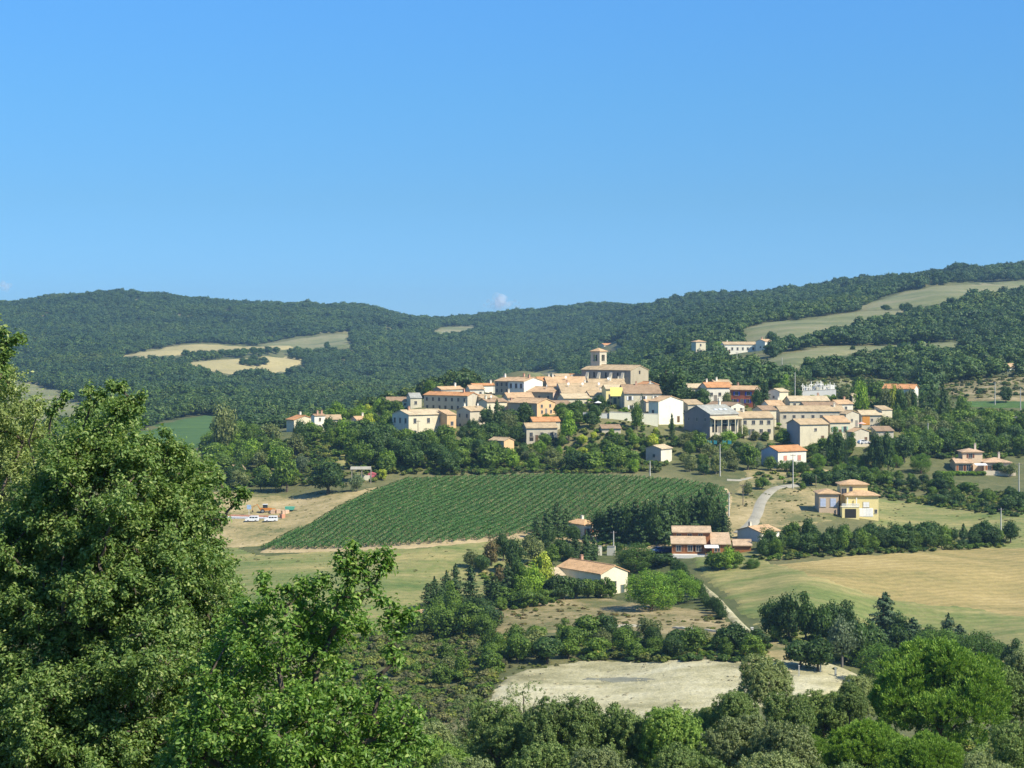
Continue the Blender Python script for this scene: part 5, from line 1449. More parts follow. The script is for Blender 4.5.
# ---------------------------------------------------------------- terrace life: awning, parasols, pool screen
def flat_at(u, Y, v): return ((u - U0) / F * Y, Y, (V0 - v) / F * Y)
o = link('terrace_awning', None, None, flat_at(616, 655, 402)); tag(o, 'yellow awning over the terrace in front of the cream terrace house', 'awning')
mb = MB(); s = 655 / F; mb.extr([(-2.2, 6 * s), (0, 14.5 * s), (0, 14.5 * s + .06), (-2.2, 6 * s + .06)], 'x', -6 * s, 6.5 * s)
mb.build('cloth', plain_mat((.66, .56, .16), .8, name='yellow_cloth'), o)
for t in (-5.8, 6.3):
    mb = MB(); mb.tube([(t * s, -2.1, -1), (t * s, -2.1, 6 * s)], [.06, .06], n=6); mb.build('leg', M_INS, o)
def parasol(u, v, Y, r, c, label):
    o = link('parasol', None, None, flat_at(u, Y, v)); tag(o, label, 'parasol')
    mb = MB(); mb.tube([(0, 0, -.3), (0, 0, 2.4)], [.04, .04]); mb.build('pole', M_INS, o)
    mb = MB(); n = 8
    mb.poly([(0, 0, 2.7)] + [(r * math.cos(6.283 * i / n), r * math.sin(6.283 * i / n), 2.1) for i in range(n)] + [(0, 0, 2.55)] , [(0, 1 + i, 1 + (i + 1) % n) for i in range(n)] + [(9, 1 + (i + 1) % n, 1 + i) for i in range(n)])
    mb.build('canopy', plain_mat(c, .8, name='canopy_cloth'), o)
parasol(861.5, 430, 628, 1.6, (.70, .40, .32), 'pink parasol beside the beige barn with orange door')
parasol(598, 409, 640, 1.3, (.78, .78, .76), 'white parasol on the terrace above the long white wall')
M_TURQ = plain_mat((.03, .19, .22), .5, name='turquoise_sheet')
for i, (u0_, u1_) in enumerate(((690.5, 694.5), (696, 698.5), (700, 705), (707, 712), (714, 717), (722.5, 726), (728, 731.5))):
    x0_, Y_, z_ = flat_at(u0_, 612, 445); s = 612 / F
    mb = MB(); w_ = (u1_ - u0_) * s; mb.extr([(0, 0), (w_, 0), (w_, 3.6 * s), (w_ * .6, 3.0 * s), (w_ * .3, 4.0 * s), (0, 3.4 * s)], 'y', 0, .08)
    mb.box(-.06, 0, .0, .1, -1.5, 4.2 * s)
    tag(mb.build('garden_screen', M_TURQ, None, (x0_, Y_, z_ + .3)), '%s turquoise garden screen from the left below the grey roofed farmhouse' % ordw(i), 'screen', 'turquoise garden screens')

# ---------------------------------------------------------------- vehicles
RUB = plain_mat((.02, .02, .02), .8, name='rubber'); CHR = plain_mat((.5, .5, .5), .3, .8, name='rim_metal'); LGT = plain_mat((.8, .8, .75), .2, name='lamp_glass'); CGL = plain_mat((.03, .04, .05), .08, name='car_glass')
def wheel(parent, x, y, r=.33, wd=.22):
    mb = MB(); n = 14
    mb.extr([(x + r * math.cos(6.283 * i / n), r + r * math.sin(6.283 * i / n)) for i in range(n)], 'y', y - wd/2, y + wd/2)
    t = mb.build('wheel', RUB, parent)
    mb = MB(); mb.extr([(x + r * .6 * math.cos(6.283 * i / n), r + r * .6 * math.sin(6.283 * i / n)) for i in range(n)], 'y', y - wd/2 - .01, y + wd/2 + .01); mb.build('rim', CHR, t)
def car(u, vb, rz, c, label, van=False, Y=None, group='parked cars'):
    p = cast1(u, vb) if Y is None else flat_at(u, Y, vb)
    o = link('parked_van' if van else 'parked_car', None, None, (p[0], p[1], p[2] + .1), R(rz)); tag(o, label, 'van' if van else 'car', group)
    if van: o.scale = (.8, .8, .8)
    paint = plain_mat(c, .25, .1, name='car_paint')
    L, Wd = (4.6, 1.85) if van else (4.1, 1.7)
    mb = MB()
    if van: lower = [(-2.3, .35), (2.2, .35), (2.3, .6), (2.2, 1.05), (1.4, 1.2), (.8, 1.2), (-2.25, 1.2), (-2.3, .6)]; top = [(-2.22, 1.2), (1.35, 1.2), (.75, 1.95), (.4, 2.02), (-2.1, 2.02), (-2.22, 1.9)]
    else: lower = [(-2.0, .3), (1.95, .3), (2.05, .5), (1.95, .75), (1.1, .92), (-1.95, .95), (-2.05, .6)]; top = [(-1.9, .94), (1.1, .92), (.35, 1.38), (-.2, 1.45), (-1.2, 1.42), (-1.75, 1.2)]
    mb.extr(lower, 'y', -Wd/2, Wd/2); mb.extr(top, 'y', -Wd/2 + .1, Wd/2 - .1)
    mb.build('body', paint, o)
    mb = MB(); yb = Wd/2 - .09
    if van: mb.box(.0, .75, -yb, yb, 1.25, 1.75); mb.box(-.95, -.15, -yb, yb, 1.25, 1.75); mb.box(-2.0, -1.1, -yb, yb, 1.3, 1.7)
    else: mb.extr([(-.35, .98), (.85, .98), (.3, 1.33), (-.35, 1.38)], 'y', -yb, yb); mb.extr([(-1.6, 1.0), (-.45, .98), (-.45, 1.38), (-1.2, 1.36)], 'y', -yb, yb)
    mb.build('side_window', CGL, o)
    mb = MB()
    if van: mb.extr([(1.37, 1.24), (1.4, 1.24), (.82, 1.93), (.79, 1.93)], 'y', -.72, .72)
    else: mb.extr([(1.08, .96), (1.11, .96), (.40, 1.38), (.37, 1.38)], 'y', -.66, .66)
    mb.build('windscreen', CGL, o)
    for sy in (-1, 1):
        mb = MB(); mb.box(L/2 - .12, L/2 + .01, sy * Wd/2 * .72 - .14, sy * Wd/2 * .72 + .14, .55, .72); mb.build('headlight', LGT, o)
        for sx in (-1.3, 1.3): wheel(o, sx, sy * (Wd/2 - .09))
    return o
car(657.5, 553, 200, (.16, .24, .42), 'light blue parked car nose left beside the timber chalet, left of two', group='cars beside the timber chalet')
car(666, 553.5, 190, (.025, .04, .12), 'dark navy parked car beside the timber chalet, right of two', group='cars beside the timber chalet')
car(252, 522, 180, (.80, .80, .80), 'white van with side windows on the building site, left of two', True, group='white vans on the building site')
car(271, 522, 185, (.80, .80, .80), 'white van on the building site, right of two', True, group='white vans on the building site')
car(864, 444.5, 20, (.75, .75, .75), 'white car parked by the low garage with shallow orange roof', Y=603)
car(1022, 505, 10, (.62, .66, .72), 'silver car parked at the right edge by the tall concrete pole')

# wheel loader
p = cast1(266, 513); ORG = plain_mat((.50, .19, .035), .5, name='orange_paint'); BLK = plain_mat((.03, .03, .03), .7, name='dark_steel')
o = link('backhoe_loader', None, None, tuple(p), R(8)); o.scale = (.8, .8, .8); tag(o, 'orange backhoe loader working on the building site below the wooded slope', 'digger')
mb = MB(); mb.extr([(-2.0, .9), (1.8, .9), (2.1, 1.2), (2.0, 1.7), (.6, 1.85), (-2.0, 1.8)], 'y', -.7, .7); mb.build('body', ORG, o)
mb = MB(); mb.box(-1.1, .55, -.72, .72, 1.85, 1.95, 0); mb.box(-1.2, .65, -.8, .8, 3.0, 3.12, 1)
for a in (-1.1, .5):
    for b in (-.7, .64): mb.box(a, a + .06, b, b + .06, 1.95, 3.0, 0)
mb.box(-1.05, .5, -.66, .64, 1.95, 2.98, 2); cb = mb.build('cab', [BLK, plain_mat((.7, .7, .66), .5, name='cab_roof'), CGL], o)
for sx, r_ in ((-1.2, .75), (1.5, .5)):
    for sy in (-1, 1): wheel(o, sx, sy * .85, r_, .4)
mb = MB(); mb.tube([(1.6, -.5, 1.3), (3.0, -.5, 1.5), (3.6, -.5, .5)], [.12, .12, .1], n=5); mb.tube([(1.6, .5, 1.3), (3.0, .5, 1.5), (3.6, .5, .5)], [.12, .12, .1], n=5); mb.tube([(3.0, -.5, 1.5), (3.0, .5, 1.5)], [.1, .1], n=5); mb.build('loader_arm', ORG, o)
mb = MB(); mb.extr([(3.5, .1), (4.4, .1), (4.5, .25), (3.9, .3), (3.6, .9), (3.45, .9)], 'y', -1.1, 1.1); mb.build('bucket', BLK, o)
mb = MB(); mb.tube([(-2.0, 0, 1.2), (-3.0, 0, 3.1), (-4.6, 0, 2.2), (-4.7, 0, 1.0)], [.18, .16, .13, .1], n=5); mb.build('digging_arm', ORG, o)
mb = MB(); mb.extr([(-4.9, .4), (-4.4, .4), (-4.5, 1.0), (-4.8, 1.0)], 'y', -.35, .35); mb.build('digging_bucket', BLK, o)
p = cast1(290, 512); o = link('skip_trailer', None, None, tuple(p), R(-4)); o.scale = (.8, .8, .8); tag(o, 'green tipping trailer beside the orange backhoe loader', 'trailer')
mb = MB(); mb.extr([(-1.5, .8), (1.3, .8), (1.7, 1.9), (-1.7, 1.9)], 'y', -.9, .9); mb.build('tub', plain_mat((.10, .38, .26), .5, name='green_paint'), o)
mb = MB(); mb.box(-1.4, 2.6, -.1, .1, .55, .78); mb.build('drawbar', BLK, o)
for sy in (-1, 1): wheel(o, -.2, sy * .8, .4)
# brick footing, pallets, site signs
a = cast1(218, 517); b = cast1(296, 516)
M_BRK = wall_mat((.56, .27, .16), .4, 'brick'); d = Vector(b) - Vector(a)
o = link('brick_footing', None, None, tuple(a), math.atan2(d.y, d.x)); tag(o, 'long low orange brick footing across the building site', 'footing')
mb = MB(); L_ = math.hypot(d.x, d.y); mb.box(0, L_, 0, .4, -.8, .75 + 0); mb.build('brick_course', M_BRK, o)
mb = MB(); mb.box(0, L_, -2.2, -.01, -.8, .3); mb.build('slab', plain_mat((.52, .53, .54), .8, name='slab'), o)
for i, (u, v) in enumerate(((273, 514), (278.5, 513.5), (284, 514.5), (286.5, 514), (282.5, 518.5))):
    p = cast1(u, v); o = link('brick_pallet', None, None, tuple(p), .2 * i); tag(o, '%s shrink wrapped pallet of pinkish bricks from the left on the building site' % ordw([0, 1, 3, 4, 2][i]), 'pallet', 'pallets of bricks')
    mb = MB(); mb.box(-.6, .6, -.5, .5, 0, .12); mb.build('pallet_base', M_WPOLE, o)
    mb = MB()
    for k in range(4): mb.box(-.58, .58, -.48, .48, .121 + k * .26, .36 + k * .26)
    mb.build('bricks', M_BRK if i == 4 else wall_mat((.62, .42, .28), .4, 'pale_brick'), o)
p = cast1(249, 516); o = link('site_sign', None, None, tuple(p)); tag(o, 'pale blue site board on a white post above the left white van', 'sign')
mb = MB(); mb.box(-.05, .05, -.05, .05, -.5, 3.2); mb.build('post', plain_mat((.7, .7, .7), .5, name='white_paint'), o)
mb = MB(); mb.box(-.6, .6, -.09, -.051, 1.9, 3.1); mb.build('board', plain_mat((.30, .42, .55), .5, name='blue_board'), o)
# pergola on the left slope
p = cast1(352, 482); s = p[1] / F
o = link('pergola', None, None, tuple(p), R(3)); tag(o, 'open shelter with pale flat roof right of the big round dark tree', 'shelter')
mb = MB(); mb.extr([(-2.5, 13 * s), (2.5, 14.5 * s), (2.5, 14.5 * s + .12), (-2.5, 13 * s + .12)], 'x', -1.5 * s, 19 * s); mb.build('roof', roof_mat((.42, .39, .30)), o)
for t in (0, 10, 19):
    for yy_ in (-2.2, 2.2):
        mb = MB(); mb.box(t * s - .1, t * s + .1, yy_ - .1, yy_ + .1, -1, 13 * s); mb.build('post', plain_mat((.34, .30, .24), .8, name='shelter_post'), o)
mb = MB(); mb.box(0, 19 * s, 2.35, 2.5, -1, 6 * s); mb.build('back_wall', wall_mat(WHITE), o)
p = cast1(372, 478); mb = MB(); mb.box(-1.2, 1.2, -.5, .5, -.3, 1.3); mb.extr([(-1.3, 1.3), (1.3, 1.3), (0, 1.8)], 'y', -.6, .6)
tag(mb.build('toy_house', plain_mat((.62, .16, .18), .6, name='red_paint'), None, tuple(p)), 'small dark pink playhouse right of the open shelter', 'playhouse')
# blue sheet at lower right corner
o = link('blue_canopy', None, None, (75.5, 143, -32.6), R(8)); tag(o, 'bright blue canopy just showing under the large pine at the lower right corner', 'canopy')
mb = MB(); mb.extr([(-.8, 0), (0, .35), (.8, 0), (.8, .05), (0, .4), (-.8, .05)], 'x', -.9, .9); mb.build('cloth', plain_mat((.05, .22, .62), .5, name='blue_cloth'), o)
for a in (-.8, .8):
    for b in (-.7, .7):
        mb = MB(); mb.tube([(a, b, -9), (a, b, .04)], [.04, .04], n=5); mb.build('leg', CHR, o)

# small cloud: many thin overlapping wisps of white vapour, far behind the hills
M_CLOUD = bpy.data.materials.new('cloud'); M_CLOUD.use_nodes = True; ct = M_CLOUD.node_tree; ct.nodes.clear()
cdif = ct.nodes.new('ShaderNodeBsdfDiffuse'); cdif.inputs[0].default_value = (.95, .95, .95, 1); ctl = ct.nodes.new('ShaderNodeBsdfTranslucent'); ctl.inputs[0].default_value = (.95, .95, .95, 1)
ca = ct.nodes.new('ShaderNodeMixShader'); ca.inputs[0].default_value = .45; ct.links.new(cdif.outputs[0], ca.inputs[1]); ct.links.new(ctl.outputs[0], ca.inputs[2])
ctr_ = ct.nodes.new('ShaderNodeBsdfTransparent'); cm = ct.nodes.new('ShaderNodeMixShader'); cm.inputs[0].default_value = .10
ct.links.new(ctr_.outputs[0], cm.inputs[1]); ct.links.new(ca.outputs[0], cm.inputs[2])
cO = ct.nodes.new('ShaderNodeOutputMaterial'); ct.links.new(cm.outputs[0], cO.inputs['Surface'])
def cloud(u, v, w_, h_, n, seed, Y=15000):
    import bmesh
    from mathutils import Matrix
    rc = random.Random(seed); bm = bmesh.new()
    for i in range(n):
        t = max(-1.5, min(1.5, rc.gauss(0, .7))); r = h_ * rc.uniform(.18, .42) * (1.15 - .6 * abs(t))
        x = (u + t * w_ - U0) / F * Y; z = (V0 - v + rc.gauss(.1, .28) * h_ * (1.1 - .5 * abs(t))) / F * Y
        bmesh.ops.create_icosphere(bm, subdivisions=2, radius=max(r, .8) * Y / F, matrix=Matrix.Translation((x, Y + rc.uniform(-60, 60), z)))
    m = bpy.data.meshes.new('cloud'); bm.to_mesh(m); bm.free(); m.materials.append(M_CLOUD)
    m.polygons.foreach_set('use_smooth', [True] * len(m.polygons))
    return link('cloud', m)
tag(cloud(501, 304, 13, 13, 26, 3), 'small white puff of cloud low over the saddle between the hills', 'cloud', kind='structure')
tag(cloud(4, 287, 7, 9, 8, 4), 'very faint wisp of cloud at the left edge above the hill', 'cloud', kind='structure')

# ---------------------------------------------------------------- trees and bushes of the middle distance
G_ = 'trees on the wooded slope left of the village'
tree('dark', 328, 494, 35, 42, 'big round very dark tree at the field edge below the wooded slope')
tree('blue', 357, 492, 20, 16, 'small grey green tree in front of the open shelter')
tree('tall', 287, 492, 42, 30, 'tall green tree left of the big round dark tree')
tree('blue', 300, 474, 22, 16, 'silvery blue tree above the big round dark tree')
tree('bushyellow', 382, 480, 12, 12, 'small bright yellow green tree at the right end of the slope foot')
tree('bright', 337, 418, 18, 24, 'bright green round tree behind the houses on the wooded slope', Y=690)
tree('cypress', 273, 462, 30, 6, 'left of two dark cypresses on the wooded slope'); tree('cypress', 265, 460, 26, 6, 'second dark cypress on the wooded slope')
tree('olive', 223, 430, 34, 30, 'tall rounded tree at the left end of the wooded slope', Y=640)
cluster([(205,489),(286,494),(286,484),(215,478)], 10, [('tall',2),('oak',3),('talldark',2),('olive',1)], (6, 10), 'leafy tree', 'along the foot of the wooded slope', 4.5, 1)
cluster([(205,474),(290,478),(292,462),(210,455)], 14, [('oak',3),('olive',2),('tall',2),('bright',1)], (6.5, 10), 'tree', 'in the middle tier of the wooded slope', 4.5, 2)
cluster([(208,452),(300,458),(306,440),(215,438)], 13, [('oak',3),('brown',1),('tall',2),('bright',1),('olive',2)], (6, 9), 'tree', 'in the upper tier below the leftmost houses', 4.5, 3)
cluster([(300,452),(356,450),(356,436),(300,436)], 12, [('tall',2),('bright',2),('oak',2),('talldark',1)], (6, 9), 'tree', 'directly under the low houses on the wooded slope', 4.2, 4)
cluster([(352,472),(388,474),(392,440),(354,444)], 12, [('tall',2),('bright',1),('dark',2),('olive',1)], (7, 11), 'tree', 'between the open shelter and the large cream house', 4.5, 5)
cluster([(350,434),(388,436),(392,412),(352,418)], 10, [('bright',2),('tall',2),('oak',1),('yellow',1)], (5, 8), 'tree', 'climbing towards the low white outbuilding', 4, 6)
cluster([(384,402),(432,398),(430,392),(386,394)], 6, [('bright',1),('oak',2)], (6, 8), 'green tree', 'behind the low white outbuilding', 5, 7)
# front of the village
cluster([(386,477),(505,472),(505,462),(388,466)], 15, [('oak',4),('dark',3),('bush',1),('olive',1)], (6, 9.5), 'dark round tree', 'above the vineyard top edge', 5, 8)
cluster([(390,462),(500,459),(478,446),(392,450)], 13, [('oak',3),('tall',2),('dark',2)], (6, 9), 'tree', 'just under the large cream house', 4.6, 9)
cluster([(506,474),(645,474),(645,464),(512,464)], 16, [('oak',3),('bush',2),('dark',3),('olive',1),('bright',1)], (5, 8), 'tree', 'of the belt above the middle of the vineyard', 5, 10)
cluster([(516,463),(660,463),(655,448),(566,444),(526,450)], 26, [('oak',3),('bright',2),('tall',2),('dark',2),('yellow',1)], (3.6, 6), 'tree', 'on the slope under the long white wall', 4.2, 11)
cluster([(562,447),(684,446),(684,431),(600,433),(566,436)], 24, [('bright',2),('tall',2),('oak',2),('yellow',1)], (2.2, 4), 'leafy tree', 'right at the foot of the long white wall', 4.4, 12)
cluster([(462,446),(522,446),(522,428),(478,426)], 13, [('dark',3),('talldark',3),('oak',1)], (5.5, 8.5), 'dark tree', 'in the clump before the brown stone house', 3.4, 40)
cluster([(540,430),(600,428),(598,412),(558,414)], 9, [('dark',3),('oak',2)], (4, 6), 'dark tree', 'below the row houses left of the white wall', 3.6, 41)
cluster([(386,436),(404,440),(404,418),(386,414)], 7, [('oak',2),('bright',1),('tall',1)], (5, 7.5), 'tree', 'left of the large cream house', 3.4, 42)
cluster([(690,436),(740,440),(740,434),(690,432)], 6, [('olive',1),('bush',2),('oak',1)], (2, 3.6), 'bush', 'at the foot of the grey roofed farmhouse', 3, 43)
cluster([(745,404),(800,404),(800,398),(745,398)], 6, [('dark',1),('talldark',2),('olive',1)], (4, 7), 'tree', 'between the red house and the graveyard', 4, 44)
for i, (u, v, h_) in enumerate(((684, 356, 17), (688, 357, 20), (709, 356, 19), (713, 355, 15), (705, 352, 14), (676, 358, 15))): tree('cypress', u, v, h_, 5, '%s far cypress from the left around the tower house' % ordw([1, 2, 4, 5, 3, 0][i]), None, 'cypresses round the far tower house')
tree('bright', 718, 356, 14, 18, 'pale green round tree between the far tower house and the long farm')
tree('fir', 490, 440, 36, 12, 'left dark pointed conifer in front of the brown stone house'); tree('fir', 497, 438, 40, 12, 'right taller dark conifer in front of the brown stone house')
tree('olive', 508, 440, 32, 22, 'rounded grey green tree right of the two pointed conifers')
tree('dark', 525, 426, 26, 24, 'dark tree in front of the apricot house', 636)
tree('dark', 572, 424, 24, 24, 'dark tree left of the bright green crown under the row houses', 640)
tree('bright', 569, 442, 30, 20, 'bright green tree right of the house with cellar openings')
tree('dark', 599, 413, 20, 17, 'dark tree on the terrace above the grey stretch of wall', 642)
tree('cypress', 641.5, 411, 18, 5, 'slim cypress standing behind the cream retaining wall', 641); tree('tall', 637, 437, 38, 15, 'tall bushy cypress like tree in front of the cream wall', 624)
tree('fir', 672, 440, 28, 7, 'thin dark conifer before the blank cream gable')
tree('fir', 666, 400, 34, 22, 'left dark cedar of the group right of the church', 690); tree('talldark', 676, 402, 32, 22, 'middle dark tree of the group right of the church', 684)
tree('fir', 681, 404, 38, 22, 'tall dark cedar right of the church gable', 680); tree('talldark', 689, 408, 22, 18, 'right dark tree of the group behind the cream gable', 676)
tree('dark', 702, 402, 17, 22, 'spreading dark tree before the white house with orange roof', 672)
tree('talldark', 757, 404, 20, 12, 'dark tree in front of the brick red house', 664); tree('fir', 765, 408, 26, 14, 'dark pointed tree beside the brick red house', 664)
tree('olive', 727, 402, 12, 12, 'small tree between the orange roofed and red houses', 676)
cluster([(770,402),(800,402),(800,392),(772,392)], 5, [('olive',1),('bright',1),('oak',1)], (5, 8), 'tree', 'left of the white graveyard', 5, 14)
cluster([(690,386),(760,386),(790,392),(760,378),(690,378)], 12, [('oak',2),('bright',1),('dark',2)], (5, 8), 'tree', 'behind the upper village roofs', 6, 15)
cluster([(838,402),(880,402),(905,408),(925,408),(925,398),(880,392),(840,396)], 14, [('olive',2),('oak',2),('talldark',2),('dark',1)], (6, 10), 'tree', 'between the graveyard and the half hidden villa', 5, 16)
tree('fir', 932, 404, 24, 16, 'dark fir right of the half hidden villa', 680); tree('fir', 943, 404, 22, 14, 'second dark fir right of the half hidden villa', 680)
for i, (u, w_, ty) in enumerate(((886, 14, 'olive'), (893, 12, 'yellow'), (900, 15, 'talldark'), (907, 12, 'olive'), (913, 9, 'dark'))): tree(ty, u, 405, 25 - i, w_ * 1.15, '%s tree from the left before the half hidden villa' % ordw(i), 680)
tree('bright', 862, 401, 24, 16, 'bright fresh green tree right of the graveyard', 690)
for i, (u, w_) in enumerate(((812, 9), (819, 9), (826, 10), (833, 9))): tree('bushbright', u, 400, 6, w_, '%s bush from the left of the hedge below the graveyard' % ordw(i), 706, 'hedge bushes below the graveyard')
tree('dark', 846, 400, 11, 16, 'dark round bush at the right end of the graveyard hedge', 704)
# the right hand woods
cluster([(882,424),(946,424),(948,408),(884,410)], 17, [('oak',3),('olive',2),('dark',2)], (6, 9), 'tree', 'in the top row of the wood right of the village', 4.4, 17)
cluster([(885,444),(1024,440),(1024,428),(884,428)], 30, [('oak',3),('olive',2),('tall',2),('dark',1)], (6, 9.5), 'tree', 'in the middle row of the wood right of the village', 4.2, 18)
cluster([(878,462),(950,456),(1024,458),(1024,446),(880,446)], 27, [('oak',3),('dark',2),('tall',2)], (6, 9), 'tree', 'in the lower row of the wood right of the village', 4, 19)
tree('tall', 962, 412, 20, 18, 'rounded tree beside the far right vine strip', 700); tree('dark', 1006, 401, 16, 16, 'dark tree on the hillside meadow at right', 740)
# terraces with round pines right of the village
tree('pine', 921, 473, 20, 21, 'bright umbrella pine with bare stem left of the sand coloured villa')
for i, (u, v, w_, ty) in enumerate(((818, 468, 17, 'pine'), (835, 466, 15, 'pine'), (843, 474, 13, 'pine'), (857, 468, 16, 'pine'), (868, 462, 14, 'blue'), (863, 476, 12, 'pine'), (880, 469, 16, 'pine'), (896, 467, 15, 'pine'), (881, 459, 12, 'oak'), (896, 458, 14, 'dark'), (824, 458, 11, 'blue'), (875, 477, 12, 'pine'))):
    tree(ty, u, v, w_ * .85, w_, 'round garden tree on the terraces right of the pink shuttered house, %s from the left' % ordw([0, 2, 3, 4, 6, 5, 8, 10, 9, 11, 1, 7][i]), None, 'round garden trees on the terraces')
cluster([(806,462),(852,452),(852,446),(812,446)], 9, [('oak',2),('tall',2),('dark',1)], (4.5, 7), 'tree', 'between the blank barn and the garden terraces', 4, 20)
for i, (u, v, w_) in enumerate(((838, 444, 15), (846, 445, 10), (830, 446, 12), (876, 446, 18), (888, 444, 18))): tree('dark' if i != 1 else 'cypress', u, v, 16, w_ * (1 if i != 1 else .6), 'dark bush by the low garage, %s of the row' % ordw([1, 2, 0, 3, 4][i]), 600)
cluster([(806,487),(868,486),(868,478),(812,478)], 10, [('bushdark',3),('oak',2)], (3.5, 5.5), 'dark shrub', 'on the bank left of the yellow villa', 3.6, 21)
cluster([(868,490),(946,494),(948,484),(870,480)], 12, [('dark',3),('oak',2)], (3.5, 6), 'dark bush', 'in the hedge row right of the yellow villa', 4, 22)
cluster([(928,505),(1024,516),(1024,500),(985,497),(935,490)], 15, [('bushdark',3),('oak',2),('bush',1)], (3, 5), 'bush', 'in the thicket below the sand coloured villa', 4, 23)
cluster([(985,478),(1016,478),(1020,470),(1012,466)], 3, [('olive',1),('dark',1)], (3, 5), 'round tree', 'on the terrace of the sand coloured villa', 3, 24)
for i, u in enumerate(range(938, 984, 5)): tree('bushbright', u, 475.5, 5.5, 8, '%s clipped bush from the left in the bright hedge before the sand coloured villa' % ordw(i), None, 'bright hedge of the sand coloured villa')
# hedge line of the meadow below the yellow villa
cluster([(762,558),(820,555),(900,551),(1010,546),(1012,541),(900,542),(820,546),(768,549)], 60, [('talldark',3),('fir',1),('dark',2),('tall',2)], (4, 6.5), 'dark tree', 'in the long hedge above the golden stubble field', 2.5, 25)
tree('oak', 791, 545, 26, 24, 'broad green tree at the left end of the long hedge'); tree('talldark', 808, 545, 30, 20, 'dark bushy tree second in the long hedge left part')
tree('dark', 925, 546, 30, 28, 'largest dark bushy tree in the right half of the long hedge'); tree('dark', 990, 546, 22, 28, 'low dark bush at the foot of the meadow concrete pole')
tree('oak', 762, 490, 16, 16, 'round green tree between the road and the lane'); tree('olive', 748, 496, 16, 14, 'greyish bush left of the concrete lane top'); tree('oak', 803, 490, 9, 8, 'small green bush at the upper lane end')
tree('oak', 748, 470, 30, 24, 'round green tree on the left of the road below the farmhouse'); tree('dark', 738, 458, 18, 20, 'dark tree beside the upper lane'); tree('olive', 716, 474, 22, 18, 'olive toned tree behind the tall concrete pole')
cluster([(684,458),(735,458),(735,446),(686,446)], 12, [('oak',2),('olive',2),('bright',1)], (4.5, 7), 'tree', 'under the turquoise screens', 4, 26)
cluster([(686,478),(735,474),(735,462),(680,464)], 8, [('olive',2),('oak',2),('dark',1)], (4, 6), 'tree', 'beside the small pink gabled house', 4, 27)
cluster([(752,470),(776,472),(778,456),(752,452)], 7, [('oak',3),('blue',1)], (4, 6.5), 'tree', 'left of the pink shuttered house', 3.5, 28)
cluster([(736,440),(800,446),(800,438),(780,434),(740,436)], 8, [('bush',1),('oak',2),('olive',1)], (3, 5), 'bush', 'in front of the pale stone farmhouse', 3.5, 29)
for u, v in ((782, 472), (790, 472), (797, 473), (803, 473)): tree('pined', u, v, 12, 13, 'dark round shrub below the pink shuttered house, %s from the left' % ordw([782, 790, 797, 803].index(u)), None, 'shrubs below the pink shuttered house')
# conifer screen behind the timber chalet
k = 0
for (u, v, h_, w_) in [(600,540,34,20),(609,542,38,20),(618,543,42,22),(627,544,44,22),(636,544,46,22),(645,545,46,20),(655,545,50,22),(664,545,52,22),(673,543,44,22),(682,540,42,20),(691,539,44,20),(700,539,50,22),(709,540,54,22),(718,540,44,20),(724,543,36,16)]:
    tree('fir' if k % 3 else 'talldark', u, v, h_, w_ * 1.1, '%s conifer from the left in the tall dark screen behind the timber chalet' % ordw(k), None, 'tall dark conifer screen behind the timber chalet'); k += 1
for i, (u, v, h_, w_) in enumerate([(537,540,26,16),(547,538,30,18),(557,537,36,18),(566,537,30,16)]): tree('fir', u, v, h_, w_, '%s dark conifer from the left at the vineyard lower edge' % ordw(i), None, 'dark conifers at the vineyard lower edge')
tree('talldark', 573, 543, 20, 16, 'bushy dark tree hiding the left wall of the hipped roof house')
for i, (u, v, h_, w_) in enumerate([(576,562,28,18),(586,562,32,18),(594,560,24,14),(560,560,26,20),(568,562,20,18)]): tree('talldark' if i > 2 else 'fir', u, v, h_, w_, '%s dark tree from the left below the hipped roof house' % ordw([2, 3, 4, 0, 1][i]), None, 'dark trees below the hipped roof house')
tree('pined', 635, 571, 28, 42, 'rounded dark umbrella pine above the heart shaped pine pair', var=1)
tree('pine', 651, 610, 40, 54, 'large bright round umbrella pine on the lawn right of the cream bungalow', var=2)
tree('pine', 679, 603, 33, 40, 'slightly smaller bright umbrella pine touching the large one', var=3)
k = 0
for t in np.linspace(0, 1, 17):
    u = 676 + 46 * t; v = 574 + 46 * t; tree('talldark', u, v, 15 + 5 * math.sin(k), 14, '%s shrub from the top in the diagonal dark hedge beside the umbrella pines' % ordw(k), None, 'diagonal dark hedge by the umbrella pines'); k += 1
tree('bushdark', 664, 566, 15, 30, 'dark wide bush at the head of the diagonal hedge')
for i, (u, v, h_, w_, ty) in enumerate([(712,570,20,20,'tall'),(720,571,22,22,'oak'),(729,570,26,20,'bright'),(737,569,20,18,'oak'),(752,569,11,17,'pined')]): tree(ty, u, v, h_, w_, '%s bush from the left in front of the timber chalet annex' % ordw(i), None, 'bushes in front of the timber chalet')
for i, (u, w_) in enumerate([(552, 22), (564, 22), (576, 22), (588, 20), (600, 20), (611, 16)]): tree('bushdark' if i < 3 else 'bush', u, 600 - i * .3, 27 - i, w_, '%s bush from the left hiding the front of the cream bungalow' % ordw(i), None, 'bushes before the cream bungalow')
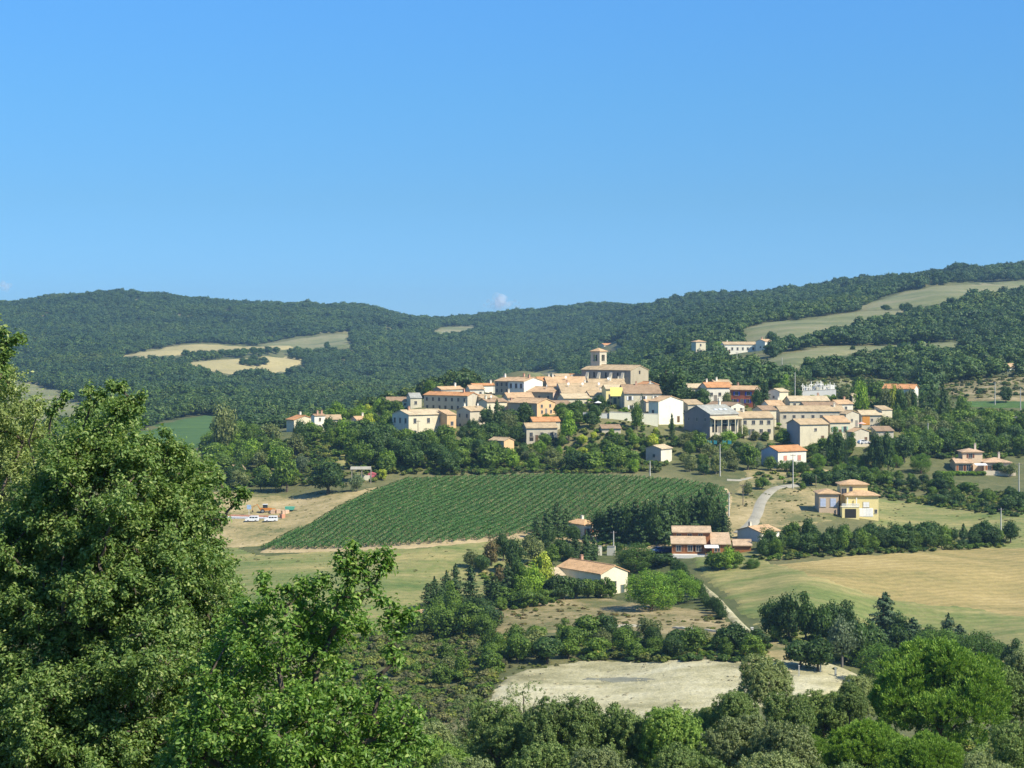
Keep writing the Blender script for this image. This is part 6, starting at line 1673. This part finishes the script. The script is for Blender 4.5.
# left of the bungalow
k = 0
for (u, v, h_, w_) in [(428,612,30,18),(435,611,36,20),(447,609,40,20),(455,608,46,18),(470,604,40,22),(489,606,28,18),(497,606,30,16),(442,613,28,18)]:
    tree('fir', u, v, h_, w_, '%s dark fir from the left at the lower end of the pale meadow' % ordw([0, 1, 3, 4, 5, 6, 7, 2][k]), None, 'firs at the lower end of the pale meadow'); k += 1
for (ty, u, v, h_, w_, lab) in [('fir',507,602,40,20,'dark conifer left of the bright yellow green tree'),('talldark',518,600,46,22,'tall dark tree behind the fresh green trees'),('bright',522,602,34,24,'fresh green tree left of the yellow green one'),('yellow',541,592,44,26,'bright yellow green tree left of the bungalow canopy'),('bright',531,600,38,26,'fresh green tree in front of the yellow green one'),
     ('brown',491,566,30,20,'reddish dry tree on the meadow edge'),('talldark',503,562,34,18,'dark tree on the upper meadow edge'),('olive',471,568,20,20,'pale round tree at the tip of the meadow copse'),('dark',482,572,20,22,'low dark tree in the meadow copse'),('talldark',515,574,40,22,'tall dark tree in the heart of the meadow copse'),('olive',536,565,26,24,'grey green tree between the copse and the vineyard'),
     ('brown',500,586,24,16,'greyish bare tree in the meadow copse'),('olive',528,556,26,20,'olive toned tree at the vineyard bottom edge'),('oak',552,566,24,20,'green tree above the bungalow left wing'),('talldark',548,548,22,18,'dark tree below the vineyard edge conifers')]:
    tree(ty, u, v, h_, w_, lab)
cluster([(500,612),(545,606),(545,596),(500,600)], 8, [('oak',2),('bush',2)], (3, 5), 'bush', 'under the fresh green trees', 3, 30)
cluster([(412,640),(470,646),(500,640),(480,622),(430,618)], 16, [('oak',2),('tall',2),('dark',2)], (5, 8), 'tree', 'in the thicket below the firs', 4, 31)
cluster([(500,664),(600,664),(700,658),(760,664),(760,650),(640,640),(520,642),(490,650)], 44, [('oak',4),('dark',3),('tall',2),('olive',1)], (3.6, 6.4), 'tree', 'in the dark belt above the clay pit', 4, 32)
cluster([(440,690),(500,680),(500,662),(430,660)], 10, [('oak',2),('olive',1),('tall',1)], (3.5, 6), 'bush', 'on the scrub slope left of the clay pit', 5, 33)
# dark copse right
k = 0
for (ty, u, v, h_, w_) in [('talldark',774,640,46,30),('talldark',789,641,54,32),('talldark',806,642,48,30),('dark',822,646,44,30),('talldark',832,640,44,28),('talldark',845,642,40,28),('blue',842,667,56,36),('dark',860,668,52,36),('firblue',884,645,54,42),('talldark',899,650,40,30),
     ('dark',875,672,46,34),('firblue',914,652,36,30),('talldark',928,656,34,30),('firblue',948,654,42,26),('firblue',960,657,34,28),('talldark',973,660,30,28),('talldark',985,664,26,26),('talldark',1000,666,28,26),('talldark',1014,670,30,28),('dark',800,668,34,38),('dark',818,672,38,38),('talldark',850,655,44,36),('talldark',866,656,40,34),('talldark',902,668,44,40),('dark',925,672,40,44),('oak',776,642,18,18)]:
    tree(ty, u, v, h_, w_, '%s tree in the dark copse between the stubble field and the large pine' % ordw(k), None, 'dark copse above the large pine'); k += 1
tree('pined', 945, 674, 44, 70, 'wide dark umbrella pine just behind the large bright pine'); tree('pined', 978, 680, 48, 50, 'second dark umbrella pine behind the large bright pine'); tree('pined', 880, 690, 46, 50, 'dark green pine behind the left shoulder of the large pine')
fill_later = True
print('trees', NT[0])

# low scrub and grass: masses nobody could count -------------------------
def fill(name, polys, per100, hr, mats, label, seed, shp='bush', wid=1.4, ymin=290.0):
    rng = np.random.RandomState(seed); pts = []
    for poly in polys:
        Wp = world_poly(poly, ymin); lo = Wp.min(0); hi = Wp.max(0)
        A = (hi[0] - lo[0]) * (hi[1] - lo[1]); n = int(A * per100 / 100)
        q = rng.uniform(lo, hi, (n, 2)); q = q[inpoly(q[:, 0], q[:, 1], Wp)]
        q = q[und(q[:, 0], q[:, 1], 26) + rng.normal(size=len(q)) * .6 > -1.1]
        pts.append(q)
    q = np.concatenate(pts)
    q = q[[not inside_house(a, b, .8) for a, b in q]] if len(q) < 60000 else q
    z = ground(q[:, 0], q[:, 1])
    h = rng.uniform(hr[0], hr[1], len(q)) * (1 + .2 * und(q[:, 0], q[:, 1], 12)); w_ = h * rng.uniform(wid * .8, wid * 1.25, len(q))
    protos = []
    for m_ in mats:
        for i in range(2):
            V, Q = crown_oak(300 + i, 12, 34, .07, low=-.3); protos.append(np_mesh(name + '_plant', V, Q, [LEAF[m_]]))
    print(name, len(q))
    return scatter(name, np.c_[q, z - h * .12], np.c_[w_, w_, h], protos, label, seed=seed)
fill('scrub_slope', [[(360,640),(420,625),(500,642),(505,660),(495,690),(470,720),(400,730),(300,730),(300,640)]], 52, (.7, 2.3), ['scrub', 'oak', 'heath'], 'brownish green scrub on the slope left of the clay pit', 1)
fill('undergrowth', [[(200,490),(385,482),(395,440),(355,432),(290,440),(205,440)], [(386,476),(660,473),(684,436),(560,440),(480,444),(390,446)], [(876,462),(1030,458),(1030,412),(884,412)], [(800,468),(852,466),(852,446),(806,446)]],
     30, (.9, 2.3), ['scrub', 'oak', 'dark'], 'dense green undergrowth between the trees around the village hill', 2)
fill('bank_thicket', [[(866,498),(1030,520),(1030,498),(930,484),(868,480)], [(490,662),(760,664),(770,648),(640,638),(500,640)], [(764,640),(880,676),(1020,672),(960,650),(880,640),(790,632)], [(600,552),(650,548),(728,546),(728,538),(600,538)], [(500,612),(560,604),(560,580),(520,560),(480,575)], [(750,562),(1010,548),(1010,541),(760,549)], [(410,642),(500,644),(480,618),(420,612)]],
     34, (.7, 1.9), ['scrub', 'oak', 'dark'], 'low thicket filling the banks and hedges between the fields', 3)
fill('village_slope_bushes', [[(684,432),(800,446),(860,446),(880,430),(925,412),(925,398),(800,400),(690,400),(560,404),(560,440),(684,440)], [(745,478),(790,470),(850,472),(850,486),(790,484)]], 14, (.7, 1.8), ['scrub', 'bright', 'dark'], 'small garden greenery between the village houses', 4)
fill('hillside_bushes', [[(690,396),(800,396),(940,400),(1030,398),(1030,372),(940,372),(790,378),(690,380)]], 7, (.5, 2.2), ['scrub', 'dark', 'heath'], 'scattered bushes over the rough slope behind the village', 5, ymin=640)
fill('pit_edge_weeds', [[(490,676),(520,664),(600,655),(700,655),(860,672),(880,690),(850,696),(830,670),(760,662),(700,662),(590,664),(540,672),(505,684)], [(735,505),(748,492),(760,480),(840,482),(840,520),(800,528),(770,520),(772,495),(755,505),(748,520)]], 9, (.25, .8), ['heath', 'scrub'], 'sparse dry weeds along the edges of the clay pit and lane', 6)
fill('field_weeds', [[(225,545),(545,530),(545,560),(460,606),(330,640),(235,640)], [(205,492),(395,484),(330,515),(262,546),(200,530)], [(480,600),(720,610),(735,628),(500,634)], [(690,560),(800,556),(720,572)], [(870,500),(1030,515),(1030,545),(860,540)]], 7, (.12, .45), ['heath', 'scrub'], 'scattered tufts of weeds in the dry meadows', 7, wid=2.2)
fill('dry_scrub_patch', [[(485,606),(560,602),(600,612),(720,618),(728,632),(640,626),(520,632),(480,624)], [(700,658),(760,652),(812,660),(760,664),(700,663)]], 20, (.2, .8), ['heath', 'brown', 'scrub'], 'brownish dry weeds on the meadow under the cream bungalow', 8, wid=2.0)
fill('clay_clods', [[(500,682),(522,671),(588,661),(700,660),(800,660),(862,680),(830,695),(760,705),(700,735),(600,745),(520,735),(484,716)]], 16, (.12, .5), ['clod'], 'pale clods and stones strewn over the bare clay pit', 9, wid=1.8)
# ---------------------------------------------------------------- the wood in front of us
def dense_tree_mesh(seed, kind='oak'):
    if kind == 'pine': return crown_pine(seed, 120, 330, .0105, low=-.25)
    rng = np.random.RandomState(seed)
    return crown_oak(seed, 60, 190, .0125, jitter=1.3, low=-.6)
NEARM = {}
def crown_lobed(seed, nl, nclump, per, leaf, asp=.6):
    """large lobes made of many small leafy clumps, with shade between them"""
    rng = np.random.RandomState(seed)
    d = ball(rng, nl * 5); d = d[d[:, 2] > -.75][:nl]
    LC = d * rng.uniform(.20, .34, len(d))[:, None]; LC[:, 2] += .5
    LR = rng.uniform(.13, .22, len(d))
    Vs = []; Qs = []; off = 0
    for c, r in zip(LC, LR):
        m = int(nclump * (r / .17) ** 2)
        dd = ball(rng, m * 2); dd = dd[(dd[:, 2] > -.6)][:m]
        cc = c + dd * (r * rng.uniform(.75, 1.05, len(dd)))[:, None]
        for q, dq in zip(cc, dd):
            k = int(per * rng.uniform(.6, 1.3)); rq = rng.uniform(.022, .042)
            e = ball(rng, k); e[:, 2] = e[:, 2] * .8 + .1
            p = q + e * (rq * rng.uniform(.35, 1.1, k))[:, None]
            nn = e * .8 + dq * .7 + rng.normal(size=(k, 3)) * .4
            V, Q = quads(p, nn, leaf, rng, asp); Vs.append(V); Qs.append(Q + off); off += len(V)
    V = np.concatenate(Vs); V[:, 2] = np.clip(V[:, 2], .01, None)
    top = np.percentile(V[:, 2], 99.8); V[:, 2] /= top
    return V, np.concatenate(Qs)
def crown_umbrella(seed, nt_, per, leaf):
    """broad umbrella dome: upright needle tufts massed in cushions"""
    rng = np.random.RandomState(seed)
    d = ball(rng, 130); d = d[d[:, 2] > -.55][:62]
    d = np.concatenate([d, np.array([[0, 0, 1.0]])])
    LC = d * np.array([.36, .36, .36]) * rng.uniform(.88, 1.04, len(d))[:, None]; LC[:, 2] += .50
    in_ = LC[LC[:, 2] > .45] * 1.0; in_ = in_ * np.array([.62, .62, 1]) ; in_[:, 2] = .5 + (in_[:, 2] - .5) * .66
    LC = np.concatenate([LC, in_])
    LR = rng.uniform(.085, .135, len(LC)); Vs = []; Qs = []; off = 0
    for c, r in zip(LC, LR):
        dd = ball(rng, nt_ * 2); dd = dd[dd[:, 2] > -.45][:int(nt_ * (r / .11) ** 2)]
        cc = c + dd * (r * rng.uniform(.8, 1.05, len(dd)))[:, None]
        for q, dq in zip(cc, dd):
            k = int(per * rng.uniform(.7, 1.3))
            up = dq * .6 + np.array([0, 0, .8]); up /= np.linalg.norm(up)
            h_ = rng.uniform(.0, .034, k); e = ball(rng, k) * (.011 + .006 * rng.uniform(size=k))[:, None]
            p = q + up * h_[:, None] + e
            a = up + e * 30 + rng.normal(size=(k, 3)) * .25; a /= np.linalg.norm(a, axis=1)[:, None]
            b = np.cross(a, rng.normal(size=(k, 3))); b /= np.linalg.norm(b, axis=1)[:, None]
            L_ = leaf * rng.uniform(.7, 1.3, k)[:, None]
            V = np.stack([p - a * L_, p - b * L_ * .3, p + a * L_, p + b * L_ * .3], 1).reshape(-1, 3)
            Vs.append(V); Qs.append(np.arange(4 * k).reshape(k, 4) + off); off += 4 * k
    V = np.concatenate(Vs); V[:, 2] /= np.percentile(V[:, 2], 99.8)
    return V, np.concatenate(Qs)
def near_crown(kind, mat, i):
    k = (kind, mat, i)
    if k not in NEARM:
        if kind == 'pine': V, Q = crown_umbrella(400 + i, 52, 34, .0115)
        elif kind == 'airy': V, Q = crown_lobed(440 + i, 16, 26, 16, .011)
        else: V, Q = crown_lobed(420 + i, 22, 72, 30, .0105)
        NEARM[k] = np_mesh('crown', V, Q, [LEAF[mat]])
    return NEARM[k]
LEAF['near1'] = leaf_mat('holm_oak_foliage', (0.0784, 0.1358, 0.0320), (0.1782, 0.2522, 0.0640), (0.2851, 0.3364, 0.1066), .28, per_obj=.4)
LEAF['near2'] = leaf_mat('grey_oak_foliage', (0.1212, 0.1682, 0.0586), (0.2495, 0.2976, 0.1119), (0.3421, 0.3751, 0.1599), .28, per_obj=.4)
LEAF['near3'] = leaf_mat('fresh_oak_foliage', (0.0855, 0.1682, 0.0266), (0.1925, 0.2976, 0.0533), (0.2851, 0.3751, 0.0853), .3, per_obj=.4)
LEAF['npine'] = leaf_mat('near_pine_foliage', (0.0998, 0.1940, 0.0256), (0.2138, 0.3428, 0.0480), (0.3136, 0.4269, 0.0746), .28, rough=.6, per_obj=.2)
rn = random.Random(5)
def near_tree(kind, mat, u, Y, vtop, wpx, label, i=None, group='trees of the wood at our feet'):
    x = (u - U0) / F * Y
    z = float(ground(np.array([x]), np.array([Y]))[0]); h = (V0 - vtop) / F * Y - z
    w_ = wpx * Y / F
    zt = (V0 - vtop) / F * Y
    hc = min(h, w_ * rn.uniform(1.0, 1.15)) if kind != 'pine' else w_ * .82
    o = link('pine_tree' if kind == 'pine' else 'oak_tree', None, None, (x, Y, z)); tag(o, label, 'tree', group)
    c = link('crown', near_crown(kind, mat, rn.randrange(3) if i is None else i), o, (0, 0, zt - hc - z), rn.uniform(0, 6.28)); c.scale = (w_, w_, hc)
    key = ('nt', kind)
    if key not in NEARM: NEARM[key] = trunk_mesh('trunk', BARKR if kind == 'pine' else BARK, 3, .6, .022, 14 if kind == 'pine' else 12, .24, .8, deep=-2.2)
    t_ = link('trunk', NEARM[key], o, (0, 0, zt - hc - z)); t_.scale = (w_, w_, hc)
    return o
near_tree('pine', 'npine', 942, 150, 643, 158, 'very large bright umbrella pine with a broad dome at the lower right', 0)
NL = [('pine','npine',868,128,722,96,'bright pine in front of the large umbrella pine, left of two'),('pine','npine',925,122,735,100,'bright pine in front of the large umbrella pine, right of two'),('pine','npine',808,136,735,60,'small bright pine at the left of the front pines'),
 ('oak','near1',1010,158,668,70,'dark oak at the right edge behind the large umbrella pine'),('oak','near2',1022,165,650,60,'greyish oak at the right edge behind the dark one'),
 ('oak','near2',768,150,656,62,'tall grey green oak peaking in front of the clay pit'),('oak','near1',826,150,692,60,'oak left of the large umbrella pine'),('oak','near1',850,140,684,44,'rounded oak touching the large umbrella pine on the left'),
 ('oak','near1',735,145,690,60,'dark oak left of the tall grey green oak'),('oak','near1',790,138,694,60,'dark oak right of the tall grey green oak'),
 ('airy','near2',470,150,694,62,'thin see-through oak before the left end of the clay pit'),('airy','near2',525,152,682,60,'thin leafed oak sticking up before the clay pit'),('airy','near2',566,150,694,44,'slight half bare oak before the clay pit middle'),
 ('oak','near1',500,135,704,84,'rounded dark oak under the thin see-through oaks'),('oak','near1',560,132,697,90,'broad dark oak in the middle of the bottom wood'),('oak','near1',620,134,706,84,'broad oak right of the middle in the bottom wood'),
 ('oak','near3',680,132,706,88,'fresh green oak below the clay pit right half'),('oak','near2',735,128,716,80,'pale green oak in the bottom row'),('oak','near2',785,125,720,80,'pale green oak in the bottom row near the small pine'),
 ('oak','near3',440,128,738,80,'fresh green oak at the bottom beside the big left oaks'),('oak','near2',415,140,724,80,'grey green oak behind the branch of the big left oak'),
 ('oak','near1',530,118,745,90,'oak at the bottom edge, left of centre'),('oak','near2',610,116,748,90,'oak at the bottom edge, centre'),('oak','near1',690,114,746,90,'oak at the bottom edge, right of centre'),('oak','near2',765,112,750,90,'oak at the bottom edge before the pale oaks'),
 ('oak','near1',835,114,762,80,'oak at the bottom edge below the small pine'),('oak','near2',985,118,757,60,'oak at the bottom edge right of the front pines'),
 ('oak','near2',460,110,756,80,'oak at the bottom edge beside the big left oaks'),('oak','near1',650,152,712,70,'dark oak just under the clay pit rim'),('oak','near1',590,155,708,70,'oak just under the clay pit rim, left'),('oak','near1',705,155,706,50,'small oak just under the clay pit rim, right'),
 ('oak','near2',845,185,690,50,'small oak right under the clay pit rim near the large umbrella pine'),('oak','near1',805,190,697,50,'dark small oak under the clay pit rim behind the small bright pine'),('oak','near2',865,175,676,50,'grey oak wedged between the clay pit and the large umbrella pine'),
 ('oak','near1',640,175,716,56,'low oak in the gap under the mud pool'),('oak','near2',545,178,704,50,'low grey oak before the clay pit lower edge'),
 ('oak','near1',1016,120,724,74,'dark oak at the right edge in front of the large umbrella pine'),('oak','near2',1000,112,762,60,'pale oak at the bottom right corner'),
 ('oak','near2',350,150,730,80,'oak seen between the branches of the big left oaks')]
for a in NL: near_tree(*a)

# the great oaks on the left, leaf by leaf -------------------------------
def leaf_sprays(centres, radii, rng, per, leaf):
    """tufts of lobed leaves: twigs radiate from each centre, leaves sit in rosettes at their ends"""
    out = []; nr = []; ax = []
    for c, r in zip(centres, radii):
        nt_ = int(22 * (r / .5) ** 2) + 5
        d = ball(rng, nt_); d[:, 2] = d[:, 2] * .85 + .12
        L = r * rng.uniform(.45, 1.08, nt_)
        tip = c + d * L[:, None]
        n = int(per)
        tt = np.repeat(tip, n, 0); dd = np.repeat(d, n, 0)
        off = ball(rng, len(tt)) * (rng.uniform(.03, 1, len(tt)) ** .6 * .10)[:, None]
        along = dd * rng.uniform(-.15, .04, len(tt))[:, None]
        p = tt + off + along
        out.append(p); nr.append(off / .115 * .9 + dd * .3 + rng.normal(size=(len(tt), 3)) * .45 + np.array([0, 0, .45])); ax.append(off + dd * .05 + rng.normal(size=(len(tt), 3)) * .03)
    p = np.concatenate(out); n_ = np.concatenate(nr); a = np.concatenate(ax)
    n_ /= np.linalg.norm(n_, axis=1)[:, None] + 1e-9
    t = a - (a * n_).sum(1)[:, None] * n_; t /= np.linalg.norm(t, axis=1)[:, None] + 1e-9
    b = np.cross(n_, t)
    s = (leaf * rng.uniform(.65, 1.25, len(p)))[:, None]
    cup = n_ * s * .22
    # stem, left shoulder, left tip lobe, apex, right tip lobe, right shoulder, folded along the midrib
    V = np.stack([p - t*s, p - t*s*.1 - b*s*.48 + cup, p + t*s*.55 - b*s*.42 + cup, p + t*s, p + t*s*.55 + b*s*.42 + cup, p - t*s*.1 + b*s*.48 + cup], 1).reshape(-1, 3)
    k = np.arange(len(p))[:, None] * 6
    Q = np.concatenate([k + np.array([[0, 3, 2, 1]]), k + np.array([[0, 5, 4, 3]])], 1).reshape(-1, 4)
    return V, Q
def big_oak(label, polys, Y0, Y1, n, rad, trunk_px, leafm, seed, extra=(), per=21, leaf=.034, holes=()):
    rng = np.random.RandomState(seed); C = []; Rr = []
    P0 = np.array([q for pl in polys for q in pl], float); lo, hi = P0.min(0), P0.max(0)
    tries = 0
    while len(C) < n and tries < n * 60:
        tries += 1
        u, v = rng.uniform(lo, hi)
        if not any(inpoly(np.array([u]), np.array([v]), pl)[0] for pl in polys): continue
        if any((u - hx)**2 + (v - hy)**2 < hr_**2 for hx, hy, hr_ in holes): continue
        # most sprays lie on the rounded, lobed outer face of the crown, the rest fill it behind
        um = (lo[0] + hi[0]) / 2
        Yf = Y0 + .25 * (Y1 - Y0) * ((u - um) / (hi[0] - um)) ** 2 + .42 * (Y1 - Y0) * np.clip((hi[1] - v) / (hi[1] - lo[1]), 0, 1) + .10 * (Y1 - Y0) * (und(u, v, 75) + .6)
        Y = float(Yf + rng.exponential(.10) * (Y1 - Y0)) if rng.uniform() < .75 else rng.uniform(float(Yf), Y1 + .8)
        r = rng.uniform(*rad)
        c = np.array([(u - U0) / F * Y, Y, (V0 - v) / F * Y])
        if any(np.sum((c - q)**2) < (.62 * (r + q2))**2 * .5 for q, q2 in zip(C[-200:], Rr[-200:])): continue
        C.append(c); Rr.append(r)
    for (u, v, rp, Y) in extra:
        C.append(np.array([(u - U0) / F * Y, Y, (V0 - v) / F * Y])); Rr.append(rp * Y / F)
    C = np.array(C); Rr = np.array(Rr)
    tu, tY = trunk_px; tx = (tu - U0) / F * tY
    tz = float(ground(np.array([tx]), np.array([tY]))[0])
    o = link('oak_tree', None, None, (tx, tY, tz)); tag(o, label, 'tree', 'great oaks on the left')
    org = np.array([tx, tY, tz])
    V, Q = leaf_sprays(C - org, Rr, rng, per, leaf)
    link('crown', np_mesh('crown', V, Q, [leafm]), o)
    # branch network: every spray hangs on the nearest spray already joined to the trunk
    ctr = C.mean(0); top = ctr * np.array([1, 1, 1]); 
    nodes = [org - org, (org * .4 + ctr * .6) * 1.0 - org]; nodes[1][2] = (ctr[2] - org[2]) * .55
    parent = [-1, 0]
    order = np.argsort(np.linalg.norm(C - org - nodes[1], axis=1))
    for i in order:
        c = C[i] - org; A = np.array(nodes[1:])
        dist = np.linalg.norm(A - c, axis=1) + .35 * np.linalg.norm(A - nodes[1], axis=1)
        parent.append(1 + int(np.argmin(dist))); nodes.append(c)
    wgt = np.ones(len(nodes))
    for i in range(len(nodes) - 1, 0, -1): wgt[parent[i]] += wgt[i]
    mb = MB(); rb = random.Random(seed)
    rad_ = lambda w_: .008 * w_ ** .5 + .004
    mb.tube([nodes[0] - np.array([0, 0, .5]), nodes[1] * .5 + np.array([.15, .1, 0]), nodes[1]], [rad_(wgt[1]) * 1.7, rad_(wgt[1]) * 1.15, rad_(wgt[1])], n=10)
    for i in range(2, len(nodes)):
        a, b = nodes[parent[i]], nodes[i]; L_ = np.linalg.norm(b - a)
        m1 = a + (b - a) * .5 + np.array([rb.uniform(-1, 1), rb.uniform(-1, 1), rb.uniform(-.2, 1)]) * L_ * .12
        mb.tube([a, m1, b], [min(rad_(wgt[i]) * 1.15, rad_(wgt[parent[i]])), rad_(wgt[i]), rad_(wgt[i]) * .8], n=5, cap=False)
    # twigs poking out of the sprays
    for i in range(2, len(nodes)):
        for k in range(2):
            d = np.array([rb.gauss(0, 1), rb.gauss(0, 1), rb.gauss(.3, 1)]); d /= np.linalg.norm(d)
            mb.tube([nodes[i], nodes[i] + d * Rr[order[i-2]] * .9], [.008, .003], n=3, cap=False)
    link('trunk', mb.mesh('trunk', BARK), o)
    return o
LM1 = leaf_mat('great_oak_leaves', (0.0854, 0.1550, 0.0395), (0.1940, 0.2888, 0.0766), (0.3726, 0.4226, 0.1509), .38, rough=.42, per_obj=0)
LM2 = leaf_mat('pale_oak_leaves', (0.1474, 0.2042, 0.0638), (0.3105, 0.3733, 0.1277), (0.4347, 0.4648, 0.1857), .38, rough=.5, per_obj=0)
LM3 = leaf_mat('fresh_oak_leaves', (0.0698, 0.1550, 0.0279), (0.1786, 0.3029, 0.0557), (0.3416, 0.4367, 0.1103), .38, rough=.4, per_obj=0)
# outline of the main oak, lobed like the photograph's
A1 = [(40,470),(58,430),(84,424),(98,404),(110,398),(126,398),(132,420),(128,436),(150,444),(168,440),(186,458),(206,470),(216,490),(214,508),(208,530),(222,560),(236,585),(236,600),(228,618),(240,640),(248,680),(240,740),(240,800),(-30,800),(-30,560)]
exA = [(88,391,7,31),(112,386,7,31),(122,388,7,31),(141,397,6,31),(138,409,6,31),(101,397,7,31),(91,404,6,31),(131,400,7,31),(121,408,11,31),(60,404,5,31),(66,396,4,31),(52,412,7,31),(165,432,6,31),(172,446,8,31),(182,452,7,31),(219,478,6,31),(226,492,4,31),(237,502,4,31),(222,520,6,31),(217,545,8,31),(240,492,4,31),(246,494,3,31),(232,606,6,31)]
big_oak('largest oak, filling the left foreground with grey green leaves', [A1], 28, 34, 720, (.28, .44), (60, 31), LM1, 1, exA, holes=((152, 432, 10),), per=30)
B1 = [(-40,360),(2,372),(14,388),(26,398),(34,410),(44,430),(56,446),(50,470),(62,500),(60,540),(50,600),(-40,640)]
big_oak('paler oak at the left edge, its round crown above the largest oak', [B1], 34.5, 38, 150, (.30, .50), (-20, 37), LM2, 2, [(8,372,8,35),(30,404,8,35),(38,412,6,35)], leaf=.033)
C1 = [(-50,330),(-10,325),(-6,360),(-10,380),(-50,390)]
big_oak('oak mostly outside the left edge, one leafy twig reaching into view', [C1], 27, 29, 14, (.2, .3), (-60, 28), LM1, 3, [(2,332,6,28),(4,345,7,28),(12,341,5,28),(20,338,4,28),(5,352,5,28),(8,354,4,28),(1,366,5,28),(2,375,5,28)])
D1 = [(150,800),(170,730),(200,690),(210,655),(225,625),(246,606),(262,600),(282,604),(300,610),(320,612),(338,600),(360,606),(366,625),(350,640),(330,652),(318,668),(322,690),(350,690),(378,700),(400,716),(408,740),(400,800)]
exD = [(352,548,5,24),(350,560,6,24),(352,570,9,24),(340,560,3,24),(342,572,6,24),(366,560,4,24),(376,556,4,24),(386,554,4,24),(388,566,6,24),(380,572,8,24),(364,574,10,24),(350,584,11,24),(372,588,11,24),(358,598,12,24),(342,598,9,24),(382,602,8,24),(394,612,9,24),(404,620,8,24),(412,614,5,24),(386,622,7,24),(398,634,8,24),(391,650,6,24),(396,660,4,24),
       (262,578,4,24),(264,588,4,24),(270,596,6,24),(300,584,5,24),(286,590,6,24),(318,582,5,24),(310,592,8,24),(296,598,10,24),(326,580,4,24),(330,612,10,24),(280,608,10,24),(246,606,6,24),(236,612,5,24),(344,624,9,24),(338,664,6,24),(346,672,5,24),(372,680,8,24),(384,692,8,24),(404,704,8,24),(418,714,7,24),(412,730,9,24),(424,742,5,24)]
big_oak('nearer oak with fresh green leaves, its lobed sprays standing before the vineyard', [D1], 22.5, 26, 205, (.20, .32), (250, 24.5), LM3, 4, exD, per=23, leaf=.033, holes=((340, 668, 9), (352, 640, 8), (375, 645, 10)))

# ferny undergrowth on the near slope
def near_fill():
    rng = np.random.RandomState(17)
    q = np.c_[rng.uniform(-60, 75, 5200), rng.uniform(40, 270, 5200)]
    q = q[np.abs(q[:, 0]) < .36 * q[:, 1] + 10]
    z = ground(q[:, 0], q[:, 1]); h = rng.uniform(1.2, 4.2, len(q)); 
    u_, v_ = px_of(q[:, 0], q[:, 1], z + h)
    kp = ~((v_ < 716) & (u_ > 460)) 
    q, z, h = q[kp], z[kp], h[kp]; w_ = h * rng.uniform(1.1, 1.6, len(q))
    pr = []
    for m_ in ('near1', 'near2', 'scrub'):
        V, Q = crown_oak(500, 20, 70, .035, low=-.3); pr.append(np_mesh('shrub_plant', V, Q, [LEAF[m_]]))
    scatter('near_slope_shrubs', np.c_[q, z - .2], np.c_[w_, w_, h], pr, 'mixed shrubs covering the slope under the foreground oaks', seed=6)
near_fill()
